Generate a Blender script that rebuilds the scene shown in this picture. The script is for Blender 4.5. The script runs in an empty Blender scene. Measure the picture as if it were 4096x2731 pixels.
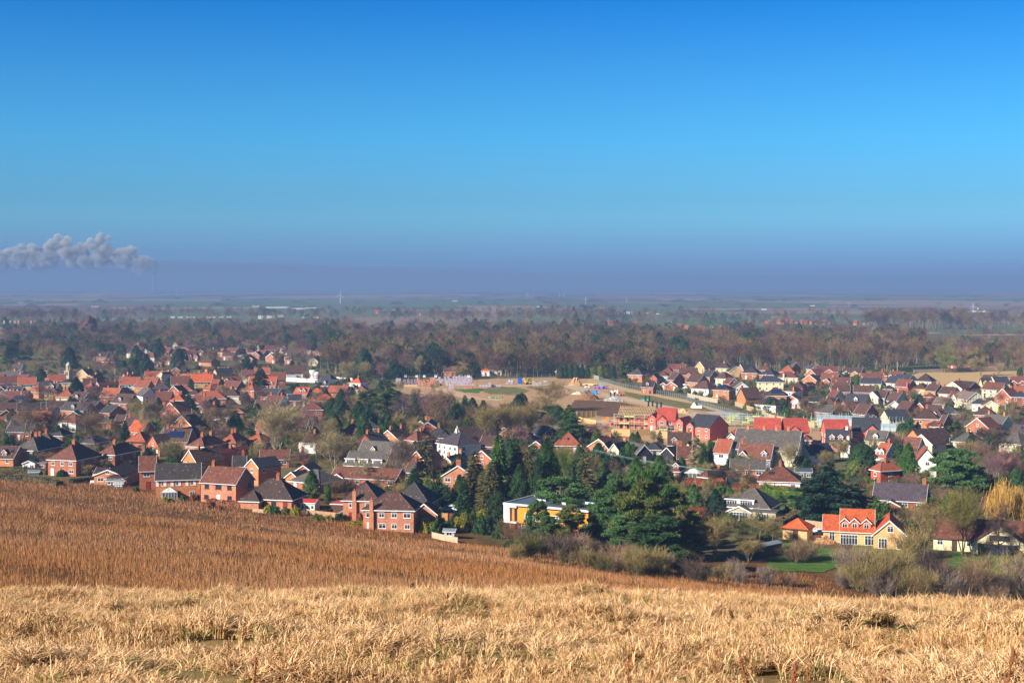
import bpy, bmesh, math, random
import numpy as np
from mathutils import Vector, noise as mnoise
R = math.radians
F = 5689.0; CX = 2048.0; HZ = 1136.0; CAMZ = 55.0      # photograph: focal length in px, centre column, horizon row, eye height over the plain
scene = bpy.context.scene

# ---------------------------------------------------------------- camera, sky, sun, exposure
cam_d = bpy.data.cameras.new('camera'); cam = bpy.data.objects.new('camera', cam_d)
scene.collection.objects.link(cam)
cam.location = (0, 0, CAMZ); cam.rotation_euler = (R(90), 0, 0)
cam_d.lens = 50; cam_d.sensor_width = 36; cam_d.shift_y = -(1365.5 - HZ) / 4096
cam_d.clip_end = 100000; cam_d.clip_start = 0.5
scene.camera = cam
SUN_EL, SUN_AZ = 27.0, 236.0      # azimuth measured clockwise from +Y: behind and to the left of the camera
sd = Vector((math.sin(R(SUN_AZ)) * math.cos(R(SUN_EL)), math.cos(R(SUN_AZ)) * math.cos(R(SUN_EL)), math.sin(R(SUN_EL))))
sun_d = bpy.data.lights.new('sun', 'SUN'); sun = bpy.data.objects.new('sun', sun_d)
scene.collection.objects.link(sun)
sun_d.energy = 5.0; sun_d.angle = R(0.5); sun_d.color = (1.0, 0.91, 0.78)
sun.rotation_euler = sd.to_track_quat('Z', 'Y').to_euler()
world = bpy.data.worlds.new('World'); scene.world = world; world.use_nodes = True
wt = world.node_tree; wn = wt.nodes; wl = wt.links
bg = wn['Background']
sky = wn.new('ShaderNodeTexSky'); sky.sky_type = 'NISHITA'; sky.sun_disc = False
sky.sun_elevation = R(SUN_EL); sky.sun_rotation = R(SUN_AZ); sky.altitude = 300
sky.air_density = 1.0; sky.dust_density = 0.2; sky.ozone_density = 3.0
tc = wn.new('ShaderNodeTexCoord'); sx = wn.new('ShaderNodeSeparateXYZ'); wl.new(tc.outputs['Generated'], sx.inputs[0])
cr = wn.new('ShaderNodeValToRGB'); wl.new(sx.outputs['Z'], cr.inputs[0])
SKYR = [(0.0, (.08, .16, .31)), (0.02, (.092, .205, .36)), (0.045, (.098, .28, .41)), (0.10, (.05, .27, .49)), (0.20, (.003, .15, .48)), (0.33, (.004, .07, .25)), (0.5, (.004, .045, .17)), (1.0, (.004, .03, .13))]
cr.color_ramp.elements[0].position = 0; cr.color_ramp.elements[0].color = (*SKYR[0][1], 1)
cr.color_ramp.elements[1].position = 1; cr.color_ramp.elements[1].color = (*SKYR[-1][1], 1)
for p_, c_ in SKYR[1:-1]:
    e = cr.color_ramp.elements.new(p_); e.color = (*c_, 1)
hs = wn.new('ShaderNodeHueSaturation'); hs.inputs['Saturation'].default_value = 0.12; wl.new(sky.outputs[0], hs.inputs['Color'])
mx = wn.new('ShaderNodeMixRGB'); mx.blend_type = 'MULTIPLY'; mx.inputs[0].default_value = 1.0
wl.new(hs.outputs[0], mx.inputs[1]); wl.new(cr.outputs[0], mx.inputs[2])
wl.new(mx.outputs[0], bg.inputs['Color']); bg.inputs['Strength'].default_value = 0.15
scene.view_settings.view_transform = 'Standard'; scene.view_settings.look = 'None'
scene.view_settings.exposure = 0.93; scene.view_settings.gamma = 1.0
scene.view_settings.use_curve_mapping = False
cy = scene.cycles
try:
    cy.max_bounces = 4; cy.diffuse_bounces = 2; cy.glossy_bounces = 2; cy.transmission_bounces = 2
    cy.transparent_max_bounces = 8; cy.volume_bounces = 0; cy.caustics_reflective = False; cy.caustics_refractive = False
except Exception: pass

# ---------------------------------------------------------------- terrain
EL_Y = {-1: np.array([-30, 0, 7, 18, 30, 50, 120, 200, 300, 405, 1e6]),
         0: np.array([-30, 0, 7, 18, 30, 50, 120, 200, 292, 330, 1e6]),
         1: np.array([-30, 0, 7, 18, 30, 50, 120, 200, 234, 270, 1e6])}
EL_D = {-1: np.array([-3.5, 1.55, 2.02, 4.0, 6.5, 14, 26, 35.5, 46, 55, 55.]),
         0: np.array([-3.5, 1.55, 2.02, 4.05, 6.64, 15, 27.5, 40, 54.3, 55, 55.]),
         1: np.array([-3.5, 1.55, 2.05, 4.2, 7.0, 16, 29, 47, 54, 55, 55.])}
def ground(x, y):
    """height of the land at x, y (numpy or floats)"""
    x = np.asarray(x, float); y = np.asarray(y, float)
    u = np.clip(x / np.maximum(y, 25.0), -0.36, 0.30)
    a = np.interp(y, EL_Y[-1], EL_D[-1]); b = np.interp(y, EL_Y[0], EL_D[0]); c = np.interp(y, EL_Y[1], EL_D[1])
    d = np.where(u < 0, b + (a - b) * (-u / 0.36), b + (c - b) * (u / 0.30))
    h = CAMZ - d
    k = np.clip((44 - y) / 14, 0, 1) * np.clip((y + 5) / 8, 0, 1)
    h = h + k * (0.06 * np.sin(x * 1.1 + 2 * np.sin(y * .6)) * np.sin(y * 0.9 + 1.3) + 0.05 * np.sin(x * 2.3 + y * .7) * np.sin(y * 1.9 - x * .6) + 0.05 * np.sin(x * .35 + 1) )
    return h
def unproj(px, py, h=0.0):
    """point of the land (raised by h) that is seen in the photograph's pixel px, py: x, y, land height"""
    u = (px - CX) / F; v = (py - HZ) / F
    lo = 8.0
    ys = np.geomspace(45, 60000, 3000)
    g = ground(u * ys, ys) + h
    ray = CAMZ - v * ys
    below = np.nonzero(ray <= g)[0]
    if len(below) == 0: return u * 30000, 30000., 0.0
    i = max(below[0], 1)
    y0, y1 = ys[i - 1], ys[i]
    for _ in range(30):
        m = (y0 + y1) / 2
        if CAMZ - v * m <= float(ground(u * m, m)) + h: y1 = m
        else: y0 = m
    return u * y1, y1, float(ground(u * y1, y1))
def proj(x, y, z): return CX + F * x / y, HZ + F * (CAMZ - z) / y

# ---------------------------------------------------------------- materials
MATS = {}
def nodes_of(name):
    m = bpy.data.materials.new(name); m.use_nodes = True
    nt = m.node_tree; return m, nt, nt.nodes, nt.links, nt.nodes['Principled BSDF']
def N(nt, t, **kw):
    n = nt.nodes.new(t)
    for k, v in kw.items():
        if k in n.inputs.keys() if hasattr(n.inputs, 'keys') else False: n.inputs[k].default_value = v
        else: setattr(n, k, v)
    return n
def mat_plain(name, col, rough=0.85, metal=0.0, var=0.0, scale=1.0, spec=0.2, objcol=False, rand=0.0, bump=0.0, detail=5, translucent=0):
    """principled surface; var = noise variation of the colour, objcol = multiplied by the object's own colour, rand = per-object brightness variation"""
    if name in MATS: return MATS[name]
    m, nt, n, l, b = nodes_of(name)
    b.inputs['Roughness'].default_value = rough; b.inputs['Metallic'].default_value = metal
    b.inputs['Specular IOR Level'].default_value = spec
    b.inputs['Base Color'].default_value = (*col, 1)
    src = None
    if objcol or rand:
        oi = n.new('ShaderNodeObjectInfo')
    rgb = n.new('ShaderNodeRGB'); rgb.outputs[0].default_value = (*col, 1); src = rgb.outputs[0]
    if objcol:
        mm = n.new('ShaderNodeMixRGB'); mm.blend_type = 'MULTIPLY'; mm.inputs[0].default_value = 1
        l.new(src, mm.inputs[1]); l.new(oi.outputs['Color'], mm.inputs[2]); src = mm.outputs[0]
    if var:
        t = n.new('ShaderNodeTexCoord'); nz = n.new('ShaderNodeTexNoise'); nz.inputs['Scale'].default_value = scale; nz.inputs['Detail'].default_value = detail
        l.new(t.outputs['Object'], nz.inputs['Vector'])
        mr = n.new('ShaderNodeMapRange'); mr.inputs[1].default_value = .3; mr.inputs[2].default_value = .7
        mr.inputs[3].default_value = 1 - var; mr.inputs[4].default_value = 1 + var
        l.new(nz.outputs['Fac'], mr.inputs[0])
        vm = n.new('ShaderNodeVectorMath'); vm.operation = 'SCALE'; l.new(src, vm.inputs[0]); l.new(mr.outputs[0], vm.inputs['Scale']); src = vm.outputs[0]
        if bump:
            bp = n.new('ShaderNodeBump'); bp.inputs['Strength'].default_value = bump; l.new(nz.outputs['Fac'], bp.inputs['Height']); l.new(bp.outputs[0], b.inputs['Normal'])
    if rand:
        mr = n.new('ShaderNodeMapRange'); mr.inputs[3].default_value = 1 - rand; mr.inputs[4].default_value = 1 + rand
        l.new(oi.outputs['Random'], mr.inputs[0])
        vm = n.new('ShaderNodeVectorMath'); vm.operation = 'SCALE'; l.new(src, vm.inputs[0]); l.new(mr.outputs[0], vm.inputs['Scale']); src = vm.outputs[0]
    l.new(src, b.inputs['Base Color'])
    MATS[name] = m; return m

def mat_masonry():
    """brick or render in the object's own colour: courses with pale joints, soot and damp patches"""
    m, nt, n, l, b = nodes_of('masonry')
    oi = n.new('ShaderNodeObjectInfo'); t = n.new('ShaderNodeTexCoord'); s = n.new('ShaderNodeSeparateXYZ'); l.new(t.outputs['Object'], s.inputs[0])
    ad = n.new('ShaderNodeMath'); ad.operation = 'ADD'; l.new(s.outputs[0], ad.inputs[0]); l.new(s.outputs[1], ad.inputs[1])
    c = n.new('ShaderNodeCombineXYZ'); l.new(ad.outputs[0], c.inputs[0]); l.new(s.outputs[2], c.inputs[1])
    br = n.new('ShaderNodeTexBrick'); l.new(c.outputs[0], br.inputs['Vector'])
    br.inputs['Scale'].default_value = 1.0; br.inputs['Brick Width'].default_value = 0.45; br.inputs['Row Height'].default_value = 0.15
    br.inputs['Mortar Size'].default_value = 0.012
    br.inputs['Color1'].default_value = (.78, .78, .78, 1); br.inputs['Color2'].default_value = (1.28, 1.2, 1.15, 1); br.inputs['Mortar'].default_value = (1.15, 1.25, 1.4, 1)
    nz = n.new('ShaderNodeTexNoise'); nz.inputs['Scale'].default_value = 0.6; nz.inputs['Detail'].default_value = 6; l.new(t.outputs['Object'], nz.inputs['Vector'])
    mr = n.new('ShaderNodeMapRange'); mr.inputs[1].default_value = .3; mr.inputs[2].default_value = .75; mr.inputs[3].default_value = .8; mr.inputs[4].default_value = 1.15; l.new(nz.outputs['Fac'], mr.inputs[0])
    # alpha of the object colour says how much brick pattern shows (1 brick, 0 smooth render)
    mb = n.new('ShaderNodeMixRGB'); mb.inputs[1].default_value = (1, 1, 1, 1); l.new(oi.outputs['Alpha'], mb.inputs[0]); l.new(br.outputs['Color'], mb.inputs[2])
    m1 = n.new('ShaderNodeMixRGB'); m1.blend_type = 'MULTIPLY'; m1.inputs[0].default_value = 1; l.new(oi.outputs['Color'], m1.inputs[1]); l.new(mb.outputs[0], m1.inputs[2])
    v = n.new('ShaderNodeVectorMath'); v.operation = 'SCALE'; l.new(m1.outputs[0], v.inputs[0]); l.new(mr.outputs[0], v.inputs['Scale'])
    l.new(v.outputs[0], b.inputs['Base Color']); b.inputs['Roughness'].default_value = .9; b.inputs['Specular IOR Level'].default_value = .15
    MATS['masonry'] = m
def mat_tiles():
    """roof tiles in the object's own colour: courses, odd tiles, lichen"""
    m, nt, n, l, b = nodes_of('roof_tiles')
    oi = n.new('ShaderNodeObjectInfo'); t = n.new('ShaderNodeTexCoord'); s = n.new('ShaderNodeSeparateXYZ'); l.new(t.outputs['Object'], s.inputs[0])
    ad = n.new('ShaderNodeMath'); ad.operation = 'ADD'; l.new(s.outputs[0], ad.inputs[0]); l.new(s.outputs[1], ad.inputs[1])
    c = n.new('ShaderNodeCombineXYZ'); l.new(ad.outputs[0], c.inputs[0]); l.new(s.outputs[2], c.inputs[1])
    br = n.new('ShaderNodeTexBrick'); l.new(c.outputs[0], br.inputs['Vector'])
    br.inputs['Brick Width'].default_value = 0.34; br.inputs['Row Height'].default_value = 0.21; br.inputs['Mortar Size'].default_value = 0.035; br.inputs['Scale'].default_value = 1
    br.inputs['Color1'].default_value = (.72, .74, .78, 1); br.inputs['Color2'].default_value = (1.3, 1.25, 1.2, 1); br.inputs['Mortar'].default_value = (.42, .4, .4, 1)
    nz = n.new('ShaderNodeTexNoise'); nz.inputs['Scale'].default_value = 0.9; nz.inputs['Detail'].default_value = 8; nz.inputs['Roughness'].default_value = .7; l.new(t.outputs['Object'], nz.inputs['Vector'])
    mr = n.new('ShaderNodeMapRange'); mr.inputs[1].default_value = .3; mr.inputs[2].default_value = .72; mr.inputs[3].default_value = .72; mr.inputs[4].default_value = 1.3; l.new(nz.outputs['Fac'], mr.inputs[0])
    m1 = n.new('ShaderNodeMixRGB'); m1.blend_type = 'MULTIPLY'; m1.inputs[0].default_value = 1; l.new(oi.outputs['Color'], m1.inputs[1]); l.new(br.outputs['Color'], m1.inputs[2])
    v = n.new('ShaderNodeVectorMath'); v.operation = 'SCALE'; l.new(m1.outputs[0], v.inputs[0]); l.new(mr.outputs[0], v.inputs['Scale'])
    vo = n.new('ShaderNodeTexVoronoi'); vo.inputs['Scale'].default_value = 1.1; l.new(t.outputs['Object'], vo.inputs['Vector'])
    lt = n.new('ShaderNodeMath'); lt.operation = 'LESS_THAN'; lt.inputs[1].default_value = .13; l.new(vo.outputs['Distance'], lt.inputs[0])
    al = n.new('ShaderNodeMath'); al.operation = 'MULTIPLY'; l.new(lt.outputs[0], al.inputs[0]); l.new(oi.outputs['Alpha'], al.inputs[1])
    m2 = n.new('ShaderNodeMixRGB'); m2.inputs[2].default_value = (.33, .31, .25, 1); l.new(al.outputs[0], m2.inputs[0]); l.new(v.outputs[0], m2.inputs[1])
    l.new(m2.outputs[0], b.inputs['Base Color']); b.inputs['Roughness'].default_value = .75; b.inputs['Specular IOR Level'].default_value = .25
    MATS['roof_tiles'] = m
mat_masonry(); mat_tiles()
WHITE = mat_plain('white_paint', (.80, .80, .78), .5, var=.06, scale=2)
GLASS = mat_plain('window_glass', (.02, .03, .05), .08, spec=.6)
TRIM = mat_plain('painted_trim', (1, 1, 1), .55, objcol=True)
PAINT = mat_plain('coloured_paint', (1, 1, 1), .45, objcol=True, var=.08, scale=1.5)
WOODC = mat_plain('timber', (1, 1, 1), .8, objcol=True, var=.25, scale=3)
DARK = mat_plain('dark_rubber', (.02, .02, .02), .7)
METAL = mat_plain('galvanised_steel', (.35, .42, .45), .5, metal=.3)
BARK = mat_plain('bark', (1, 1, 1), .9, objcol=True, var=.3, scale=2, rand=.1)
TWIG = mat_plain('twigs', (1, 1, 1), .9, objcol=True, var=.4, scale=.5, rand=.12, spec=.05)
LEAF = mat_plain('evergreen_foliage', (1, 1, 1), .7, objcol=True, var=.5, scale=.7, rand=.15, spec=.15)

# ---------------------------------------------------------------- mesh helpers
def link(o): scene.collection.objects.link(o); return o
def empty(name, loc=(0, 0, 0), rz=0.0):
    o = bpy.data.objects.new(name, None); o.empty_display_size = .5; link(o); o.location = loc; o.rotation_euler = (0, 0, rz); return o
def mesh_np(name, V, Fc, mats, matidx=None, smooth=False):
    """mesh from numpy: V (n,3), Fc (m,k) with one k"""
    me = bpy.data.meshes.new(name); V = np.asarray(V, np.float32); Fc = np.asarray(Fc, np.int32)
    m, k = Fc.shape
    me.vertices.add(len(V)); me.vertices.foreach_set('co', V.ravel())
    me.loops.add(m * k); me.loops.foreach_set('vertex_index', Fc.ravel())
    me.polygons.add(m); me.polygons.foreach_set('loop_start', np.arange(0, m * k, k, dtype=np.int32))
    try: me.polygons.foreach_set('loop_total', np.full(m, k, np.int32))
    except Exception: pass
    if matidx is not None: me.polygons.foreach_set('material_index', np.asarray(matidx, np.int32))
    if smooth: me.polygons.foreach_set('use_smooth', np.ones(m, bool))
    for q in mats: me.materials.append(q)
    me.update(calc_edges=True); return me
class MB:
    """collects faces of one mesh; build() links it as ONE object"""
    def __init__(s): s.v = []; s.f = []; s.m = []
    def poly(s, pts, m=0):
        i = len(s.v); s.v += [tuple(p) for p in pts]; s.f.append(tuple(range(i, i + len(pts)))); s.m.append(m)
    def box(s, x0, x1, y0, y1, z0, z1, m=0):
        i = len(s.v); s.v += [(x0, y0, z0), (x1, y0, z0), (x1, y1, z0), (x0, y1, z0), (x0, y0, z1), (x1, y0, z1), (x1, y1, z1), (x0, y1, z1)]
        for q in ((0, 3, 2, 1), (4, 5, 6, 7), (0, 1, 5, 4), (1, 2, 6, 5), (2, 3, 7, 6), (3, 0, 4, 7)): s.f.append(tuple(i + k for k in q)); s.m.append(m)
    def extr(s, prof, x0, x1, axis='x', m=0):
        """closed profile (a, z) swept along x (a is y) or along y (a is x)"""
        i = len(s.v); n = len(prof)
        for xx in (x0, x1):
            for a, z in prof: s.v.append((xx, a, z) if axis == 'x' else (a, xx, z))
        for k in range(n): s.f.append((i + k, i + (k + 1) % n, i + n + (k + 1) % n, i + n + k)); s.m.append(m)
        return i, n
    def tube(s, pts, rs, seg=6, m=0, cap=True):
        base = len(s.v); up = Vector((0, 0, 1)); n = len(pts)
        for k in range(n):
            a = Vector(pts[max(k - 1, 0)]); b = Vector(pts[min(k + 1, n - 1)]); d = (b - a).normalized()
            sd_ = d.cross(up if abs(d.z) < .95 else Vector((1, 0, 0))).normalized(); t_ = sd_.cross(d)
            r = rs[k] if hasattr(rs, '__len__') else rs
            for q in range(seg):
                an = 2 * math.pi * q / seg; p = Vector(pts[k]) + (sd_ * math.cos(an) + t_ * math.sin(an)) * r; s.v.append(tuple(p))
        for k in range(n - 1):
            for q in range(seg):
                a = base + k * seg + q; b = base + k * seg + (q + 1) % seg
                s.f.append((a, b, b + seg, a + seg)); s.m.append(m)
        if cap:
            s.f.append(tuple(base + q for q in reversed(range(seg)))); s.m.append(m)
            s.f.append(tuple(base + (n - 1) * seg + q for q in range(seg))); s.m.append(m)
    def mesh(s, name, mats):
        me = bpy.data.meshes.new(name); me.from_pydata(s.v, [], s.f)
        for q in (mats if isinstance(mats, (list, tuple)) else [mats]): me.materials.append(q)
        me.polygons.foreach_set('material_index', s.m); me.update(); return me
    def build(s, name, mats, parent=None, color=None, loc=None, rz=0):
        return obj(name, s.mesh(name, mats), parent, color, loc, rz)
def obj(name, me, parent=None, color=None, loc=None, rz=0):
    o = bpy.data.objects.new(name, me); link(o)
    if parent is not None: o.parent = parent
    if color is not None: o.color = tuple(color) if len(color) == 4 else (*color, 1)
    if loc is not None: o.location = loc
    if rz: o.rotation_euler = (0, 0, rz)
    return o
THINGS = []      # things whose label is completed at the end with what stands nearest: (object, description, photo x, photo y)
def thing(o, label, cat, group=None, auto=None):
    o['label'] = label; o['category'] = cat
    if group: o['group'] = group
    if auto: THINGS.append((o, label, auto[0], auto[1]))
    return o
def structure(o): o['kind'] = 'structure'; return o

# ---------------------------------------------------------------- the land
def smooth_noise(x, y, s, seed=0):
    return np.sin(x / s + seed) * np.sin(y / s * 1.3 + seed * 2) + .5 * np.sin(x / s * 2.3 + y / s * 1.7 + seed)
def build_ground():
    ys = np.concatenate([np.linspace(-40, 4, 12), np.linspace(5, 50, 110), np.linspace(52, 480, 120), np.geomspace(500, 24000, 60)])
    t = np.linspace(-1, 1, 241)
    Y, T = np.meshgrid(ys, t, indexing='ij'); X = T * (0.62 * np.maximum(Y, 0) + 30)
    Z = ground(X, Y)
    V = np.stack([X, Y, Z], -1).reshape(-1, 3); n, m = Y.shape
    i = (np.arange(n - 1)[:, None] * m + np.arange(m - 1)[None]).ravel()
    Fc = np.stack([i, i + 1, i + m + 1, i + m], 1)
    mt, nt, nd, l, b = nodes_of('land')
    g = nd.new('ShaderNodeNewGeometry'); s = nd.new('ShaderNodeSeparateXYZ'); l.new(g.outputs['Position'], s.inputs[0])
    def ramp(src, stops, interp='LINEAR'):
        r = nd.new('ShaderNodeValToRGB'); r.color_ramp.interpolation = interp
        r.color_ramp.elements[0].position = stops[0][0]; r.color_ramp.elements[0].color = (*stops[0][1], 1)
        r.color_ramp.elements[1].position = stops[-1][0]; r.color_ramp.elements[1].color = (*stops[-1][1], 1)
        for p, c in stops[1:-1]:
            e = r.color_ramp.elements.new(p); e.color = (*c, 1)
        l.new(src, r.inputs[0]); return r.outputs[0]
    def noise(sc, det=6, vec=None):
        z = nd.new('ShaderNodeTexNoise'); z.inputs['Scale'].default_value = sc; z.inputs['Detail'].default_value = det; l.new(vec or g.outputs['Position'], z.inputs['Vector']); return z.outputs['Fac']
    def step(a, b_):
        mr = nd.new('ShaderNodeMapRange'); mr.inputs[1].default_value = a; mr.inputs[2].default_value = b_; l.new(s.outputs[1], mr.inputs[0]); return mr.outputs[0]
    def mix(f, a, c):
        q = nd.new('ShaderNodeMixRGB'); l.new(f, q.inputs[0]); l.new(a, q.inputs[1]); l.new(c, q.inputs[2]); return q.outputs[0]
    near = ramp(noise(1.3), [(.3, (.10, .075, .03)), (.5, (.30, .20, .09)), (.7, (.10, .12, .03))])
    copp = ramp(noise(.35), [(.3, (.10, .045, .015)), (.7, (.20, .10, .035))])
    town = ramp(noise(.12, 10), [(.32, (.06, .07, .025)), (.45, (.12, .12, .045)), (.55, (.17, .13, .07)), (.7, (.07, .14, .025))])
    mp = nd.new('ShaderNodeMapping'); mp.inputs['Scale'].default_value = (1 / 420., 1 / 900., 1); l.new(g.outputs['Position'], mp.inputs[0])
    vo = nd.new('ShaderNodeTexVoronoi'); vo.inputs['Scale'].default_value = 1.0; l.new(mp.outputs[0], vo.inputs['Vector'])
    far = ramp(vo.outputs['Color'], [(.0, (.13, .16, .08)), (.3, (.24, .18, .12)), (.45, (.10, .15, .07)), (.6, (.30, .23, .15)), (.75, (.16, .12, .09)), (1., (.09, .14, .06))], 'CONSTANT')
    c1 = mix(step(40, 52), near, copp)
    # beyond the coppice foot (z about 0) the town
    mr = nd.new('ShaderNodeMapRange'); mr.inputs[1].default_value = .2; mr.inputs[2].default_value = 1.6; l.new(s.outputs[2], mr.inputs[0])
    c2 = mix(mr.outputs[0], town, c1)
    c3 = mix(step(1500, 1800), c2, far)
    l.new(c3, b.inputs['Base Color']); b.inputs['Roughness'].default_value = .95; b.inputs['Specular IOR Level'].default_value = .05
    structure(obj('ground', mesh_np('ground', V, Fc, [mt], smooth=True)))
build_ground()
def sheet(name, px, mat, h=0.05, kind='structure', world=False, color=None, label=None, cat=None):
    """flat patch lying h above the plain; corners given as photograph pixels"""
    mb = MB(); pts = []; rj = random.Random(int(px[0][0]) + len(px))
    if name in ('dark_earth', 'verge', 'site_grass_slope', 'dry_bank', 'green_bank', 'site_ground', 'dry_grass_field', 'lawn') and not world:
        q_ = []; k_ = 1.3 if name == 'lawn' else 1.
        for i_ in range(len(px)):
            a, b = px[i_], px[(i_ + 1) % len(px)]; q_.append(a)
            for t_ in (.17, .33, .5, .67, .83): q_.append((a[0] + (b[0] - a[0]) * t_ + rj.uniform(-5, 5) * k_, a[1] + (b[1] - a[1]) * t_ + rj.uniform(-1.6, 1.6) * (2.5 if name == 'dark_earth' else 1) * k_))
        px = q_
    for a in px:
        x, y, z = unproj(*a) if not world else (a[0], a[1], 0)
        pts.append((x, y, h))
    mb.poly(pts)
    o = mb.build(name, mat, color=color)
    bm = bmesh.new(); bm.from_mesh(o.data); bmesh.ops.triangulate(bm, faces=bm.faces); 
    for f in bm.faces:
        if f.normal.z < 0: f.normal_flip()
    if name in ('lawn', 'patio', 'earth_bank'):
        bmesh.ops.subdivide_edges(bm, edges=bm.edges[:], cuts=7, use_grid_fill=True)
        for v in bm.verts: v.co.z = float(ground(v.co.x, v.co.y)) + h + .06
    bm.to_mesh(o.data); bm.free()
    structure(o); return o
# ---------------------------------------------------------------- houses
COL = dict(brick=(.41, .145, .08), orange=(.50, .205, .085), dark=(.26, .085, .05), red=(.44, .105, .06), pinkred=(.50, .16, .11), buff=(.60, .38, .17), mixed=(.47, .205, .12),
           cream=(.74, .64, .40), white=(.80, .78, .70), grey=(.34, .35, .38), yellow=(.76, .62, .27), black=(.035, .035, .045), pink=(.70, .32, .28), bluewhite=(.62, .68, .74), stone=(.45, .40, .30), tudor=(.76, .70, .50))
RCOL = dict(brown=(.115, .06, .048), redbrown=(.20, .075, .05), redtile=(.42, .12, .06), newred=(.50, .085, .06), orange=(.62, .13, .045), slate=(.055, .058, .075), purple=(.095, .075, .095),
            grey=(.125, .11, .10), darkgrey=(.075, .065, .065), darkbrown=(.075, .048, .042), lightbrown=(.22, .165, .13))
WWORD = dict(brick='red brick', orange='orange brick', dark='dark brick', red='red brick', pinkred='new pinkish brick', buff='buff brick', mixed='mottled brick', cream='cream rendered', white='white rendered', grey='grey stone',
             yellow='yellow rendered', black='black weatherboarded', pink='pink rendered', bluewhite='pale blue-white', stone='stone', tudor='half-timbered white')
RWORD = dict(brown='brown', redbrown='red-brown', redtile='red tiled', newred='bright red', orange='orange-red', slate='slate', purple='purple slate', grey='grey', darkgrey='dark grey', darkbrown='dark brown', lightbrown='light brown')
_win = {}
def win_mesh(w, h, kind='w'):
    """window frame (mesh 0) and its panes (mesh 1), facing -Y"""
    key = (round(w, 1), round(h, 1), kind)
    if key in _win: return _win[key]
    w, h = key[0], key[1]
    f = MB(); t = .09
    f.box(-w/2, w/2, -.05, .02, 0, t); f.box(-w/2, w/2, -.05, .02, h - t, h); f.box(-w/2, -w/2 + t, -.05, .02, t, h - t); f.box(w/2 - t, w/2, -.05, .02, t, h - t)
    n = max(1, int(round(w / .65)))
    for k in range(1, n): x = -w/2 + w * k / n; f.box(x - .035, x + .035, -.04, .02, t, h - t)
    if kind == 'w' and h > .9: f.box(-w/2 + t, w/2 - t, -.035, .02, h * .68, h * .68 + .05)
    f.box(-w/2 - .08, w/2 + .08, -.12, 0, -.07, 0)
    p = MB(); p.box(-w/2 + .04, w/2 - .04, -.012, .01, .04, h - .04)
    col = {'w': WHITE, 'b': MATS.setdefault('brown_frame', mat_plain('brown_frame', (.12, .04, .025), .5)), 'd': WHITE}[kind if kind in 'wbd' else 'w']
    _win[key] = (f.mesh('window_frame', col), p.mesh('window_pane', GLASS)); return _win[key]
def add_window(root, loc, rz, w, h, kind='w', near=True, name='window'):
    fm, pm = win_mesh(w, h, kind)
    o = obj(name, fm, root, loc=loc, rz=rz)
    obj('pane', pm, o)
    return o
def chev(mb, c, d, zb, tan, ov, t, a0, a1, axis, m=0, dz=0):
    """two roof slopes as one solid; c centre of span, d span, zb eave height at the wall"""
    z0 = zb - ov * tan + dz; zr = zb + d / 2 * tan + dz
    prof = [(c - d/2 - ov, z0), (c, zr), (c + d/2 + ov, z0), (c + d/2 + ov, z0 + t), (c, zr + t * 1.15), (c - d/2 - ov, z0 + t)]
    i, n = mb.extr(prof, a0, a1, axis, m)
    for q in (i, i + n):
        mb.f.append((q, q + 1, q + 4, q + 5)); mb.m.append(m); mb.f.append((q + 1, q + 2, q + 3, q + 4)); mb.m.append(m)
class House:
    def __init__(s, name): s.wall = MB(); s.roof = MB(); s.barge = MB(); s.name = name; s.trims = []
    def trim(s, nm='bargeboard'):
        m = MB(); s.trims.append((nm, m)); return m
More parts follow.
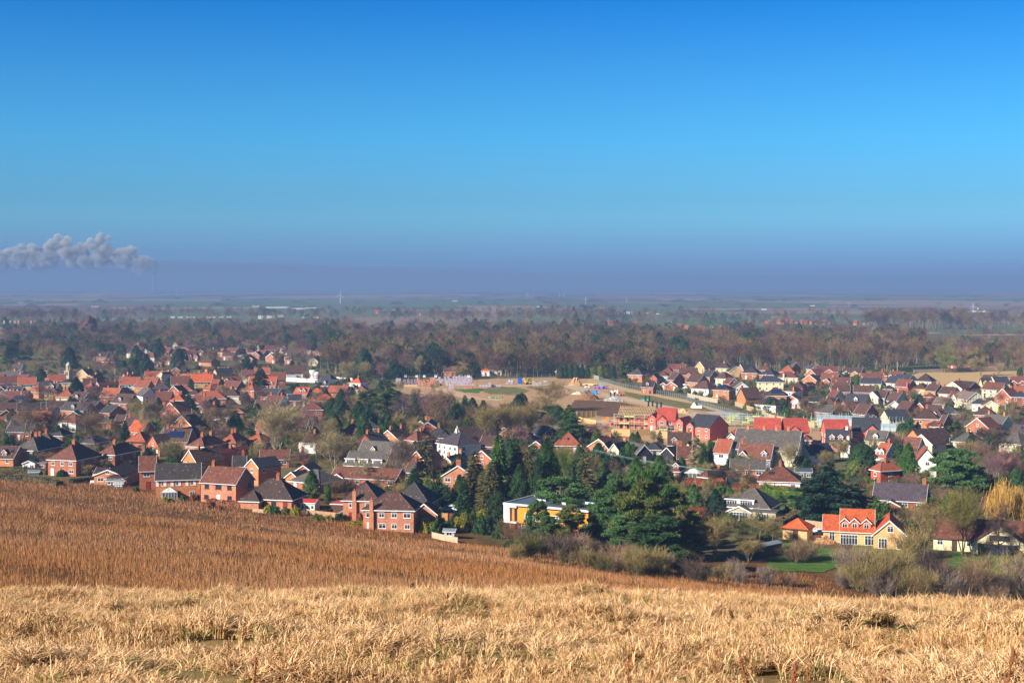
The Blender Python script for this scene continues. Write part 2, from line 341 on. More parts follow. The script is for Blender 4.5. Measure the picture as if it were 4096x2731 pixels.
def block(H, cx, cy, w, d, eh, typ, tan, z0=-.6, ov=.4, barge=True):
    """one volume with its roof: e ridge along x, f ridge along y (gable to the front), h hipped, a flat"""
    x0, x1, y0, y1 = cx - w/2, cx + w/2, cy - d/2, cy + d/2
    W = H.wall; W.box(x0, x1, y0, y1, z0, eh)
    if typ == 'e':
        rise = d/2 * tan
        for x in (x0, x1): W.poly([(x, y0, eh), (x, y1, eh), (x, cy, eh + rise)])
        chev(H.roof, cy, d, eh, tan, ov, .13, x0 - .25, x1 + .25, 'x')
        if barge:
            for a in ((x0 - .30, x0 - .252), (x1 + .252, x1 + .30)): chev(H.trim(), cy, d, eh, tan, ov + .02, .27, a[0], a[1], 'x', dz=-.12)
            H.trim('gutter').box(x0 - .2, x1 + .2, y0 - ov - .06, y0 - ov, eh - ov * tan - .08, eh - ov * tan + .07)
        return eh + rise
    if typ == 'f':
        rise = w/2 * tan
        for y in (y0, y1): W.poly([(x0, y, eh), (x1, y, eh), (cx, y, eh + rise)])
        chev(H.roof, cx, w, eh, tan, ov, .13, y0 - .25, y1 + .25, 'y')
        if barge:
            for a in ((y0 - .30, y0 - .252), (y1 + .252, y1 + .30))[:1 if cy == 0 else 1]: chev(H.trim(), cx, w, eh, tan, ov + .02, .27, a[0], a[1], 'y', dz=-.12)
        return eh + rise
    if typ == 'h':
        o = ov; z = eh - .05
        a, b_, c, e = x0 - o, x1 + o, y0 - o, y1 + o
        Rr = H.roof
        if w >= d:
            rise = (d/2 + o) * tan; L = (b_ - a) - (e - c); r0 = ((a + b_) / 2 - L/2, cy, z + rise); r1 = ((a + b_) / 2 + L/2, cy, z + rise)
            Rr.poly([(a, c, z), (b_, c, z), r1, r0]); Rr.poly([(b_, e, z), (a, e, z), r0, r1]); Rr.poly([(b_, c, z), (b_, e, z), r1]); Rr.poly([(a, e, z), (a, c, z), r0])
        else:
            rise = (w/2 + o) * tan; L = (e - c) - (b_ - a); r0 = (cx, (c + e) / 2 - L/2, z + rise); r1 = (cx, (c + e) / 2 + L/2, z + rise)
            Rr.poly([(a, c, z), (b_, c, z), r0]); Rr.poly([(b_, e, z), (a, e, z), r1]); Rr.poly([(b_, c, z), (b_, e, z), r1, r0]); Rr.poly([(a, e, z), (a, c, z), r0, r1])
        Rr.box(a, b_, c, e, z - .06, z - .002)
        # hip and ridge tiles
        for p, q in (((a, c, z), r0), ((b_, c, z), r1 if w >= d else r0), ((b_, e, z), r1), ((a, e, z), r0 if w >= d else r1), (r0, r1)):
            if (Vector(p) - Vector(q)).length > .3: Rr.tube([p, q], .11, 4, 0, False)
        if barge:
            G_ = H.trim('gutter')
            G_.box(a - .03, b_ + .03, c - .06, c - .003, z - .14, z + .06); G_.box(a - .03, b_ + .03, e + .003, e + .06, z - .14, z + .06)
            G_.box(a - .06, a - .003, c, e, z - .14, z + .06); G_.box(b_ + .003, b_ + .06, c, e, z - .14, z + .06)
        return z + rise
    if typ == 'a':
        H.roof.box(x0 - .3, x1 + .3, y0 - .3, y1 + .3, eh, eh + .25); return eh + .25
HOUSES = []; FOOT = []
BAT = dict(A=(0, 1700), B=(700, 1700), C=(1350, 1700), D=(2050, 1700), E=(2700, 1700), F=(3296, 1700), G=(0, 1200), H=(700, 1200), I=(1400, 1300), J=(2100, 1300), K=(2700, 1400), L=(3296, 1300), S=(0, 0))
def src(z, x, y):
    o = BAT[z]; k = 1 if z == 'S' else 1 / 2.94
    return o[0] + x * k, o[1] + y * k
def house(zone, X0, X1, X2, Ye, typ, wall, roof, eh=4.3, d=8.0, feats='', pitch=38, name='house', label=None, cat=None, ext=(), group=None, wins=True, seed=None, barge=True):
    """front face between X0 and X1 (columns of the zoom), its side reaching to X2, eave row Ye at the corner both share"""
    k = 1 if zone == 'S' else 1 / 2.94
    left = X2 < X0
    ax = X0 if left else X1
    px, py = src(zone, ax, Ye)
    x, y, z = unproj(px, py, eh)
    s = F / y; u = x / y
    Wp = max(X1 - X0, 6) * k; Dp = (X2 - X1 if not left else X2 - X0) * k
    kk = max(-.93, min(.93, Dp / (s * d)))
    r = math.asin(kk / math.sqrt(1 + u * u)) + math.atan(u)
    w = Wp / (s * max(.2, math.cos(r) + u * math.sin(r)))
    w = min(w, 34)
    a = (math.cos(r), -math.sin(r)); b = (math.sin(r), math.cos(r)); sg = 1 if left else -1
    cx = x + sg * a[0] * w/2 + b[0] * d/2; cyy = y + sg * a[1] * w/2 + b[1] * d/2
    zg = float(min(ground(x, y), ground(cx, cyy)))
    rnd = random.Random(seed if seed is not None else int(px * 7 + py))
    root = empty(name, (cx, cyy, z), -r)
    H = House(name); tan = math.tan(R(pitch)); near = s > 11.5; mid = s > 9
    top = block(H, 0, 0, w, d, eh, typ, tan, barge=barge)
    fe = feats.split()
    wl = []      # (side, position along it, height, width, height of window, kind)
    solars = []; dorm = []
    for q in ext:       # (x, y, w, d, eh, type[, pitch]) in metres from the centre
        block(H, q[0], q[1], q[2], q[3], q[4], q[5], math.tan(R(q[6] if len(q) > 6 else pitch)), barge=barge)
    gx = None
    for f in fe:
        if f[0] == 'g':   # front gable wing: g<fraction>:<width>
            p, gw = f[1:].split(':'); p, gw = float(p), float(gw)
            gx = -w/2 + w * p; proj_ = .9
            dd = d/2 + proj_; geh = eh - .02
            block(H, gx, -d/2 - proj_ + dd/2, gw, dd, geh, 'f', min(tan, tan * d / gw * .98) if typ != 'f' else tan, barge=barge)
            wl.append(('G', gx, geh - (1.6 if eh > 3.5 else 1.9), min(1.5, gw * .5), 1.15))
            if eh > 3.5: wl.append(('G', gx, .9, min(1.8, gw * .55), 1.2))
    wallo = H.wall.build('wall', MATS['masonry'], root, (*COL[wall], 1.0 if wall in ('brick', 'orange', 'dark', 'red', 'pinkred', 'buff', 'mixed', 'stone') else 0.0))
    rv = rnd.uniform(.85, 1.15)
    roofo = H.roof.build('roof', MATS['roof_tiles'], root, (*(c * rv for c in RCOL[roof]), 1.0 if roof in ('brown', 'darkbrown', 'grey', 'darkgrey', 'redbrown') and near else .25))
    tcol = (.8, .8, .78) if rnd.random() < .85 or wall == 'black' else (.1, .05, .03)
    for nm_, m_ in H.trims: m_.build(nm_, TRIM, root, tcol)
    if wall == 'tudor' or 't' in fe:
        t = MB(); n = int(w / 1.1)
        zt = eh - 2.3 if eh > 3.5 else .3
        for q in range(n + 1):
            xx = -w/2 + .08 + (w - .16) * q / n; t.box(xx - .07, xx + .07, -d/2 - .03, -d/2 + .02, zt, eh - .02)
        t.box(-w/2, w/2, -d/2 - .035, -d/2 + .02, zt - .16, zt); t.box(-w/2, w/2, -d/2 - .035, -d/2 + .02, zt + 1.0, zt + 1.1)
        for sx_ in (-1, 1):
            m_ = int(d / 1.2)
            for q in range(m_ + 1):
                yy = -d/2 + .08 + (d - .16) * q / m_; hh = eh + (min(yy + d/2, d/2 - yy) * tan * .92 if typ == 'e' else 0)
                t.box(sx_ * w/2 - .03, sx_ * w/2 + .03, yy - .07, yy + .07, zt, hh)
            t.box(sx_ * w/2 - .035, sx_ * w/2 + .035, -d/2, d/2, zt - .16, zt); t.box(sx_ * w/2 - .035, sx_ * w/2 + .035, -d/2, d/2, eh - .1, eh + .02)
        t.build('timber_frame', TRIM, root, (.05, .035, .03))
    # chimneys: c<fraction along ridge>[:pots]
    for f in fe:
        if f in ('cw', 'wb'): continue
        if f[0] == 'c':
            p = f[1:].split(':'); fr = float(p[0]); pots = int(p[1]) if len(p) > 1 else 2
            c = MB(); cw = .45 + .16 * pots
            if typ == 'f' or (typ == 'h' and d > w): L = d - (w if typ == 'h' else 1.0); qx, qy = 0, -L/2 + L * fr
            else: L = w - (d if typ == 'h' else 1.0); qx, qy = -L/2 + L * fr, 0
            zc = top - 1.0; zt = top + 1.0
            c.box(qx - cw/2, qx + cw/2, qy - .3, qy + .3, zc, zt); c.box(qx - cw/2 - .07, qx + cw/2 + .07, qy - .37, qy + .37, zt, zt + .12)
            ch = c.build('chimney', MATS['masonry'], root, (*(COL['white'] if 'cw' in fe else COL['orange'] if wall in ('buff', 'cream', 'yellow') else (.34, .125, .065)), 1.0))
            if near or mid:
                for k2 in range(pots):
                    pp = MB(); xx = qx - cw/2 + cw * (k2 + .5) / pots; pp.tube([(xx, qy, zt + .12), (xx, qy, zt + .6)], [.12, .09], 6); pp.build('chimney_pot', PAINT, ch, (.55, .16, .08))
        elif f[0] == 'x':  # external stack on the front wall: x<fraction>
            fr = float(f[1:]); c = MB(); qx = -w/2 + w * fr; zt = eh + 2.0
            c.box(qx - .5, qx + .5, -d/2 - .55, -d/2 + .01, -.6, eh - .4); c.box(qx - .38, qx + .38, -d/2 - .6, -d/2 - .02, eh - .4, zt); c.box(qx - .45, qx + .45, -d/2 - .67, -d/2 + .05, zt, zt + .1)
            ch = c.build('chimney', MATS['masonry'], root, (*COL['orange' if wall == 'white' else wall], 1.0))
            pp = MB(); pp.tube([(qx, -d/2 - .31, zt + .1), (qx, -d/2 - .31, zt + .65)], [.13, .1], 6); pp.build('chimney_pot', PAINT, ch, (.55, .16, .08))
        elif f[0] == 'd':  # dormer in the front slope: d<fraction>[:width]
            p = f[1:].split(':'); fr = float(p[0]); dw = float(p[1]) if len(p) > 1 else 1.6
            qx = -w/2 + w * fr; z0 = eh + .35; yf = -d/2 + (z0 - eh) / tan + .1; hh = 1.25
            D = House('d')
            if dw <= 2.4:
                D.wall.box(qx - dw/2, qx + dw/2, yf, yf + hh / tan + .6, z0 - .3, z0 + hh)
                D.wall.poly([(qx - dw/2, yf, z0 + hh), (qx + dw/2, yf, z0 + hh), (qx, yf, z0 + hh + dw/2 * .9)])
                chev(D.roof, qx, dw, z0 + hh, .9, .2, .1, yf - .2, yf + (hh + .8) / tan + .9, 'y'); chev(D.barge, qx, dw, z0 + hh, .9, .22, .2, yf - .26, yf - .2, 'y', dz=-.1)
            else:
                D.wall.box(qx - dw/2, qx + dw/2, yf, yf + hh / tan + .4, z0 - .3, z0 + hh); D.roof.box(qx - dw/2 - .2, qx + dw/2 + .2, yf - .3, yf + hh / tan + .9, z0 + hh, z0 + hh + .16)
                D.barge.box(qx - dw/2 - .24, qx + dw/2 + .24, yf - .36, yf - .3, z0 + hh - .06, z0 + hh + .2)
            do = D.wall.build('dormer', MATS['masonry'], root, (*(COL['white'] if wall in ('white', 'cream', 'bluewhite', 'black') or dw > 2.4 else RCOL[roof] if roof == 'orange' else COL[wall]), 0.0))
            D.roof.build('dormer_roof', MATS['roof_tiles'], do, (*RCOL[roof], 0) if dw <= 2.4 else (.2, .2, .2, 0)); D.barge.build('bargeboard', TRIM, do, (.8, .8, .78))
            if dw > 2.4:
                n_ = 2 if dw > 5 else 1
                for q in range(n_): add_window(do, (qx - dw/2 + dw * (q + .5) / n_, yf, z0 + .05), 0, dw / n_ * .8, 1.05)
            else: add_window(do, (qx, yf, z0 + .1), 0, min(1.1, dw * .7), 1.1)
            dorm.append(qx)
        elif f[0] == 'v' and near or f[0] == 's':  # v<fraction> rooflight, s<fraction>:<w> solar panels, on the front slope
            p = f[1:].split(':'); fr = float(p[0]); pw = float(p[1]) if len(p) > 1 else .8; ph = 1.0 if f[0] == 'v' else min(3.0, d * .32)
            qx = -w/2 + w * fr; m_ = MB(); n_ = max(1, int(pw / 1.05)) if f[0] == 's' else 1; sl = math.atan(tan); cz = eh + d/2 * tan * .52
            yy = -d/2 * .48
            for q in range(n_):
                for q2 in range(2 if f[0] == 's' else 1):
                    x_0 = qx - pw/2 + pw * q / n_ + .03; x_1 = qx - pw/2 + pw * (q + 1) / n_ - .03
                    v0 = -ph/2 + ph * q2 / (2 if f[0] == 's' else 1) + .03; v1 = v0 + ph / (2 if f[0] == 's' else 1) - .06
                    P = lambda a_, v_, t_: (a_, yy + v_ * math.cos(sl) - t_ * math.sin(sl), cz + v_ * math.sin(sl) + t_ * math.cos(sl))
                    t0, t1 = .08, .28
                    i0 = len(m_.v)
                    m_.v += [P(x_0, v0, t0), P(x_1, v0, t0), P(x_1, v1, t0), P(x_0, v1, t0), P(x_0, v0, t1), P(x_1, v0, t1), P(x_1, v1, t1), P(x_0, v1, t1)]
                    for fc in ((0, 3, 2, 1), (4, 5, 6, 7), (0, 1, 5, 4), (1, 2, 6, 5), (2, 3, 7, 6), (3, 0, 4, 7)): m_.f.append(tuple(i0 + k3 for k3 in fc)); m_.m.append(0)
            m_.build('solar_panel' if f[0] == 's' else 'rooflight', mat_plain('solar_glass', (.015, .03, .09), .15, spec=.7) if f[0] == 's' else GLASS, root)
        elif f[0] == 'k':  # white conservatory on the front: k<fraction>
            conservatory(root, -w/2 + w * float(f[1:]), -d/2, 3.4, 2.6)
        elif f[0] == 'l':  # lean-to porch roof along the front
            lr = MB(); lr.extr([(-d/2 - 1.5, 2.2), (-d/2 - .01, 2.95), (-d/2 - .01, 3.07), (-d/2 - 1.5, 2.32)], -w/2, w/2, 'x')
            i0 = 0; lr.f += [(0, 1, 2, 3), (7, 6, 5, 4)]; lr.m += [0, 0]
            lr.build('porch_roof', MATS['roof_tiles'], root, (*RCOL['redbrown'], 0))
    if wins and typ != 'a':
        ww = .95 if not near else 1.25; kd = 'b' if 'wb' in fe else 'w'
        front_fl = [eh - 1.62] + ([.85] if eh > 3.5 else []) if eh > 2.2 else [.7]
        step_ = 2.7 if near else 3.0
        n = max(1, int(w / step_))
        door = rnd.randrange(n)
        for fi, zf in enumerate(front_fl):
            for q in range(n):
                xx = -w/2 + w * (q + .5) / n + (rnd.uniform(-.2, .2) if near else 0)
                if gx is not None and abs(xx - gx) < 1.9: continue
                gd = (fi == len(front_fl) - 1)
                if gd and q == door:
                    dm = MB(); dm.box(xx - .45, xx + .45, -d/2 - .05, -d/2 + .01, 0, 2.05); dm.box(xx - .52, xx - .45, -d/2 - .07, -d/2 + .01, 0, 2.12); dm.box(xx + .45, xx + .52, -d/2 - .07, -d/2 + .01, 0, 2.12); dm.box(xx - .52, xx + .52, -d/2 - .07, -d/2 + .01, 2.05, 2.14)
                    dm.build('door', PAINT, root, rnd.choice([(.7, .7, .7), (.08, .05, .04), (.25, .04, .03), (.7, .7, .7)])); continue
                add_window(root, (xx, -d/2, zf), 0, ww * rnd.choice([1, 1, 1.3]) if near else ww, 1.1 if eh > 2.4 else .8, kd, near)
        sd2 = -1 if left else 1
        if abs(Dp) > s * 1.2:
            n2 = 1 if d < 7 else 2
            if typ == 'e' and not near: n2 = rnd.choice([0, 1, 1])
            for zf in front_fl:
                for q in range(n2):
                    if rnd.random() < .75: add_window(root, (sd2 * w/2, -d/2 + d * (q + .5) / n2, zf), R(90) * sd2, ww * .9, 1.05, kd, near)
        if typ == 'f' and eh < 3.5 and w > 5: add_window(root, (0, -d/2, eh + .35), 0, 1.0, 1.0, kd, near)
        for wq in wl: add_window(root, (wq[1], -d/2 - .9, wq[2]), 0, wq[3], wq[4], kd, near)
    cat = cat or ('bungalow' if eh < 3.05 else 'cottage' if eh < 3.5 else 'house')
    if name == 'house' and cat != 'house': root.name = cat
    base = label or f"{WWORD[wall]} {cat} with {RWORD[roof]} {'hipped ' if typ == 'h' else 'gabled ' if typ == 'f' else ''}roof" + (' and solar panels' if any(f[0] == 's' for f in fe) else ' and dormers' if dorm else ' and chimney' if any(f[0] in 'cx' for f in fe) else '')
    X, Y = proj(cx, cyy, z + eh)
    thing(root, base, cat, group, None if label else (X, Y))
    HOUSES.append(root); FOOT.append((cx, cyy, math.hypot(w, d) / 2))
    root['w'] = w; root['d'] = d
    return root
def conservatory(parent, cx, yb, w, d, top=None):
    m = MB(); h = 2.1; y0 = yb - d
    for k in range(6): x = cx - w/2 + w * k / 5; m.box(x - .04, x + .04, y0, y0 + .08, 0, h)
    for k in range(1, 4): y = y0 + d * k / 4; m.box(cx - w/2, cx - w/2 + .08, y - .04, y + .04, 0, h); m.box(cx + w/2 - .08, cx + w/2, y - .04, y + .04, 0, h)
    m.box(cx - w/2, cx + w/2, y0 - .02, y0 + .1, h, h + .1); m.box(cx - w/2, cx - w/2 + .1, y0, yb, h, h + .1); m.box(cx + w/2 - .1, cx + w/2, y0, yb, h, h + .1)
    m.box(cx - w/2, cx + w/2, y0, y0 + .07, 0, .5); m.box(cx - w/2, cx - w/2 + .07, y0, yb, 0, .5); m.box(cx + w/2 - .07, cx + w/2, y0, yb, 0, .5)
    pk = (cx, y0 + d * .55, h + 1.0)
    for p in ((cx - w/2, y0, h), (cx - w/6, y0, h), (cx + w/6, y0, h), (cx + w/2, y0, h), (cx - w/2, y0 + d/2, h), (cx + w/2, y0 + d/2, h), (cx - w/2, yb, h), (cx + w/2, yb, h), (cx, yb, h + 1.)): m.tube([p, pk], .06, 4)
    o = m.build('conservatory', WHITE, parent)
    g = MB(); g.box(cx - w/2 + .02, cx + w/2 - .02, y0 + .02, yb, .5, h)
    g.build('glazing', mat_plain('pale_glass', (.10, .12, .14), .1, spec=.6), o)
    r_ = MB(); hh = h + .08
    cor = [(cx - w/2, y0, hh), (cx + w/2, y0, hh), (cx + w/2, yb, hh), (cx - w/2, yb, hh)]; p2 = (cx, y0 + d * .55, h + .97)
    for k in range(4): r_.poly([cor[k], cor[(k + 1) % 4], p2])
    r_.build('glass_roof', mat_plain('polycarbonate', (.62, .62, .55), .4), o)
    return o
def in_poly(px, py, poly):
    c = False; j = len(poly) - 1
    for i in range(len(poly)):
        xi, yi = poly[i]; xj, yj = poly[j]
        if (yi > py) != (yj > py) and px < (xj - xi) * (py - yi) / (yj - yi) + xi: c = not c
        j = i
    return c
SITE = [(1570, 1555), (1700, 1530), (1900, 1517), (2360, 1507), (2480, 1548), (2740, 1598), (2900, 1650), (3200, 1690), (3560, 1700), (3640, 1735), (3500, 1790), (2900, 1790), (2600, 1790), (2450, 1760), (2330, 1730), (2250, 1690), (1960, 1655), (1790, 1600), (1620, 1580)]
YFIELD = [(3640, 1500), (3700, 1487), (4200, 1484), (4200, 1545), (3950, 1540), (3780, 1560), (3650, 1530)]
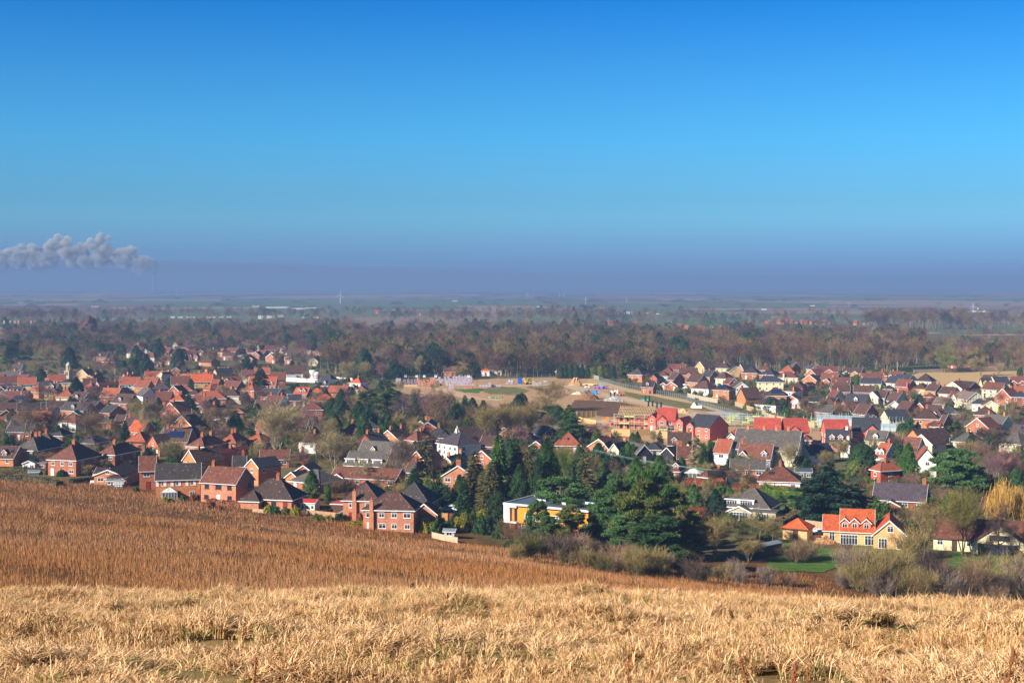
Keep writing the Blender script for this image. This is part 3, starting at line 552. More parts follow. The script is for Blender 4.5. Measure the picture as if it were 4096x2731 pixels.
# zone X0 X1 X2 Ye type wall roof eh d feats [pitch]
HL = '''
A 170 440 720 300 h orange grey 4.3 13 c.3:3,c.7:3 40
A 1150 1350 1660 350 h dark redbrown 4.8 13 c.15:3 38
A 1640 1830 1830 527 e brick redbrown 5 8 - 38
A 1890 2200 2300 190 e brick brown 4.5 9 s.5:5,c.05 38
A 1715 1880 2250 270 f brick darkbrown 2.8 11 c.7:3 40
A 930 1110 1290 215 h dark purple 2.6 9 v.4,v.7 30
A 2200 2400 2500 262 h orange redbrown 2.6 8 - 38
B 90 250 585 432 f orange brown 4.6 9.5 c.3 42
B 345 405 880 350 f brick redtile 4.6 19 c.1,c.6 38
B 145 340 600 255 h orange redbrown 4.5 12 c.1:3,c.9:3 38
B 525 715 860 215 h brick redtile 4.3 10 c.2,c.7 42
B 830 980 1250 495 f orange slate 5 8 - 38
B 1300 1440 1600 620 f orange darkgrey 2.5 6 - 35
B 1345 1700 1980 690 h brick grey 2.5 9 - 30
B 1420 1600 1720 540 f brick slate 2.5 7 - 32
B 1000 1340 1350 395 e brick redbrown 2.6 8 - 30
C -90 680 820 640 e brick redbrown 2.5 8 g.12:3 30
C 80 550 690 480 e dark grey 2.6 9 d.12:3,d.45:3,d.8:3 38
C 600 1070 1215 925 h brick darkgrey 2.6 11 - 40
C 1110 1250 1290 800 h dark darkgrey 2.5 6 - 28
C 1185 1370 1570 460 f cream slate 3.0 10 c.1,c.9 38
C 1165 1415 1690 245 h white purple 4.0 9 c.1,cw 36
C 800 940 1160 185 h red redbrown 4.6 9 c.5,c.9 42
C 1040 1330 1340 150 h brick darkgrey 4.2 8 c.2,v.7 36
C 905 1225 1235 75 f orange grey 4.0 8 d.5,c.8 34
C 1370 1460 1870 135 f orange darkbrown 3 13 - 45
C 1900 2240 2245 110 f orange grey 3 8 - 34
C 165 500 505 40 h white slate 2.7 8 - 32
D 510 800 805 242 h brick redtile 2.7 8 v.2,v.5 42
D 205 350 420 245 f brick redbrown 2.6 6 s.5:2 34
D 365 560 220 110 f black slate 2.8 9 - 36
D 890 1140 1300 262 f orange redbrown 4.2 9 c.9 32
D 1025 1135 1200 292 f orange slate 4.0 10 - 50
D 1135 1250 1400 298 f cream slate 4.0 10 c.9 50
D 1465 1635 1330 330 f black grey 3.2 9 - 45
D 1590 1740 1745 290 h stone slate 2.6 7 - 40
D 1825 2100 2105 232 e brick brown 2.7 8 d.28,c.95 42
D 2005 2110 2235 275 f yellow darkgrey 4.0 11 - 52
D 1740 1890 2060 345 f black darkbrown 2.8 10 c.8 42
D 1940 2100 2105 388 e brick redbrown 2.6 8 c.1 38
D 1815 1960 2035 545 h brick redbrown 2.7 8 d.7 38
E 280 390 760 617 h cream redbrown 2.6 14 c.5 36
E 455 625 735 325 e bluewhite redtile 3.8 8 - 42
E 430 505 630 345 f yellow brown 3.0 6 - 45
E 735 1120 1190 395 e grey redbrown 2.8 8 d.8,g.18:4,c.0 44
E 1450 1590 1870 345 f white slate 3.2 11 c.1,cw 48
E 985 1470 1475 670 h white redbrown 2.6 10 v.3:1.6,c.6 34
E 650 1060 1065 520 e brick grey 2.5 7 - 34
K 1775 2060 2065 1080 e pink slate 3.2 8 d.25,d.6,c.9,cw 42
F 195 300 420 235 f white redbrown 4.0 9 c.3,cw 42
F 550 665 895 540 h red redtile 4.5 6.5 c.5:3 42
F 590 710 880 372 e bluewhite redtile 3.4 8 d.25:1.4,d.65:1.4,c.9 42
F 1095 1320 1070 405 f white redtile 5.0 9 - 50
F 1145 1515 950 180 e orange darkbrown 2.6 9 c.45,c.9 36
F 880 1090 1200 300 e white redbrown 3.2 8 - 42
J 1445 1535 1600 1092 f pinkred newred 5 9 - 42
J 1550 1760 1800 1118 e pinkred newred 5 9 g.3:3.4,l 42
J 1765 1855 1975 1140 f pinkred newred 5 10 - 42
K 150 410 630 905 e pinkred slate 4.8 10 g.16:3.2 36
K 930 1240 1245 955 e pinkred newred 4.6 9 c.85 42
K 1300 1577 1245 955 e pinkred newred 4.6 9 g.35:4.6 42
K 1780 2060 1715 970 e pinkred newred 4.6 9 g.75:4.6 42
L 330 655 660 1245 e pinkred slate 4.6 9 g.72:4.6 42
K 660 785 790 995 h pinkred newred 3 6 - 40
K 620 700 705 1020 f white brown 2.6 6 - 45
K 1500 1600 1605 1060 h orange redbrown 2.6 7 - 35
K 50 260 265 275 e orange brown 4.2 8 g.5:2.6,c.0 36
J 1210 1375 1450 585 h orange darkgrey 4.2 9 - 38
J 1460 1552 1600 622 f brick brown 3.2 8 - 42
J 1560 1680 1700 600 h white redbrown 3.6 8 - 36
J 1675 1750 1880 642 e brick brown 4.2 9 c.1 38
J 1655 1790 1850 715 f brick brown 2.5 7 - 32
J 1590 1665 1720 705 f brick redbrown 2.5 6 - 32
J 1895 2035 2165 670 e orange brown 4.2 9 k.0 38
J 1590 1740 1780 570 h brick redbrown 4 8 - 40
J 1680 1880 1890 520 e brick redbrown 3 8 c.9 36
K 240 345 470 208 f buff brown 3.6 8 d.5 38
K 310 410 520 315 e orange slate 4.2 9 c.4,g.25:2.4 36
K 475 600 700 338 h cream brown 4.2 8 - 42
K 465 640 675 215 h cream brown 3.2 8 c.9 36
K 640 810 600 248 f buff darkgrey 3.6 8 - 32
K 740 805 955 228 f orange slate 3.6 9 - 42
K 790 965 1015 272 h brick darkbrown 3.8 9 - 38
K 970 1130 1150 240 h brick redbrown 3.8 8 c.1 34
K 990 1160 1245 295 h brick slate 4.2 9 - 36
K 960 1275 1280 378 h cream slate 4.8 9 - 30
K 1190 1440 1465 325 h cream redbrown 3.6 8 x.35 34
K 1230 1400 1420 262 h brick redtile 3.4 8 - 42
K 1325 1365 1480 212 e brick grey 3.4 8 - 36
K 640 750 570 385 f brick redbrown 3.4 7 - 42
K 690 870 640 442 f white brown 3.8 8 - 36
K 330 440 490 448 e buff slate 2.5 7 - 32
K 445 635 715 475 h orange brown 4.5 9 s.5:4 30
K 830 1015 725 560 e orange brown 4.3 9 l,c.0 42
K 1040 1310 1325 540 h orange brown 4.0 10 s.55:5 34
K 1290 1410 1500 488 h white brown 4.0 8 x.9 36
K 1500 1560 1655 415 h brick brown 4.2 8 - 36
K 1360 1500 1560 440 h brick brown 4.2 9 c.1 36
K 1500 1660 1715 355 f orange brown 3.8 8 - 36
K 1545 1600 1740 222 e buff darkgrey 3.8 8 c.8 34
K 1660 1915 1920 255 e brick redbrown 3.8 8 g.6:4 36
K 1530 1660 1780 295 f brick redbrown 3.4 8 c.3 36
K 1955 2180 2240 272 e orange brown 3.2 8 g.3:3,g.75:3,c.0 34
K 1820 2000 2030 330 h orange slate 3 8 s.3:2 34
K 1840 2060 2065 388 e yellow redbrown 2.9 8 g.85:2.8,c.0 34
K 1745 1815 1840 370 f brick slate 2.8 6 - 40
K 1840 2055 2060 490 e orange brown 4.4 8 l,c.0 34
K 2100 2345 2350 495 e brick brown 4.4 8 l 34
L 425 670 690 688 e cream slate 2.8 8 c.0 32
L 440 690 700 635 e white redbrown 3.2 8 - 36
L 615 740 755 597 h brick redtile 3.6 8 c.1 40
L 750 900 985 607 e brick redbrown 3.4 8 c.1,g.3:2.6 34
L 800 985 1100 652 e tudor slate 3.8 8 g.15:2.8 34
L 1075 1260 1320 665 h cream darkbrown 3.6 8 - 42
L 830 985 1095 722 e red redbrown 4.4 8 x.99 38
L 1050 1185 1260 745 h buff brown 4.2 8 - 36
L 1190 1310 1415 775 e orange brown 4.2 8 c.95 36
L 1345 1500 1615 808 e tudor brown 3.4 8 c.0 36
L 1480 1700 1850 742 e brick darkbrown 2.8 9 c.1 34
L 1870 1990 1820 705 e yellow darkbrown 2.9 8 d.25:1.6,d.75:1.6 40
L 1935 2020 2190 680 f yellow slate 3.6 8 - 38
L 2190 2400 2410 682 e dark redbrown 3.4 8 g.2:3,g.7:3,c.3 38
L 1850 2075 2190 762 e tudor redbrown 4.2 8 - 38
L 1525 1690 1900 872 e tudor lightbrown 4.4 8 g.15:3 36
L 2185 2390 2400 785 e brick redtile 2.6 8 - 30
L 2205 2400 2410 850 h dark slate 4.4 8 - 34
L 745 905 715 950 f white brown 4.0 8 - 36
L 740 850 990 888 e cream brown 3.2 8 c.6 42
L 505 640 720 850 f tudor brown 4.2 8 - 42
L 625 715 775 852 e tudor brown 4.0 8 c.9 36
L 845 985 1135 1000 e pinkred brown 3.0 8 c.8 40
L 770 1017 655 1105 e tudor slate 3.8 8 k.9 38
L 1065 1345 1350 1108 h orange brown 4.0 9 c.8 38
L 1350 1400 1510 1162 e brick brown 3.0 8 - 38
L 1200 1390 1395 1195 h brick redbrown 2.6 6 - 30
L 1190 1370 1380 1042 e pinkred brown 3 8 g.75:3 38
L 1380 1590 1595 1042 h dark slate 3 8 - 36
L 1085 1170 1290 962 f brick redbrown 3 8 - 42
L 1770 2010 2020 1062 h orange brown 4.3 8 - 38
L 1880 2050 1850 940 f cream redbrown 3.6 8 - 32
L 1740 1910 1915 930 h white slate 3.2 7 - 34
L 340 480 640 1048 e brick brown 4.2 9 - 38
L 450 510 640 1137 e brick slate 2.6 7 - 36
K 1790 1870 2000 555 e cream redbrown 3.5 8 c.9 36
K 1580 1800 1810 610 h stone slate 2.6 7 - 30
K 1370 1480 1545 612 f white brown 3 7 - 36
K 1290 1420 1470 570 f brick redbrown 2.8 7 - 34
K 1470 1600 1650 680 f buff redbrown 3 7 - 36
K 1700 1880 1960 640 h white brown 3.4 8 - 32
L 1215 1380 1400 905 h brick brown 2.6 7 - 32
L 1285 1420 1530 928 e tudor lightbrown 2.8 8 - 34
L 1180 1290 1300 845 h orange redbrown 3 6 - 34
L 0 110 210 930 e brick darkbrown 3 8 - 34
L 100 250 330 800 e stone darkbrown 3 8 - 34
L 700 825 830 755 h stone slate 2.4 6 - 34
L 980 1050 1055 880 h cream redbrown 2.6 7 - 34
L 2200 2352 2400 1290 e orange purple 2.8 9 s.9:2 34
F 1500 1620 1640 120 h brick redbrown 2.6 7 - 30
F 1780 1880 1890 150 h brick redbrown 2.6 8 - 30
G -40 210 212 972 e brick redbrown 4 8 c.95,c.2 38
G 210 420 425 985 e cream redtile 4 8 - 38
G 395 640 700 1010 h buff slate 4.4 8 c.35:3,c.9 32
G 715 830 860 970 h buff slate 4 8 - 30
G 565 650 740 1050 e buff darkgrey 3.4 8 c.3,c.8,d.5 36
G 560 770 775 945 e brick redtile 3.6 8 c.1 36
G 50 225 330 1105 e brick slate 4 8 d.15:1,d.38:1,d.6:1,d.85:1,c.9 38
G 150 240 330 1195 e cream grey 3.4 8 s.6:5,c.7 36
G 35 95 200 1215 f buff brown 3.4 8 - 44
G 1130 1165 1410 1000 f brick redtile 3.4 13 c.9 42
G 1410 1640 1645 985 e white redtile 3.2 8 c.5 40
G 975 1125 1130 1000 e cream brown 3.2 8 c.3,c.8:3 40
G 1440 1480 1670 915 f buff slate 3.6 9 c.6 42
G 1700 1965 1970 905 e brick redtile 3.4 8 c.1 38
G 1690 1830 1900 980 e orange redtile 3.4 8 c.6 38
G 2010 2235 2245 985 e buff redbrown 3.4 8 c.25:3,c.5:3,c.95 44
G 1905 2010 2015 945 e stone darkgrey 3.4 8 - 36
H 190 440 442 955 e buff orange 3.4 8 c.1,c.6:3,c.9 42
G 1790 1995 2005 1045 h dark purple 4.3 9 c.0:3 34
G 1680 1870 1600 1125 f white grey 4.2 9 c.3 40
G 2010 2155 2235 1180 h orange orange 4.4 10 c.3:3,c.7:3 36
G 1180 1290 1485 1325 e brick darkgrey 3.3 8.5 - 32
G 1045 1095 1240 1265 e brick darkgrey 3.3 8 - 32
G 895 950 1090 1240 e brick darkgrey 3.3 8 x.99 32
G 775 785 945 1215 e brick darkgrey 3.3 8 - 32
G 550 780 785 1275 e brick brown 3 8 - 36
G 770 960 1000 1370 f brick grey 3 8 - 32
G 1160 1300 1430 1440 h brick grey 2.8 8 - 34
G 1340 1440 1530 1450 e brick brown 3 8 - 36
G 1510 1660 1830 1548 e brick orange 3 9 v.3,v.5,v.7,c.5 38
G 0 150 160 1340 f brick brown 3 8 - 34
G 0 200 205 1290 e brick brown 3 8 - 34
G 205 470 475 1295 e brick darkbrown 3 8 - 34
G 470 545 550 1310 h brick darkbrown 3 7 - 34
G 545 690 700 1345 e brick slate 2.8 8 s.5:5 34
G -30 60 95 1060 f dark brown 4 8 - 40
G 1597 1635 1650 595 f white slate 3 9 - 62
G 1642 1675 1690 597 f white slate 3 9 - 62
G 1695 1730 1745 600 f white slate 3 9 - 62
G 1745 1765 1790 602 f white slate 3 9 - 62
G 1932 1966 1990 660 f white slate 3 9 - 62
G 1995 2028 2060 665 f white slate 3 9 - 62
G 2155 2192 2210 662 f orange darkgrey 3 8 - 48
G 2220 2255 2275 664 f orange darkgrey 3 8 - 48
G 2288 2322 2350 668 f orange darkgrey 3 8 - 48
G 2030 2090 2150 530 f tudor slate 3.2 8 - 46
G 1900 1960 2015 548 h brick redbrown 3.2 8 - 36
G 2140 2195 2225 558 h orange redbrown 3.4 8 - 36
G 2190 2240 2290 576 h orange redbrown 3.4 8 - 36
G 2240 2300 2340 580 h orange redbrown 3.4 8 s.5:3 36
G 1280 1320 1480 512 f brick redbrown 3.4 10 c.5 40
G 1500 1590 1600 555 e dark purple 3.2 9 - 40
G 1640 1725 1730 508 e brick brown 3.2 8 c.8 40
G 1745 1890 1895 525 h dark redbrown 3.2 8 - 34
G 135 240 300 815 e cream grey 3 8 c.6 38
G 475 555 560 830 h white redbrown 2.8 7 - 38
G 700 780 785 860 e cream grey 2.8 8 - 34
G 915 990 1000 865 f orange redtile 2.8 7 - 46
G 1810 1900 1940 735 h brick darkbrown 3 8 - 32
G 2015 2120 2130 830 f brick darkbrown 2.6 7 - 36
H 425 455 545 535 e white redbrown 3.2 8 c.8 36
H 530 580 640 562 h orange redbrown 3.4 8 - 34
H 590 640 690 585 h orange redbrown 3.4 8 - 34
H 735 775 835 592 h orange redbrown 3 8 - 34
H 815 850 962 562 e orange redbrown 3 9 - 36
H 855 930 990 620 h orange redbrown 3 8 - 34
H 965 1040 1112 632 e orange redbrown 3 8 - 34
H 965 990 1070 560 f orange redbrown 3 9 - 42
H 1060 1200 1205 580 e dark redbrown 3 8 - 36
H 1120 1235 1240 530 e orange redbrown 3 8 g.5:3 38
H 1205 1290 1310 558 e dark redbrown 3 8 g.9:3 36
H 1310 1430 1435 545 e orange redbrown 3 8 - 34
H 1440 1575 1580 570 e orange redbrown 3 8 c.0 36
H 1550 1600 1655 592 h orange darkgrey 3 8 - 34
H 1620 1690 1720 605 h orange redbrown 3 8 - 34
H 1690 1750 1770 632 f orange redbrown 3 7 c.3 34
H 1770 1840 1890 620 h orange redbrown 3 8 - 34
H 1890 1950 2022 635 h orange redbrown 3 8 - 34
H 505 560 665 620 h orange redbrown 3 8 - 34
H 120 265 272 525 e cream redbrown 3.2 8 - 36
H 275 350 360 560 e dark redbrown 3.2 8 - 36
H 930 1030 1035 515 e cream redbrown 3 8 - 40
H 0 60 70 590 e brick redbrown 3 8 - 36
H 265 330 335 605 f brick redbrown 3 8 - 36
H 20 100 110 650 h cream grey 3 8 - 34
H 575 690 700 520 h dark redbrown 3 8 - 34
H 1130 1165 1210 650 f orange redbrown 3 7 - 42
H 1230 1260 1320 612 f orange redbrown 3 7 - 42
H 1340 1380 1480 640 f orange redbrown 3 7 - 42
H 1640 1672 1740 680 f orange redbrown 3 7 - 42
H 1290 1370 1400 700 h orange brown 3 7 - 34
H 450 490 755 848 f buff slate 4 10 c.2,c.9 40
H 545 575 785 942 f white redtile 3.6 10 - 42
H 785 930 935 890 e brick redbrown 3.2 8 c.3 38
H 800 905 910 920 f cream grey 3 8 - 42
H 930 1110 1115 862 e brick redtile 3.2 8 c.0,c.95 38
H 1120 1300 1305 935 e dark redbrown 3.2 10 - 38
H 1310 1530 1540 850 e dark brown 3 10 - 38
H 865 1180 1212 1005 e white orange 3 9 d.18:1.6,d.5:1.6,d.82:1.6 44
H 2050 2180 2270 978 h white orange 4 8 c.4 36
H 2015 2150 2185 1052 h white redbrown 3.4 8 d.5:1.2 34
H 2110 2240 2280 1060 h brick redtile 3 8 - 34
H 330 415 590 1048 h buff redtile 3 9 - 34
H 420 560 600 1000 e buff redtile 3 8 - 34
H 0 205 215 1062 h buff redtile 2.8 9 - 32
H 190 595 610 1157 h brick redtile 2.8 9 - 34
H 250 365 430 1248 h orange redbrown 4.2 9 c.5:3 38
H 360 430 560 1282 h orange redbrown 4.2 9 c.5:3,v.8 38
H 1160 1200 1305 1090 f cream slate 3 9 - 38
H 1250 1400 1410 1103 h cream slate 3 8 - 32
H 1395 1545 1625 1105 e brick orange 4.2 8 d.4:1.8,d.75:1.8 34
H 1560 1765 1780 1105 h cream orange 3 8 - 32
H 1590 1830 1840 1170 h brick brown 3 9 c.1:3 34
H 1650 1880 1885 1187 h orange orange 2.8 8 - 34
H 1330 1485 1490 1177 e brick slate 2.6 8 - 30
H 1670 1850 1860 1085 h white slate 2.8 8 c.0 34
H 1890 1995 2005 1187 h orange orange 2.6 8 - 30
H 1490 1735 1745 1290 h brick redbrown 4.2 9 c.3:3,v.6 34
H 1495 1580 1590 1182 f white redbrown 2.6 7 - 38
H 690 800 815 1320 h brick redtile 2.6 8 - 32
H 600 650 700 1380 h white redbrown 3 7 - 34
I 460 575 585 1052 f white orange 2.8 8 - 34
I 1060 1200 1210 925 f brick orange 2.8 7 - 40
I 1100 1240 1250 548 e orange redbrown 3 9 - 34
I 1545 1640 1660 540 h white orange 3 8 - 34
I 1660 1780 1785 528 e cream brown 3.4 8 - 36
J 360 430 510 550 f orange brown 3 8 - 42
J 660 830 850 470 h white grey 2.8 8 - 28
J 1040 1190 1195 300 e brick redtile 3 8 - 36
L 1450 1560 1570 465 h brick brown 3 8 - 30
L 1650 1715 1720 468 h brick brown 3 8 - 30
L 1930 2050 2055 480 h brick brown 3 8 - 30
'''
for line in HL.strip().split('\n'):
    q = line.split()
    fts = '' if q[10] == '-' else q[10].replace(',', ' ')
    house(q[0], float(q[1]), float(q[2]), float(q[3]), float(q[4]), q[5], q[6], q[7], float(q[8]), float(q[9]), fts, float(q[11]), barge=q[6] != 'pinkred')
# the nearest houses, one by one
house('A', -230, 155, 310, 385, 'e', 'orange', 'brown', 2.6, 8, 'd.7:1.5 v.88', 38, label='orange brick dormer cottage with brown roof behind the bare hedge at the field', wins=True)
house('A', 563, 893, 1200, 415, 'h', 'brick', 'redbrown', 4.6, 13, 'c.35:3', 38, label='long brick semi with ribbed brown hipped roof beside the white summer house')
house('A', 1105, 1430, 1655, 592, 'f', 'orange', 'darkbrown', 2.6, 15, '', 21, ext=((2.6, -8.4, 4.2, 3.0, 2.2, 'h', 24), (-4.2, 1.0, 3.2, 5, 2.3, 'e', 26)), label='low orange brick bungalow with wide dark roof and pale blue bargeboards')
tw = house('B', -223, 297, 300, 622, 'e', 'orange', 'darkgrey', 5, 8, 'k.32', 38, label='long terrace house with white upper panels and a white conservatory', barge=True)
def panels(root, n, eh):
    w, d = root['w'], root['d']
    for k in range(n):
        m = MB(); x = -w/2 + w * (k + .02) / n; m.box(x, x + w / n * .34, -d/2 - .05, -d/2 + .01, eh - 1.75, eh - .35); m.box(x - .05, x, -d/2 - .07, -d/2 + .01, eh - 1.8, eh - .3); m.box(x + w/n * .34, x + w/n * .34 + .05, -d/2 - .07, -d/2 + .01, eh - 1.8, eh - .3)
        m.build('cladding_panel', TRIM, root, (.82, .82, .8))
panels(tw, 6, 5)
house('B', 300, 715, 935, 685, 'e', 'mixed', 'redbrown', 5, 8, 'c.05 wb', 38, label='mottled red brick house with red-brown roof at the right end of the terrace')
house('B', 795, 1370, 1545, 880, 'h', 'mixed', 'darkbrown', 2.6, 9, 'c.8 wb', 40, ext=((-3.4, -4.6, 4.4, 4.2, 2.35, 'h', 42),), label='dark hipped bungalow with pointed bay beside the yellow bushes')
house('B', 683, 832, 836, 478, 'e', 'orange', 'darkgrey', 4.6, 7, 'c.9', 34, label='dark-roofed brick wing house behind the tall lamp post')
house('C', 65, 480, 600, 890, 'h', 'mixed', 'brown', 4.8, 10, 'x.33', 40, label='brick house with big pyramid brown roof beside the red pergola roof')
house('C', 300, 895, 985, 1003, 'h', 'mixed', 'brown', 4.8, 8.5, 'x.17', 36, ext=((6.8, 3.2, 5.2, 5.0, 3.4, 'f', 38),), label='mottled brick house with brown hipped roof, nearest to the field')
house('C', 1235, 1600, 1690, 600, 'f', 'mixed', 'slate', 4.8, 9, 'c.02:5', 32, label='brick gable end with big chimney of five red pots')
hs_ = house('E', 670, 1440, 1530, 300, 'e', 'cream', 'grey', 5, 11, 'c.15 c.42 c.62 c.82', 44, label='long cream house with steep grey roof and four ridge chimneys')
house('E', 590, 1110, 1235, 985, 'h', 'stone', 'grey', 2.7, 10, 'd.28:7.4', 38, ext=((4.6, -6.4, 5.6, 3.0, 2.4, 'a'), (-1.2, -6.2, 5.4, 3.4, 2.1, 'f', 24)), label='pale glazed bungalow with grey hipped roof and long white dormer')
add_window(HOUSES[-1], (-1.2, -7.9, .2), 0, 4.2, 1.8); add_window(HOUSES[-1], (4.6, -7.9, .8), 0, 2.4, 1.2)
house('F', 570, 1190, 1237, 895, 'e', 'dark', 'purple', 4.6, 9, 'c.02:3 c.99:3', 36, ext=((-1.6, -6.0, 4.2, 3.4, 3.6, 'f', 26),), label='old brick house with long purple slate roof and two end chimneys', seed=5)
house('E', 1265, 1553, 1622, 1226, 'h', 'buff', 'orange', 2.5, 5.2, '', 32, label='small buff brick garage with orange pyramid roof', cat='garage', name='garage')
house('F', 195, 585, 588, 1248, 'e', 'buff', 'orange', 3.1, 8.5, 'd.12:1.9 d.42:1.9 d.78:1.9', 42, ext=((-5.2, .3, 3.6, 7.0, 2.9, 'e', 36), (6.6, -1.6, 6.6, 11, 3.0, 'f', 41)), label='new buff brick house with orange roof, three dormers and arched windows', seed=3, wins=False)
for q in ((-5.2, -3.2, .6, 1.2, 1.8), (-1.7, -4.25, .1, 3.6, 2.1), (2.5, -4.25, .1, 2.0, 2.1), (5.2, -7.1, .1, 1.8, 2.1), (6.7, -7.1, 3.5, 1.3, 1.3), (8.6, -7.1, .1, 1.2, 2.1)): add_window(HOUSES[-1], q[:3], 0, q[3], q[4])
house('F', 1265, 2330, 2335, 1370, 'e', 'cream', 'redbrown', 2.7, 10, 'c.75', 33, ext=((4.3, -2.8, 10.4, 9.5, 2.5, 'f', 35),), label='wide cream house with red-brown roof and big glazed white gable', seed=8)
for r_ in list(HOUSES)[-1:]:
    fold = MB(); w_, d_ = r_['w'], r_['d']; gy = -2.8 - 9.5/2
    for k in range(9): fold.box(.2 + k * .95, .28 + k * .95, gy - .1, gy + .02, 0, 2.2)
    fold.box(.1, 7.9, gy - .1, gy + .02, 2.2, 2.35); fold.box(.1, 7.9, gy - .1, gy + .02, 0, .1)
    fd = fold.build('folding_door', mat_plain('brown_frame', (.12, .04, .025), .5), r_); gp = MB(); gp.box(.2, 7.8, gy - .04, gy + .01, .1, 2.2); gp.build('pane', GLASS, fd)
    tri = MB(); tri.box(2.4, 6.4, gy - .06, gy + .02, 3.0, 4.1); tri.build('gable_window', GLASS, r_)

# more of the closely built old town and estates, half hidden among the trees
def infill(n, xr, yr, seed, walls, roofs, eh=(2.8, 3.6)):
    r = random.Random(seed); k = 0; t = 0
    while k < n and t < n * 40:
        t += 1; px, py = r.uniform(*xr), r.uniform(*yr); x, y, z = unproj(px, py, 3.2)
        if in_poly(px, py + 25, SITE) or in_poly(px, py + 25, YFIELD): continue
        if any(a_ - 20 <= px <= c_ + 20 and b_ <= py <= d_ + 10 for a_, b_, c_, d_ in ((1735, 1735, 1935, 1840), (50, 1840, 215, 1900), (535, 1560, 650, 1635), (250, 1500, 300, 1560), (1040, 1490, 1130, 1570), (1130, 1490, 1300, 1545), (3230, 1690, 3420, 1870), (2330, 1560, 2500, 1700))): continue
        if any((x - a) ** 2 + (y + 5 - b) ** 2 < (c + 5.5) ** 2 for a, b, c in FOOT): continue
        s = F / y; w = r.uniform(7, 12) * s * .8; sd_ = r.uniform(2, 6) * s
        house('S', px - w, px, px + sd_, py, r.choice('eeefhh'), r.choice(walls), r.choice(roofs), r.uniform(*eh), 8, r.choice(['', 'c.2', 'c.8', 'c.5:3', 'c.1 c.9', 'd.5:1.4']), r.uniform(33, 42)); k += 1
infill(32, (-20, 1380), (1505, 1600), 41, ['brick', 'orange', 'brick', 'dark', 'cream', 'buff'], ['redtile', 'redbrown', 'brown', 'slate', 'redtile', 'grey'])
infill(24, (-20, 1300), (1600, 1800), 42, ['brick', 'orange', 'brick', 'dark', 'white'], ['redtile', 'redbrown', 'brown', 'darkgrey', 'brown'])
infill(10, (1380, 2300), (1700, 1900), 43, ['brick', 'orange', 'dark'], ['redbrown', 'brown', 'slate', 'grey'])
infill(20, (420, 1300), (1385, 1450), 44, ['orange', 'brick', 'orange', 'cream'], ['redbrown', 'brown', 'redbrown'])
infill(12, (2480, 4090), (1500, 1640), 45, ['brick', 'orange', 'orange', 'cream', 'white'], ['brown', 'redbrown', 'darkbrown', 'brown', 'slate'], (2.6, 3.8))
infill(9, (3300, 4090), (1640, 1800), 46, ['brick', 'orange', 'cream'], ['brown', 'redbrown', 'grey'])
# ---------------------------------------------------------------- trees: prototypes 10 m high, shared by the copies
def slivers(P, D, L, W, rng, tips=1):
    """thin triangles: root P, direction D, length L, width W"""
    D = D / (np.linalg.norm(D, axis=1, keepdims=True) + 1e-9)
    S = np.cross(D, rng.normal(size=D.shape)); S /= (np.linalg.norm(S, axis=1, keepdims=True) + 1e-9)
    n = len(P); V = np.empty((n, 3, 3), np.float32)
    V[:, 0] = P - S * (W / 2)[:, None]; V[:, 1] = P + S * (W / 2)[:, None]; V[:, 2] = P + D * L[:, None]
    return V
def tri_mesh(name, Vs, mats):
    V = np.concatenate(Vs).reshape(-1, 3); return mesh_np(name, V, np.arange(len(V)).reshape(-1, 3), mats)
def leaf_quads(P, Nn, S, rng):
    """small pointed diamonds, two triangles each: centre P, normal Nn, size S"""
    Nn = Nn / (np.linalg.norm(Nn, axis=1, keepdims=True) + 1e-9)
    A = np.cross(Nn, rng.normal(size=Nn.shape)); A /= (np.linalg.norm(A, axis=1, keepdims=True) + 1e-9); B = np.cross(Nn, A)
    s = S[:, None]; n = len(P); V = np.empty((n, 2, 3, 3), np.float32)
    a, b, c, d = P - A * s * .5, P + B * s * .28, P + A * s * .5, P - B * s * .28
    V[:, 0, 0] = a; V[:, 0, 1] = b; V[:, 0, 2] = c; V[:, 1, 0] = a; V[:, 1, 1] = c; V[:, 1, 2] = d
    return V.reshape(-1, 3, 3)
def grow(rng, mb, cm, p, d, ln, r, lev, maxlev, tips, spread, up, wob=.18):
    pts = [p]; rs = [r]; q = p.copy(); dd = d.copy(); n = 4 if lev < 2 else 3
    for k in range(n):
        dd = dd + rng.normal(size=3) * wob * (.6 + .3 * lev); dd[2] += up * (.25 if lev else .5); dd /= np.linalg.norm(dd)
        q = q + dd * ln / n; pts.append(q.copy()); rs.append(r * (1 - .62 * (k + 1) / n))
        if lev >= maxlev - 1: tips.append((q.copy(), dd.copy()))
    (mb if lev < 2 else cm).tube([tuple(a) for a in pts], rs, 5 if lev == 0 else 4 if lev < 2 else 3, 0, False)
    if lev >= maxlev: return
    nb = [7, 5, 4, 3][min(lev, 3)]
    for k in range(nb):
        f = (.28 if lev == 0 else .3) + (.72 if lev == 0 else .68) * (k + .6) / nb; i = min(int(f * n), n - 1); a = pts[i] + (pts[i + 1] - pts[i]) * (f * n - i)
        az = rng.uniform(0, 2 * math.pi) if lev else 2.4 * k + rng.uniform(-.5, .5)
        sd_ = np.array([math.cos(az), math.sin(az), 0]); nd = dd * .55 + sd_ * spread * rng.uniform(.7, 1.25) + np.array([0, 0, .2 * up]); nd /= np.linalg.norm(nd)
        grow(rng, mb, cm, a, nd, ln * rng.uniform(.5, .72) * (1.1 - .35 * f if lev == 0 else 1), rs[i] * .55, lev + 1, maxlev, tips, spread, up, wob)
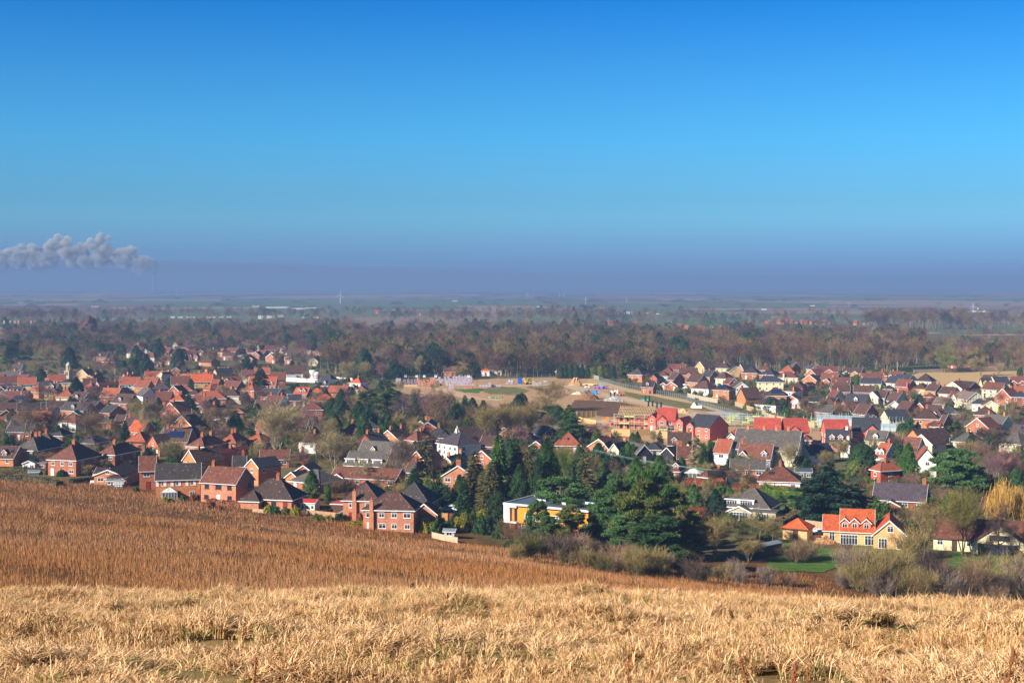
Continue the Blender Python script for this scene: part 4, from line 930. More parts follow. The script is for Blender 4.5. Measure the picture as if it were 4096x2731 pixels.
def bare_proto(seed, spread=.8, up=.5, trunk=.3, ntw=5200, cw=None, tw=.045, twl=.85, fork=1, r0=.17, droop=0):
    rng = np.random.default_rng(seed); mb = MB(); cm = MB(); tips = []
    for k in range(fork):
        az = 2 * math.pi * k / fork + .5; d = np.array([math.cos(az) * (.28 if fork > 1 else .03), math.sin(az) * (.28 if fork > 1 else .03), 1.]); d /= np.linalg.norm(d)
        grow(rng, mb, cm, np.array([0., 0, -.3]), d, 6.4, r0 / (fork ** .4), 0, 3, tips, spread, up)
    T = np.array([t[0] for t in tips]); Dt = np.array([t[1] for t in tips])
    top = T[:, 2].max(); sc = 9.6 / top
    for m in (mb, cm): m.v = [(a * sc, b * sc, c * sc) for a, b, c in m.v]
    T = T * sc
    keep = T[:, 2] > 10 * trunk * .8; T, Dt = T[keep], Dt[keep]
    idx = rng.integers(0, len(T), ntw); P = T[idx] + rng.normal(size=(ntw, 3)) * .22
    out = P - np.array([0, 0, 5.]); out[:, 2] *= .5; out /= (np.linalg.norm(out, axis=1, keepdims=True) + 1e-6)
    D = Dt[idx] * .7 + out * .5 + rng.normal(size=(ntw, 3)) * .45; D[:, 2] += .25 - droop
    V = slivers(P, D, rng.uniform(.4, 1.1, ntw) * twl, rng.uniform(.6, 1.3, ntw) * tw, rng)
    me_t = mb.mesh('tree_trunk', BARK)
    c = cm.mesh('tmp', TWIG)
    # merge the small branches with the twigs
    bm = bmesh.new(); bm.from_mesh(c); bmesh.ops.triangulate(bm, faces=bm.faces); vv = np.array([v.co[:] for v in bm.verts]); ff = np.array([[v.index for v in f.verts] for f in bm.faces]); bm.free(); bpy.data.meshes.remove(c)
    me_c = tri_mesh('tree_crown', [vv[ff].astype(np.float32), V], [TWIG])
    w = np.percentile(np.hypot(P[:, 0], P[:, 1]), 96) * 2
    return me_t, me_c, w
def trunk_mesh(h=9, r=.16, lean=0):
    mb = MB(); mb.tube([(0, 0, -.3), (lean * .3, 0, h * .4), (lean, 0, h * .75), (lean, .05, h)], [r * 1.2, r * .8, r * .5, r * .1], 6, 0, False); return mb
def cypress_proto(seed, shape='tear', n=9000, size=.26):
    rng = np.random.default_rng(seed)
    t = rng.uniform(0, 1, n) ** .9; az = rng.uniform(0, 2 * math.pi, n)
    if shape == 'tear': rad = 2.0 * np.sin(np.pi * np.clip(t, 0, 1) ** .62) ** .75 * (1 - t * .35)
    elif shape == 'column': rad = 1.0 * np.clip((1 - t) * 5, 0, 1) ** .6 * np.clip(t * 9 + .4, 0, 1)
    elif shape == 'dome': rad = 3.6 * np.sqrt(np.clip(1 - (t * 1.02) ** 2.2, 0, 1)) * np.clip(t * 5 + .55, 0, 1)
    lump = 1 + .13 * np.sin(az * 3 + t * 9 + seed) + .11 * np.sin(az * 7 - t * 17) + .09 * np.sin(t * 41 + az * 2)
    rr = rad * lump * rng.uniform(.72, 1.03, n) ** .6
    P = np.stack([np.cos(az) * rr, np.sin(az) * rr, t * 9.7 + .2], 1)
    Nn = np.stack([np.cos(az), np.sin(az), .4 + 0 * az], 1) + rng.normal(size=(n, 3)) * .55
    A = leaf_quads(P, Nn, rng.uniform(.6, 1.4, n) * size, rng)
    m = n // 2; idx = rng.integers(0, n, m); D = np.stack([np.cos(az[idx]) * .6, np.sin(az[idx]) * .6, np.ones(m)], 1) + rng.normal(size=(m, 3)) * .3
    B = slivers(P[idx], D, rng.uniform(.25, .6, m), np.full(m, .09), rng)
    return trunk_mesh(8, .2).mesh('tree_trunk', BARK), tri_mesh('tree_crown', [A, B], [LEAF]), 2 * float(np.percentile(rr, 97))
def spruce_proto(seed, tiers=17, wide=2.4, droop=.35, n_per=60, gap=0.0):
    rng = np.random.default_rng(seed); P = []; Dd = []; mb = trunk_mesh(9.6, .17)
    for k in range(tiers):
        f = k / (tiers - 1.); z = 1.2 + 8.4 * f; r = wide * (1 - f) ** .85 * rng.uniform(.85, 1.1) + .15
        nb = max(4, int(9 - 4 * f))
        for b in range(nb):
            az = rng.uniform(0, 2 * math.pi) if gap else 2 * math.pi * (b + rng.uniform(-.3, .3)) / nb + k; L = r * rng.uniform(.7, 1.15)
            tip = np.array([math.cos(az) * L, math.sin(az) * L, z - droop * L])
            if L > .8: mb.tube([(0, 0, z), tuple(tip * [.5, .5, 1] + [0, 0, droop * L * .6]), tuple(tip)], [.05, .03, .01], 3, 0, False)
            m = int(n_per * (L / wide + .25)); s = rng.uniform(.12, 1, m) ** .7
            p = np.stack([math.cos(az) * L * s, math.sin(az) * L * s, z - droop * L * s ** 1.6], 1)
            side = np.array([-math.sin(az), math.cos(az), 0]); off = rng.normal(size=m) * .22 * L * (1.1 - s * .7)
            p += side * off[:, None]; p[:, 2] += rng.normal(size=m) * .09 - .1 * np.abs(off)
            P.append(p); Dd.append(np.tile([math.cos(az) * .8, math.sin(az) * .8, -.25], (m, 1)) + side * np.sign(off)[:, None] * .5)
    P = np.concatenate(P); D = np.concatenate(Dd) + rng.normal(size=P.shape) * .25; n = len(P)
    A = slivers(P, D, rng.uniform(.35, .8, n), rng.uniform(.12, .24, n), rng)
    B = leaf_quads(P, D * [.3, .3, 0] + [0, 0, 1] + rng.normal(size=P.shape) * .3, rng.uniform(.2, .42, n), rng)
    return mb.mesh('tree_trunk', BARK), tri_mesh('tree_crown', [A, B], [LEAF]), 2 * wide * .9
def pine_proto(seed, nclump=34, wide=3.0, low=.3, n_per=330, flat=.62, cs=1.0):
    rng = np.random.default_rng(seed); mb = MB(); A = []
    mb.tube([(0, 0, -.3), (.15, .1, 3), (-.1, .2, 6), (.1, 0, 8.6)], [.24, .18, .12, .05], 6, 0, False)
    for k in range(nclump):
        t = rng.uniform(low, .97); az = rng.uniform(0, 2 * math.pi); L = wide * math.sqrt(max(.02, 1 - ((t - low - .22) / (1.02 - low - .22 + .02)) ** 2)) * rng.uniform(.3, .95)
        c = np.array([math.cos(az) * L, math.sin(az) * L, t * 9.6]); r = rng.uniform(.55, 1.0) * (1.15 - .35 * t) * cs
        mb.tube([(0, 0, c[2] - .8), tuple(c * [.55, .55, 1] - [0, 0, .45]), tuple(c - [0, 0, .15])], [.085, .055, .02], 4, 0, False)
        m = n_per; v = rng.normal(size=(m, 3)); v /= np.linalg.norm(v, axis=1, keepdims=True); v[:, 2] = np.where(v[:, 2] < -.25, -v[:, 2] * .4, v[:, 2])
        rr = r * rng.uniform(.45, 1.05, m) * (1 + .25 * np.sin(v[:, 0] * 7 + k) * np.sin(v[:, 1] * 6)); p = c + v * rr[:, None] * [1.15, 1.15, flat]
        D = v * .8 + [0, 0, .75] + rng.normal(size=(m, 3)) * .35
        A.append(slivers(p, D, rng.uniform(.22, .5, m), rng.uniform(.07, .15, m), rng)); A.append(leaf_quads(p, v + rng.normal(size=(m, 3)) * .4, rng.uniform(.16, .34, m), rng))
    return mb.mesh('tree_trunk', BARK), tri_mesh('tree_crown', A, [LEAF]), 2 * wide
def cedar_proto(seed, wide=5.2, tiers=13):
    rng = np.random.default_rng(seed); mb = MB(); A = []
    mb.tube([(0, 0, -.3), (0, 0, 4), (.1, 0, 9)], [.4, .28, .08], 6, 0, False)
    for k in range(tiers):
        f = k / (tiers - 1.); z = .9 + 8.5 * f; rr = wide * (1 - f ** 1.4) ** .75 + .5
        for b in range(6 if f < .8 else 3):
            az = rng.uniform(0, 2 * math.pi); L = rr * rng.uniform(.5, 1.0)
            mb.tube([(0, 0, z - .3), (math.cos(az) * L * .5, math.sin(az) * L * .5, z), (math.cos(az) * L, math.sin(az) * L, z - .1)], [.1, .06, .02], 4, 0, False)
            m = int(240 * L / wide) + 60; s = rng.uniform(.15, 1.05, m); wd = (.32 * L) * np.sin(np.clip(s, 0, 1) * 2.6 + .25)
            off = rng.uniform(-1, 1, m) * wd; p = np.stack([math.cos(az) * L * s - math.sin(az) * off, math.sin(az) * L * s + math.cos(az) * off, z + rng.normal(size=m) * .1 - .22 * s ** 2 - .1 * np.abs(off)], 1)
            A.append(leaf_quads(p, np.array([0, 0, 1.]) + rng.normal(size=(m, 3)) * .35, rng.uniform(.25, .55, m), rng))
            D = np.stack([math.cos(az) - math.sin(az) * np.sign(off) * .5, math.sin(az) + math.cos(az) * np.sign(off) * .5, np.full(m, -.35)], 1) + rng.normal(size=(m, 3)) * .3
            A.append(slivers(p, D, rng.uniform(.25, .55, m), rng.uniform(.08, .16, m), rng))
    return mb.mesh('tree_trunk', BARK), tri_mesh('tree_crown', A, [LEAF]), wide * 2 * .9
def willow_proto(seed):
    rng = np.random.default_rng(seed); mb = MB(); cm = MB(); tips = []
    grow(rng, mb, cm, np.array([0., 0, -.3]), np.array([0, 0, 1.]), 6.0, .3, 0, 3, tips, .9, .5)
    T = np.array([t[0] for t in tips]); T *= 9.3 / T[:, 2].max(); T = T[T[:, 2] > 3]
    m = 2600; i = rng.integers(0, len(T), m); p = T[i] + rng.normal(size=(m, 3)) * .35; V = []
    for s in range(3):
        D = np.stack([p[:, 0] * .05, p[:, 1] * .05, np.full(m, -1.)], 1) + rng.normal(size=(m, 3)) * .12
        L = rng.uniform(.7, 1.3, m); V.append(slivers(p, D, L * 1.15, np.full(m, .055), rng)); p = p + D * L[:, None]
    return mb.mesh('tree_trunk', BARK), tri_mesh('tree_crown', V, [TWIG]), 9.0
def shrub_proto(seed, leafy=True, n=2600):
    rng = np.random.default_rng(seed)
    if leafy:
        v = rng.normal(size=(n, 3)); v /= np.linalg.norm(v, axis=1, keepdims=True); v[:, 2] = np.abs(v[:, 2])
        lump = 1 + .2 * np.sin(v[:, 0] * 5 + seed) * np.sin(v[:, 1] * 6 + 1) + .12 * np.sin(v[:, 2] * 11 + v[:, 0] * 7)
        p = v * (lump * rng.uniform(.75, 1.03, n))[:, None] * [5, 5, 9.3]
        A = leaf_quads(p, v + rng.normal(size=(n, 3)) * .5, rng.uniform(.6, 1.5, n), rng); B = slivers(p[: n // 2], v[: n // 2] + [0, 0, .8], rng.uniform(.8, 1.8, n // 2), np.full(n // 2, .35), rng)
        st = MB(); [st.tube([(0, 0, -.3), (math.cos(a) * 1.5, math.sin(a) * 1.5, 5)], [.35, .15], 4, 0, False) for a in (0, 2, 4)]
        return st.mesh('shrub_stem', BARK), tri_mesh('shrub_foliage', [A, B], [LEAF]), 10.
    st = MB(); V = []; P = []; D = []
    for k in range(19):
        az = rng.uniform(0, 2 * math.pi); tl = rng.uniform(.05, .7); d = np.array([math.cos(az) * tl, math.sin(az) * tl, 1.]); q = np.array([math.cos(az) * .8, math.sin(az) * .8, -.3]); pts = [tuple(q)]; L = rng.uniform(6, 9.5)
        for s in range(5):
            d += rng.normal(size=3) * .12; q = q + d / np.linalg.norm(d) * L / 5; pts.append(tuple(q))
            if s: P += [q.copy()] * 1; D += [d.copy()]
        st.tube(pts, [.2, .15, .12, .09, .05, .02], 4, 0, False)
    P = np.array(P); D = np.array(D); i = rng.integers(0, len(P), n); p = P[i] + rng.normal(size=(n, 3)) * .8; dd = D[i] * 1.3 + rng.normal(size=(n, 3)) * .5
    V = slivers(p, dd, rng.uniform(.9, 3.0, n), rng.uniform(.06, .13, n), rng)
    return st.mesh('shrub_stem', BARK), tri_mesh('shrub_twigs', [V], [TWIG]), 10.
PR = {}
def protos():
    PR['bare'] = [bare_proto(1, .8, .45), bare_proto(2, .95, .25), bare_proto(3, .62, .7), bare_proto(4, .75, .5, fork=2), bare_proto(5, 1.05, .15, trunk=.25), bare_proto(6, .7, .6, fork=3)]
    PR['oak'] = [bare_proto(11, 1.1, .1, ntw=9000, tw=.035, twl=.7, r0=.26), bare_proto(12, 1.0, .15, ntw=9000, tw=.035, twl=.7, r0=.24)]
    PR['poplar'] = [bare_proto(13, .45, 1.0, ntw=9000, tw=.03, fork=3), bare_proto(14, .5, .9, ntw=8000, tw=.03, fork=3)]
    PR['birch'] = [bare_proto(21, .5, .5, ntw=3800, tw=.03, twl=1.0, r0=.10, droop=.55), bare_proto(22, .55, .45, ntw=3800, tw=.03, twl=1.0, r0=.10, droop=.5, fork=2)]
    PR['larch'] = [spruce_proto(31, 20, 1.9, .15, 26, 1)]
    PR['cypress'] = [cypress_proto(41), cypress_proto(42)]
    PR['column'] = [cypress_proto(43, 'column', 6000)]
    PR['dome'] = [cypress_proto(44, 'dome', 9000, .36), cypress_proto(45, 'dome', 9000, .36)]
    PR['spruce'] = [spruce_proto(51), spruce_proto(52, 15, 2.0, .5), spruce_proto(53, 19, 2.6, .2)]
    PR['pine'] = [pine_proto(61), pine_proto(62, 30, 3.4, .38), pine_proto(63, 40, 2.7, .2)]
    PR['bigpine'] = [pine_proto(64, 74, 3.7, .06, 560, .7, .95), pine_proto(65, 74, 3.4, .05, 560, .72, .9)]
    PR['cedar'] = [cedar_proto(71), cedar_proto(72, 4.2, 15)]
    PR['willow'] = [willow_proto(81)]
    PR['shrub'] = [shrub_proto(91), shrub_proto(92)]
    PR['scrub'] = [shrub_proto(93, False), shrub_proto(94, False), shrub_proto(95, False, 3400)]
protos()
TCOL = dict(brown=((.22, .14, .085), (.17, .115, .07)), olive=((.26, .20, .08), (.16, .13, .07)), purple=((.21, .115, .105), (.16, .11, .10)), grey=((.24, .18, .14), (.20, .17, .13)), dark=((.085, .06, .05), (.07, .05, .04)),
            gold=((.42, .25, .06), (.25, .17, .08)), rust=((.30, .10, .05), (.14, .09, .06)), pale=((.36, .29, .15), (.30, .25, .16)), birch=((.16, .09, .10), (.55, .52, .46)), lime=((.22, .19, .05), (.2, .17, .09)),
            green=((.065, .14, .025), (.16, .09, .05)), dgreen=((.038, .085, .026), (.12, .08, .05)), bgreen=((.075, .15, .045), (.14, .09, .06)), teal=((.03, .075, .04), (.12, .08, .05)), lgreen=((.10, .17, .025), (.1, .07, .04)), yellow=((.34, .30, .035), (.1, .07, .04)),
            ogreen=((.14, .17, .035), (.2, .12, .07)), mgreen=((.06, .105, .02), (.1, .07, .04)), brgreen=((.12, .11, .04), (.17, .12, .08)))
CWORD = dict(brown='brown', olive='olive brown', purple='purple-brown', grey='grey-brown', dark='dark', gold='golden', rust='rust red', pale='pale brown', birch='white-stemmed', lime='yellowish', green='green', dgreen='dark green', bgreen='blue-green', teal='deep green',
             lgreen='bright green', yellow='yellow', ogreen='olive green', mgreen='mid green', brgreen='brownish green')
KW = dict(bare=('bare_tree', 'bare {} tree', 'tree'), oak=('bare_oak_tree', 'spreading bare {} oak tree', 'oak tree'), poplar=('bare_poplar_tree', 'tall bare {} tree with upright limbs', 'tree'), birch=('birch_tree', 'leafless {} birch', 'birch tree'),
          larch=('larch_tree', 'thin {} larch', 'larch tree'), cypress=('cypress_tree', '{} cypress', 'conifer'), column=('column_cypress_tree', 'narrow {} cypress', 'conifer'), dome=('evergreen_tree', 'broad {} evergreen tree', 'evergreen tree'),
          spruce=('spruce_tree', '{} spruce', 'conifer'), pine=('pine_tree', '{} pine', 'pine tree'), bigpine=('pine_tree', 'large full {} pine', 'pine tree'), cedar=('cedar_tree', 'tiered {} cedar', 'cedar tree'), willow=('willow_tree', 'weeping {} willow', 'willow tree'),
          shrub=('shrub', 'rounded {} shrub', 'shrub'), scrub=('bare_shrub', 'bare {} bush', 'bush'))
trng = random.Random(77)
def put_tree(kind, col, x, y, z, h, w, group=None, label=None, v=None):
    pr = PR[kind]; mt, mc, w0 = pr[trng.randrange(len(pr)) if v is None else v % len(pr)]
    nm, desc, cat = KW[kind]
    root = empty(nm, (x, y, z), trng.uniform(0, 6.28)); root.scale = (w / w0, w / w0, h / 10.)
    j = trng.uniform(.85, 1.18)
    cc, tc_ = TCOL[col]
    obj('stem' if kind in ('shrub', 'scrub') else 'trunk', mt, root, tc_)
    obj('foliage' if kind == 'shrub' else 'twigs' if kind == 'scrub' else 'crown', mc, root, tuple(c * j for c in cc))
    X, Y = proj(x, y, z + h * .6)
    sz = 'small ' if h < 6 and kind not in ('shrub', 'scrub') else ''
    thing(root, label or sz + desc.format(CWORD[col]).replace('white-stemmed birch', 'white-stemmed birch'), cat, group, None if label else (X, Y))
    return root
def tree_px(kind, col, xs, top, base, wpx, label=None, v=None, group=None):
    """tree whose foot is at row base and whose top is at row top in the photograph"""
    x, y, z = unproj(xs, base); s = F / y
    return put_tree(kind, col, x, y, z, (base - top) / s, wpx / s, group, label, v)
def tree_top(kind, col, xs, top, h, w, group=None, label=None):
    """tree of height h whose top is at row top"""
    x, y, z = unproj(xs, top, h); return put_tree(kind, col, x, y, z, h, w, group, label)
# kind colour x top base width   (photograph pixels)
TL = '''
poplar pale 1105 1585 1840 215
bare olive 1200 1690 1845 130
poplar pale 1336 1712 1882 150
bare brown 1265 1735 1850 110
birch birch 1240 1620 1760 90
bare brown 1165 1815 1895 90
bare rust 1215 1835 1880 50
cypress green 1246 1878 2000 75
column green 1310 1935 2015 28
bare brown 1345 1905 2010 95
poplar grey 1603 1735 1940 105
birch birch 1640 1810 1925 60
larch brgreen 1702 1738 1935 78
bare pale 1450 1830 1945 95
bare dark 1385 1905 2010 120
bare brown 1520 1880 1960 70
bare olive 1300 1830 1900 70
spruce green 1995 1733 2040 125
spruce brgreen 1900 1800 2050 120
spruce brgreen 1940 1880 2060 120
dome dgreen 2240 1462 1514 34
cypress dgreen 2262 1455 1514 26
cypress dgreen 2282 1460 1514 28
dome dgreen 2305 1458 1514 34
cypress teal 2328 1456 1514 28
cypress dgreen 2350 1460 1514 28
dome ogreen 2374 1466 1514 38
dome ogreen 2402 1462 1514 38
cypress ogreen 2428 1464 1514 34
dome dgreen 2450 1458 1514 34
spruce dgreen 2060 1745 2030 110
spruce brgreen 2110 1800 2010 95
dome dgreen 1990 1960 2075 110
spruce brgreen 1965 1850 2070 120
cypress dgreen 2080 1860 2070 110
dome ogreen 2300 1950 2120 120
spruce dgreen 1855 1900 2060 70
bigpine ogreen 2290 2010 2200 110
spruce brgreen 2040 1900 2060 110
cypress green 2190 1752 2030 120
cypress dgreen 2155 1830 2040 90
bare ogreen 2255 1770 1960 90
spruce brgreen 2338 1808 2030 105
spruce dgreen 2300 1860 2050 90
cypress dgreen 2420 1850 2000 90
bigpine bgreen 2245 1900 2125 250
bigpine bgreen 2150 1995 2205 120
bigpine bgreen 2190 2060 2215 100
pine ogreen 2255 2040 2200 120
pine dgreen 2300 1990 2150 130
bigpine bgreen 2480 1880 2190 210
bigpine green 2620 1862 2230 230
bigpine ogreen 2550 1900 2240 230
bigpine bgreen 2430 1960 2190 200
bigpine ogreen 2700 1950 2200 180
bigpine dgreen 2640 2060 2275 240
bigpine bgreen 2520 2060 2240 220
bigpine ogreen 2760 2050 2230 120
cypress green 2545 1830 1980 100
cypress green 2640 1822 1970 110
column green 2488 1788 1850 24
column green 2512 1768 1850 26
column green 2532 1775 1850 24
column dgreen 2548 1800 1850 20
spruce green 2815 1768 1885 46
spruce green 2838 1755 1880 44
larch pale 2784 1735 1875 60
cypress bgreen 2775 1935 2070 85
cypress teal 2862 1955 2068 80
bare rust 2790 2010 2110 110
bare dark 2890 1860 1945 95
bare brown 2960 1850 1950 110
oak dark 2995 1895 1955 70
bare olive 2990 1810 1880 90
poplar pale 3160 1762 1885 78
bare olive 3310 1790 1890 80
cedar teal 3310 1838 2080 285
cedar dgreen 3420 1930 2070 170
spruce dgreen 3230 1825 1900 60
dome dgreen 3450 1770 1910 130
dome ogreen 3420 1840 1925 80
bare olive 3370 1760 1845 80
cypress green 3634 1770 1940 86
bigpine bgreen 3825 1780 2010 215
pine bgreen 3900 1860 2010 130
willow gold 4035 1890 2120 185
willow gold 4090 1930 2110 120
birch birch 3945 1820 1965 55
birch birch 3985 1815 1970 60
birch birch 4055 1840 1950 60
bare purple 3990 1800 1950 120
bare purple 4060 1790 1940 130
bare dark 4010 1740 1830 90
poplar lime 3850 1930 2215 180
oak dark 3992 1990 2240 150
bare olive 3692 1985 2240 150
scrub olive 3640 2110 2230 130
poplar olive 2860 2050 2245 155
oak olive 3035 2062 2170 165
poplar olive 2995 2140 2250 115
bare pale 3090 2080 2170 60
scrub brown 3230 2150 2240 100
scrub brown 3180 2165 2250 90
cypress mgreen 1838 1898 2012 68
column lgreen 1856 1995 2050 24
column yellow 2030 1978 2050 38
bare brown 1925 1975 2050 110
dome dgreen 1450 1705 1800 52
cypress dgreen 1438 1705 1800 52
cypress dgreen 1470 1730 1800 38
bare dark 1510 1735 1800 60
oak brown 90 1618 1775 170
oak dark 210 1625 1765 150
oak brown 345 1645 1760 170
cypress dgreen 235 1700 1775 40
cypress green 283 1755 1795 30
cypress green 395 1775 1795 34
spruce dgreen 140 1800 1860 50
spruce dgreen 165 1785 1850 34
cypress teal 590 1790 1850 50
spruce dgreen 500 1680 1770 50
bare brown 175 1805 1865 90
bare pale 660 1760 1835 55
bare olive 425 1830 1890 60
bare olive 505 1830 1880 40
bare olive 350 1855 1905 60
bare pale 570 1620 1760 60
bare brown 620 1600 1700 120
bare olive 560 1590 1700 110
bare brown 700 1640 1760 110
birch birch 670 1625 1740 60
spruce dgreen 755 1575 1665 62
spruce dgreen 940 1640 1735 80
bare brown 850 1620 1740 120
bare brown 800 1700 1760 80
dome dgreen 60 1725 1760 40
cedar dgreen 1040 1452 1572 78
spruce dgreen 990 1415 1485 40
cypress dgreen 1167 1442 1502 34
dome dgreen 740 1470 1500 46
birch birch 1030 1535 1592 40
bare brown 1225 1480 1535 50
bare olive 1250 1560 1610 60
cypress teal 305 1508 1600 70
cypress teal 270 1550 1610 50
bare brown 350 1540 1600 80
bare brown 410 1560 1620 90
birch birch 230 1560 1605 50
bare olive 610 1440 1480 60
cypress teal 585 1415 1492 58
dome dgreen 530 1430 1490 60
dome teal 490 1440 1500 50
bare brown 440 1425 1500 40
birch birch 455 1420 1510 50
birch birch 400 1440 1515 60
bare olive 140 1440 1510 60
bare olive 30 1450 1510 60
bare brown 240 1375 1475 90
bare olive 200 1380 1470 80
pine dgreen 60 1360 1440 100
pine dgreen 20 1355 1440 80
pine dgreen 410 1370 1425 40
pine dgreen 485 1372 1430 50
pine dgreen 440 1370 1420 40
pine dgreen 615 1375 1420 46
dome purple 355 1262 1370 88
pine dgreen 290 1288 1350 55
birch purple 935 1410 1470 60
bare brown 835 1390 1475 70
spruce dgreen 1015 1435 1480 40
cypress green 840 1338 1400 28
bare purple 1530 1445 1525 70
bare olive 1680 1420 1515 70
dome dgreen 1570 1442 1515 90
dome dgreen 1600 1460 1515 60
bare olive 1450 1440 1520 80
bare olive 1390 1440 1520 80
pine dgreen 1548 1510 1600 75
pine dgreen 1545 1560 1700 110
pine dgreen 1478 1555 1690 100
cypress dgreen 1478 1615 1695 72
birch birch 1610 1570 1700 80
birch birch 1700 1560 1680 80
bare brown 1770 1550 1690 110
bare brown 1720 1590 1700 80
dome dgreen 1660 1575 1640 50
spruce dgreen 1860 1578 1660 44
cypress dgreen 1890 1590 1665 60
cypress dgreen 1680 1655 1705 36
cypress yellow 1872 1650 1708 38
dome lgreen 1595 1705 1735 20
poplar olive 1948 1600 1785 130
poplar olive 2045 1595 1780 130
poplar olive 2120 1600 1770 100
birch birch 1925 1720 1790 30
bare olive 2210 1515 1645 150
bare olive 2180 1580 1680 110
pine dgreen 2195 1618 1710 100
cedar green 2278 1612 1775 120
bare purple 2395 1690 1755 100
oak olive 1845 1440 1518 100
bare olive 2005 1350 1500 80
spruce dgreen 1905 1445 1510 44
column teal 1596 1350 1412 32
cypress teal 1638 1318 1370 32
pine dgreen 1530 1362 1405 70
pine dgreen 1465 1368 1400 50
pine dgreen 1760 1365 1410 46
pine dgreen 1700 1330 1380 60
pine dgreen 2100 1350 1440 80
cypress dgreen 2235 1388 1450 50
dome teal 2390 1340 1420 60
dome dgreen 2310 1355 1440 60
spruce ogreen 2530 1378 1445 42
cypress ogreen 2250 1385 1450 36
dome dgreen 2610 1395 1460 66
dome dgreen 2660 1410 1465 40
larch ogreen 2500 1420 1510 60
larch ogreen 2550 1430 1500 60
birch birch 2580 1430 1495 40
column green 2487 1480 1510 14
dome dgreen 3140 1438 1490 40
dome dgreen 3080 1590 1650 60
dome dgreen 3130 1590 1650 50
bare brown 3200 1590 1660 60
birch birch 3060 1560 1640 50
bare brown 3290 1590 1680 90
bare brown 3360 1600 1690 90
bare brown 3420 1610 1690 70
bare brown 3240 1610 1690 60
bare brown 2890 1580 1620 50
bare brown 2540 1510 1540 40
oak ogreen 3772 1372 1490 105
oak olive 3925 1385 1505 95
oak brown 4080 1400 1500 70
oak brown 3850 1380 1480 60
dome dgreen 4080 1470 1510 30
birch birch 4045 1400 1470 60
bare pale 3995 1440 1510 60
spruce dgreen 3440 1330 1385 26
dome dgreen 3460 1352 1400 50
dome dgreen 3350 1410 1450 60
dome dgreen 3380 1400 1440 60
dome dgreen 3680 1380 1410 26
bare brown 3785 1585 1640 60
bare brown 3700 1600 1650 40
dome dgreen 3580 1555 1580 40
dome dgreen 3670 1578 1600 40
dome dgreen 3490 1650 1685 55
cypress green 3672 1685 1725 24
dome dgreen 3610 1690 1735 50
dome dgreen 3640 1700 1745 36
bare pale 3840 1640 1700 60
birch birch 3860 1640 1730 50
birch birch 3820 1650 1720 40
oak dark 3960 1700 1790 110
dome dgreen 3880 1740 1810 40
dome dgreen 3950 1740 1800 40
cypress green 3940 1770 1850 55
column yellow 4005 1640 1680 30
bare brown 4050 1620 1700 60
bare brown 4010 1560 1620 60
oak dark 3560 1735 1835 95
bare olive 3480 1740 1830 60
bare olive 3360 1750 1840 90
bare brown 3270 1850 1900 60
dome dgreen 3200 1815 1880 60
dome ogreen 2950 1820 1870 100
shrub dgreen 2600 1770 1800 60
dome dgreen 2530 1730 1770 30
cypress dgreen 2550 1725 1775 30
bare pale 2615 1715 1785 60
larch dgreen 2640 1720 1785 30
scrub olive 2060 2170 2240 70
'''
for line in TL.strip().split('\n'):
    q = line.split(); tree_px(q[0], q[1], float(q[2]), float(q[3]), float(q[4]), float(q[5]))
LAWN_SHRUBS = '''
shrub yellow 1072 2018 2052 36
shrub dgreen 1100 2022 2055 44
shrub yellow 1182 2024 2062 38
shrub rust 845 2002 2032 38
shrub rust 880 2020 2040 30
shrub ogreen 1145 2028 2058 40
spruce teal 1150 1992 2040 32
shrub yellow 1315 2058 2082 40
shrub dgreen 1360 2050 2080 44
shrub ogreen 1270 2055 2080 50
shrub yellow 1420 2082 2102 60
shrub yellow 1460 2085 2105 40
shrub ogreen 1500 2088 2110 50
shrub yellow 1700 2068 2128 56
shrub mgreen 1740 2075 2132 54
shrub yellow 1765 2065 2120 40
shrub yellow 1840 2062 2125 66
shrub ogreen 1868 2050 2110 50
column green 1895 2032 2110 20
shrub dgreen 1930 2060 2135 70
shrub teal 1975 2055 2130 60
shrub dgreen 2000 2090 2150 60
spruce teal 1825 2040 2085 44
shrub mgreen 1745 2025 2065 60
shrub dgreen 1790 2085 2130 50
shrub yellow 1930 2038 2080 50
shrub lgreen 1910 2060 2100 40
shrub dgreen 2080 2165 2195 60
shrub dgreen 2040 2160 2190 50
shrub rust 1440 2050 2085 24
shrub mgreen 935 2000 2015 40
shrub green 730 1980 2002 20
shrub yellow 662 1985 2010 24
shrub yellow 685 1988 2010 22
shrub rust 790 1975 2000 40
shrub rust 770 1975 2002 26
shrub green 545 1945 1965 26
shrub dgreen 245 1878 1905 36
scrub olive 30 1870 1905 60
shrub lgreen 845 1640 1660 24
shrub lgreen 2992 1960 1975 40
shrub lgreen 2878 1942 1985 38
shrub green 2915 1945 1985 26
shrub dgreen 3155 1918 1950 30
shrub yellow 2947 1925 1938 10
shrub ogreen 3190 2010 2035 60
shrub dgreen 3110 1850 1880 26
shrub brown 4070 2200 2235 60
shrub lgreen 3430 1500 1520 60
shrub yellow 3415 1600 1620 30
shrub lgreen 3420 1880 1900 30
shrub ogreen 1200 1590 1620 50
shrub yellow 1185 1585 1605 60
shrub dgreen 960 1590 1610 40
shrub dgreen 1340 1530 1570 60
shrub dgreen 1290 1525 1560 70
shrub dgreen 1180 1535 1570 60
shrub dgreen 960 1545 1560 60
shrub green 460 1545 1565 50
shrub yellow 440 1545 1555 30
'''
for line in LAWN_SHRUBS.strip().split('\n'):
    q = line.split(); tree_px(q[0], q[1], float(q[2]), float(q[3]), float(q[4]), float(q[5]))
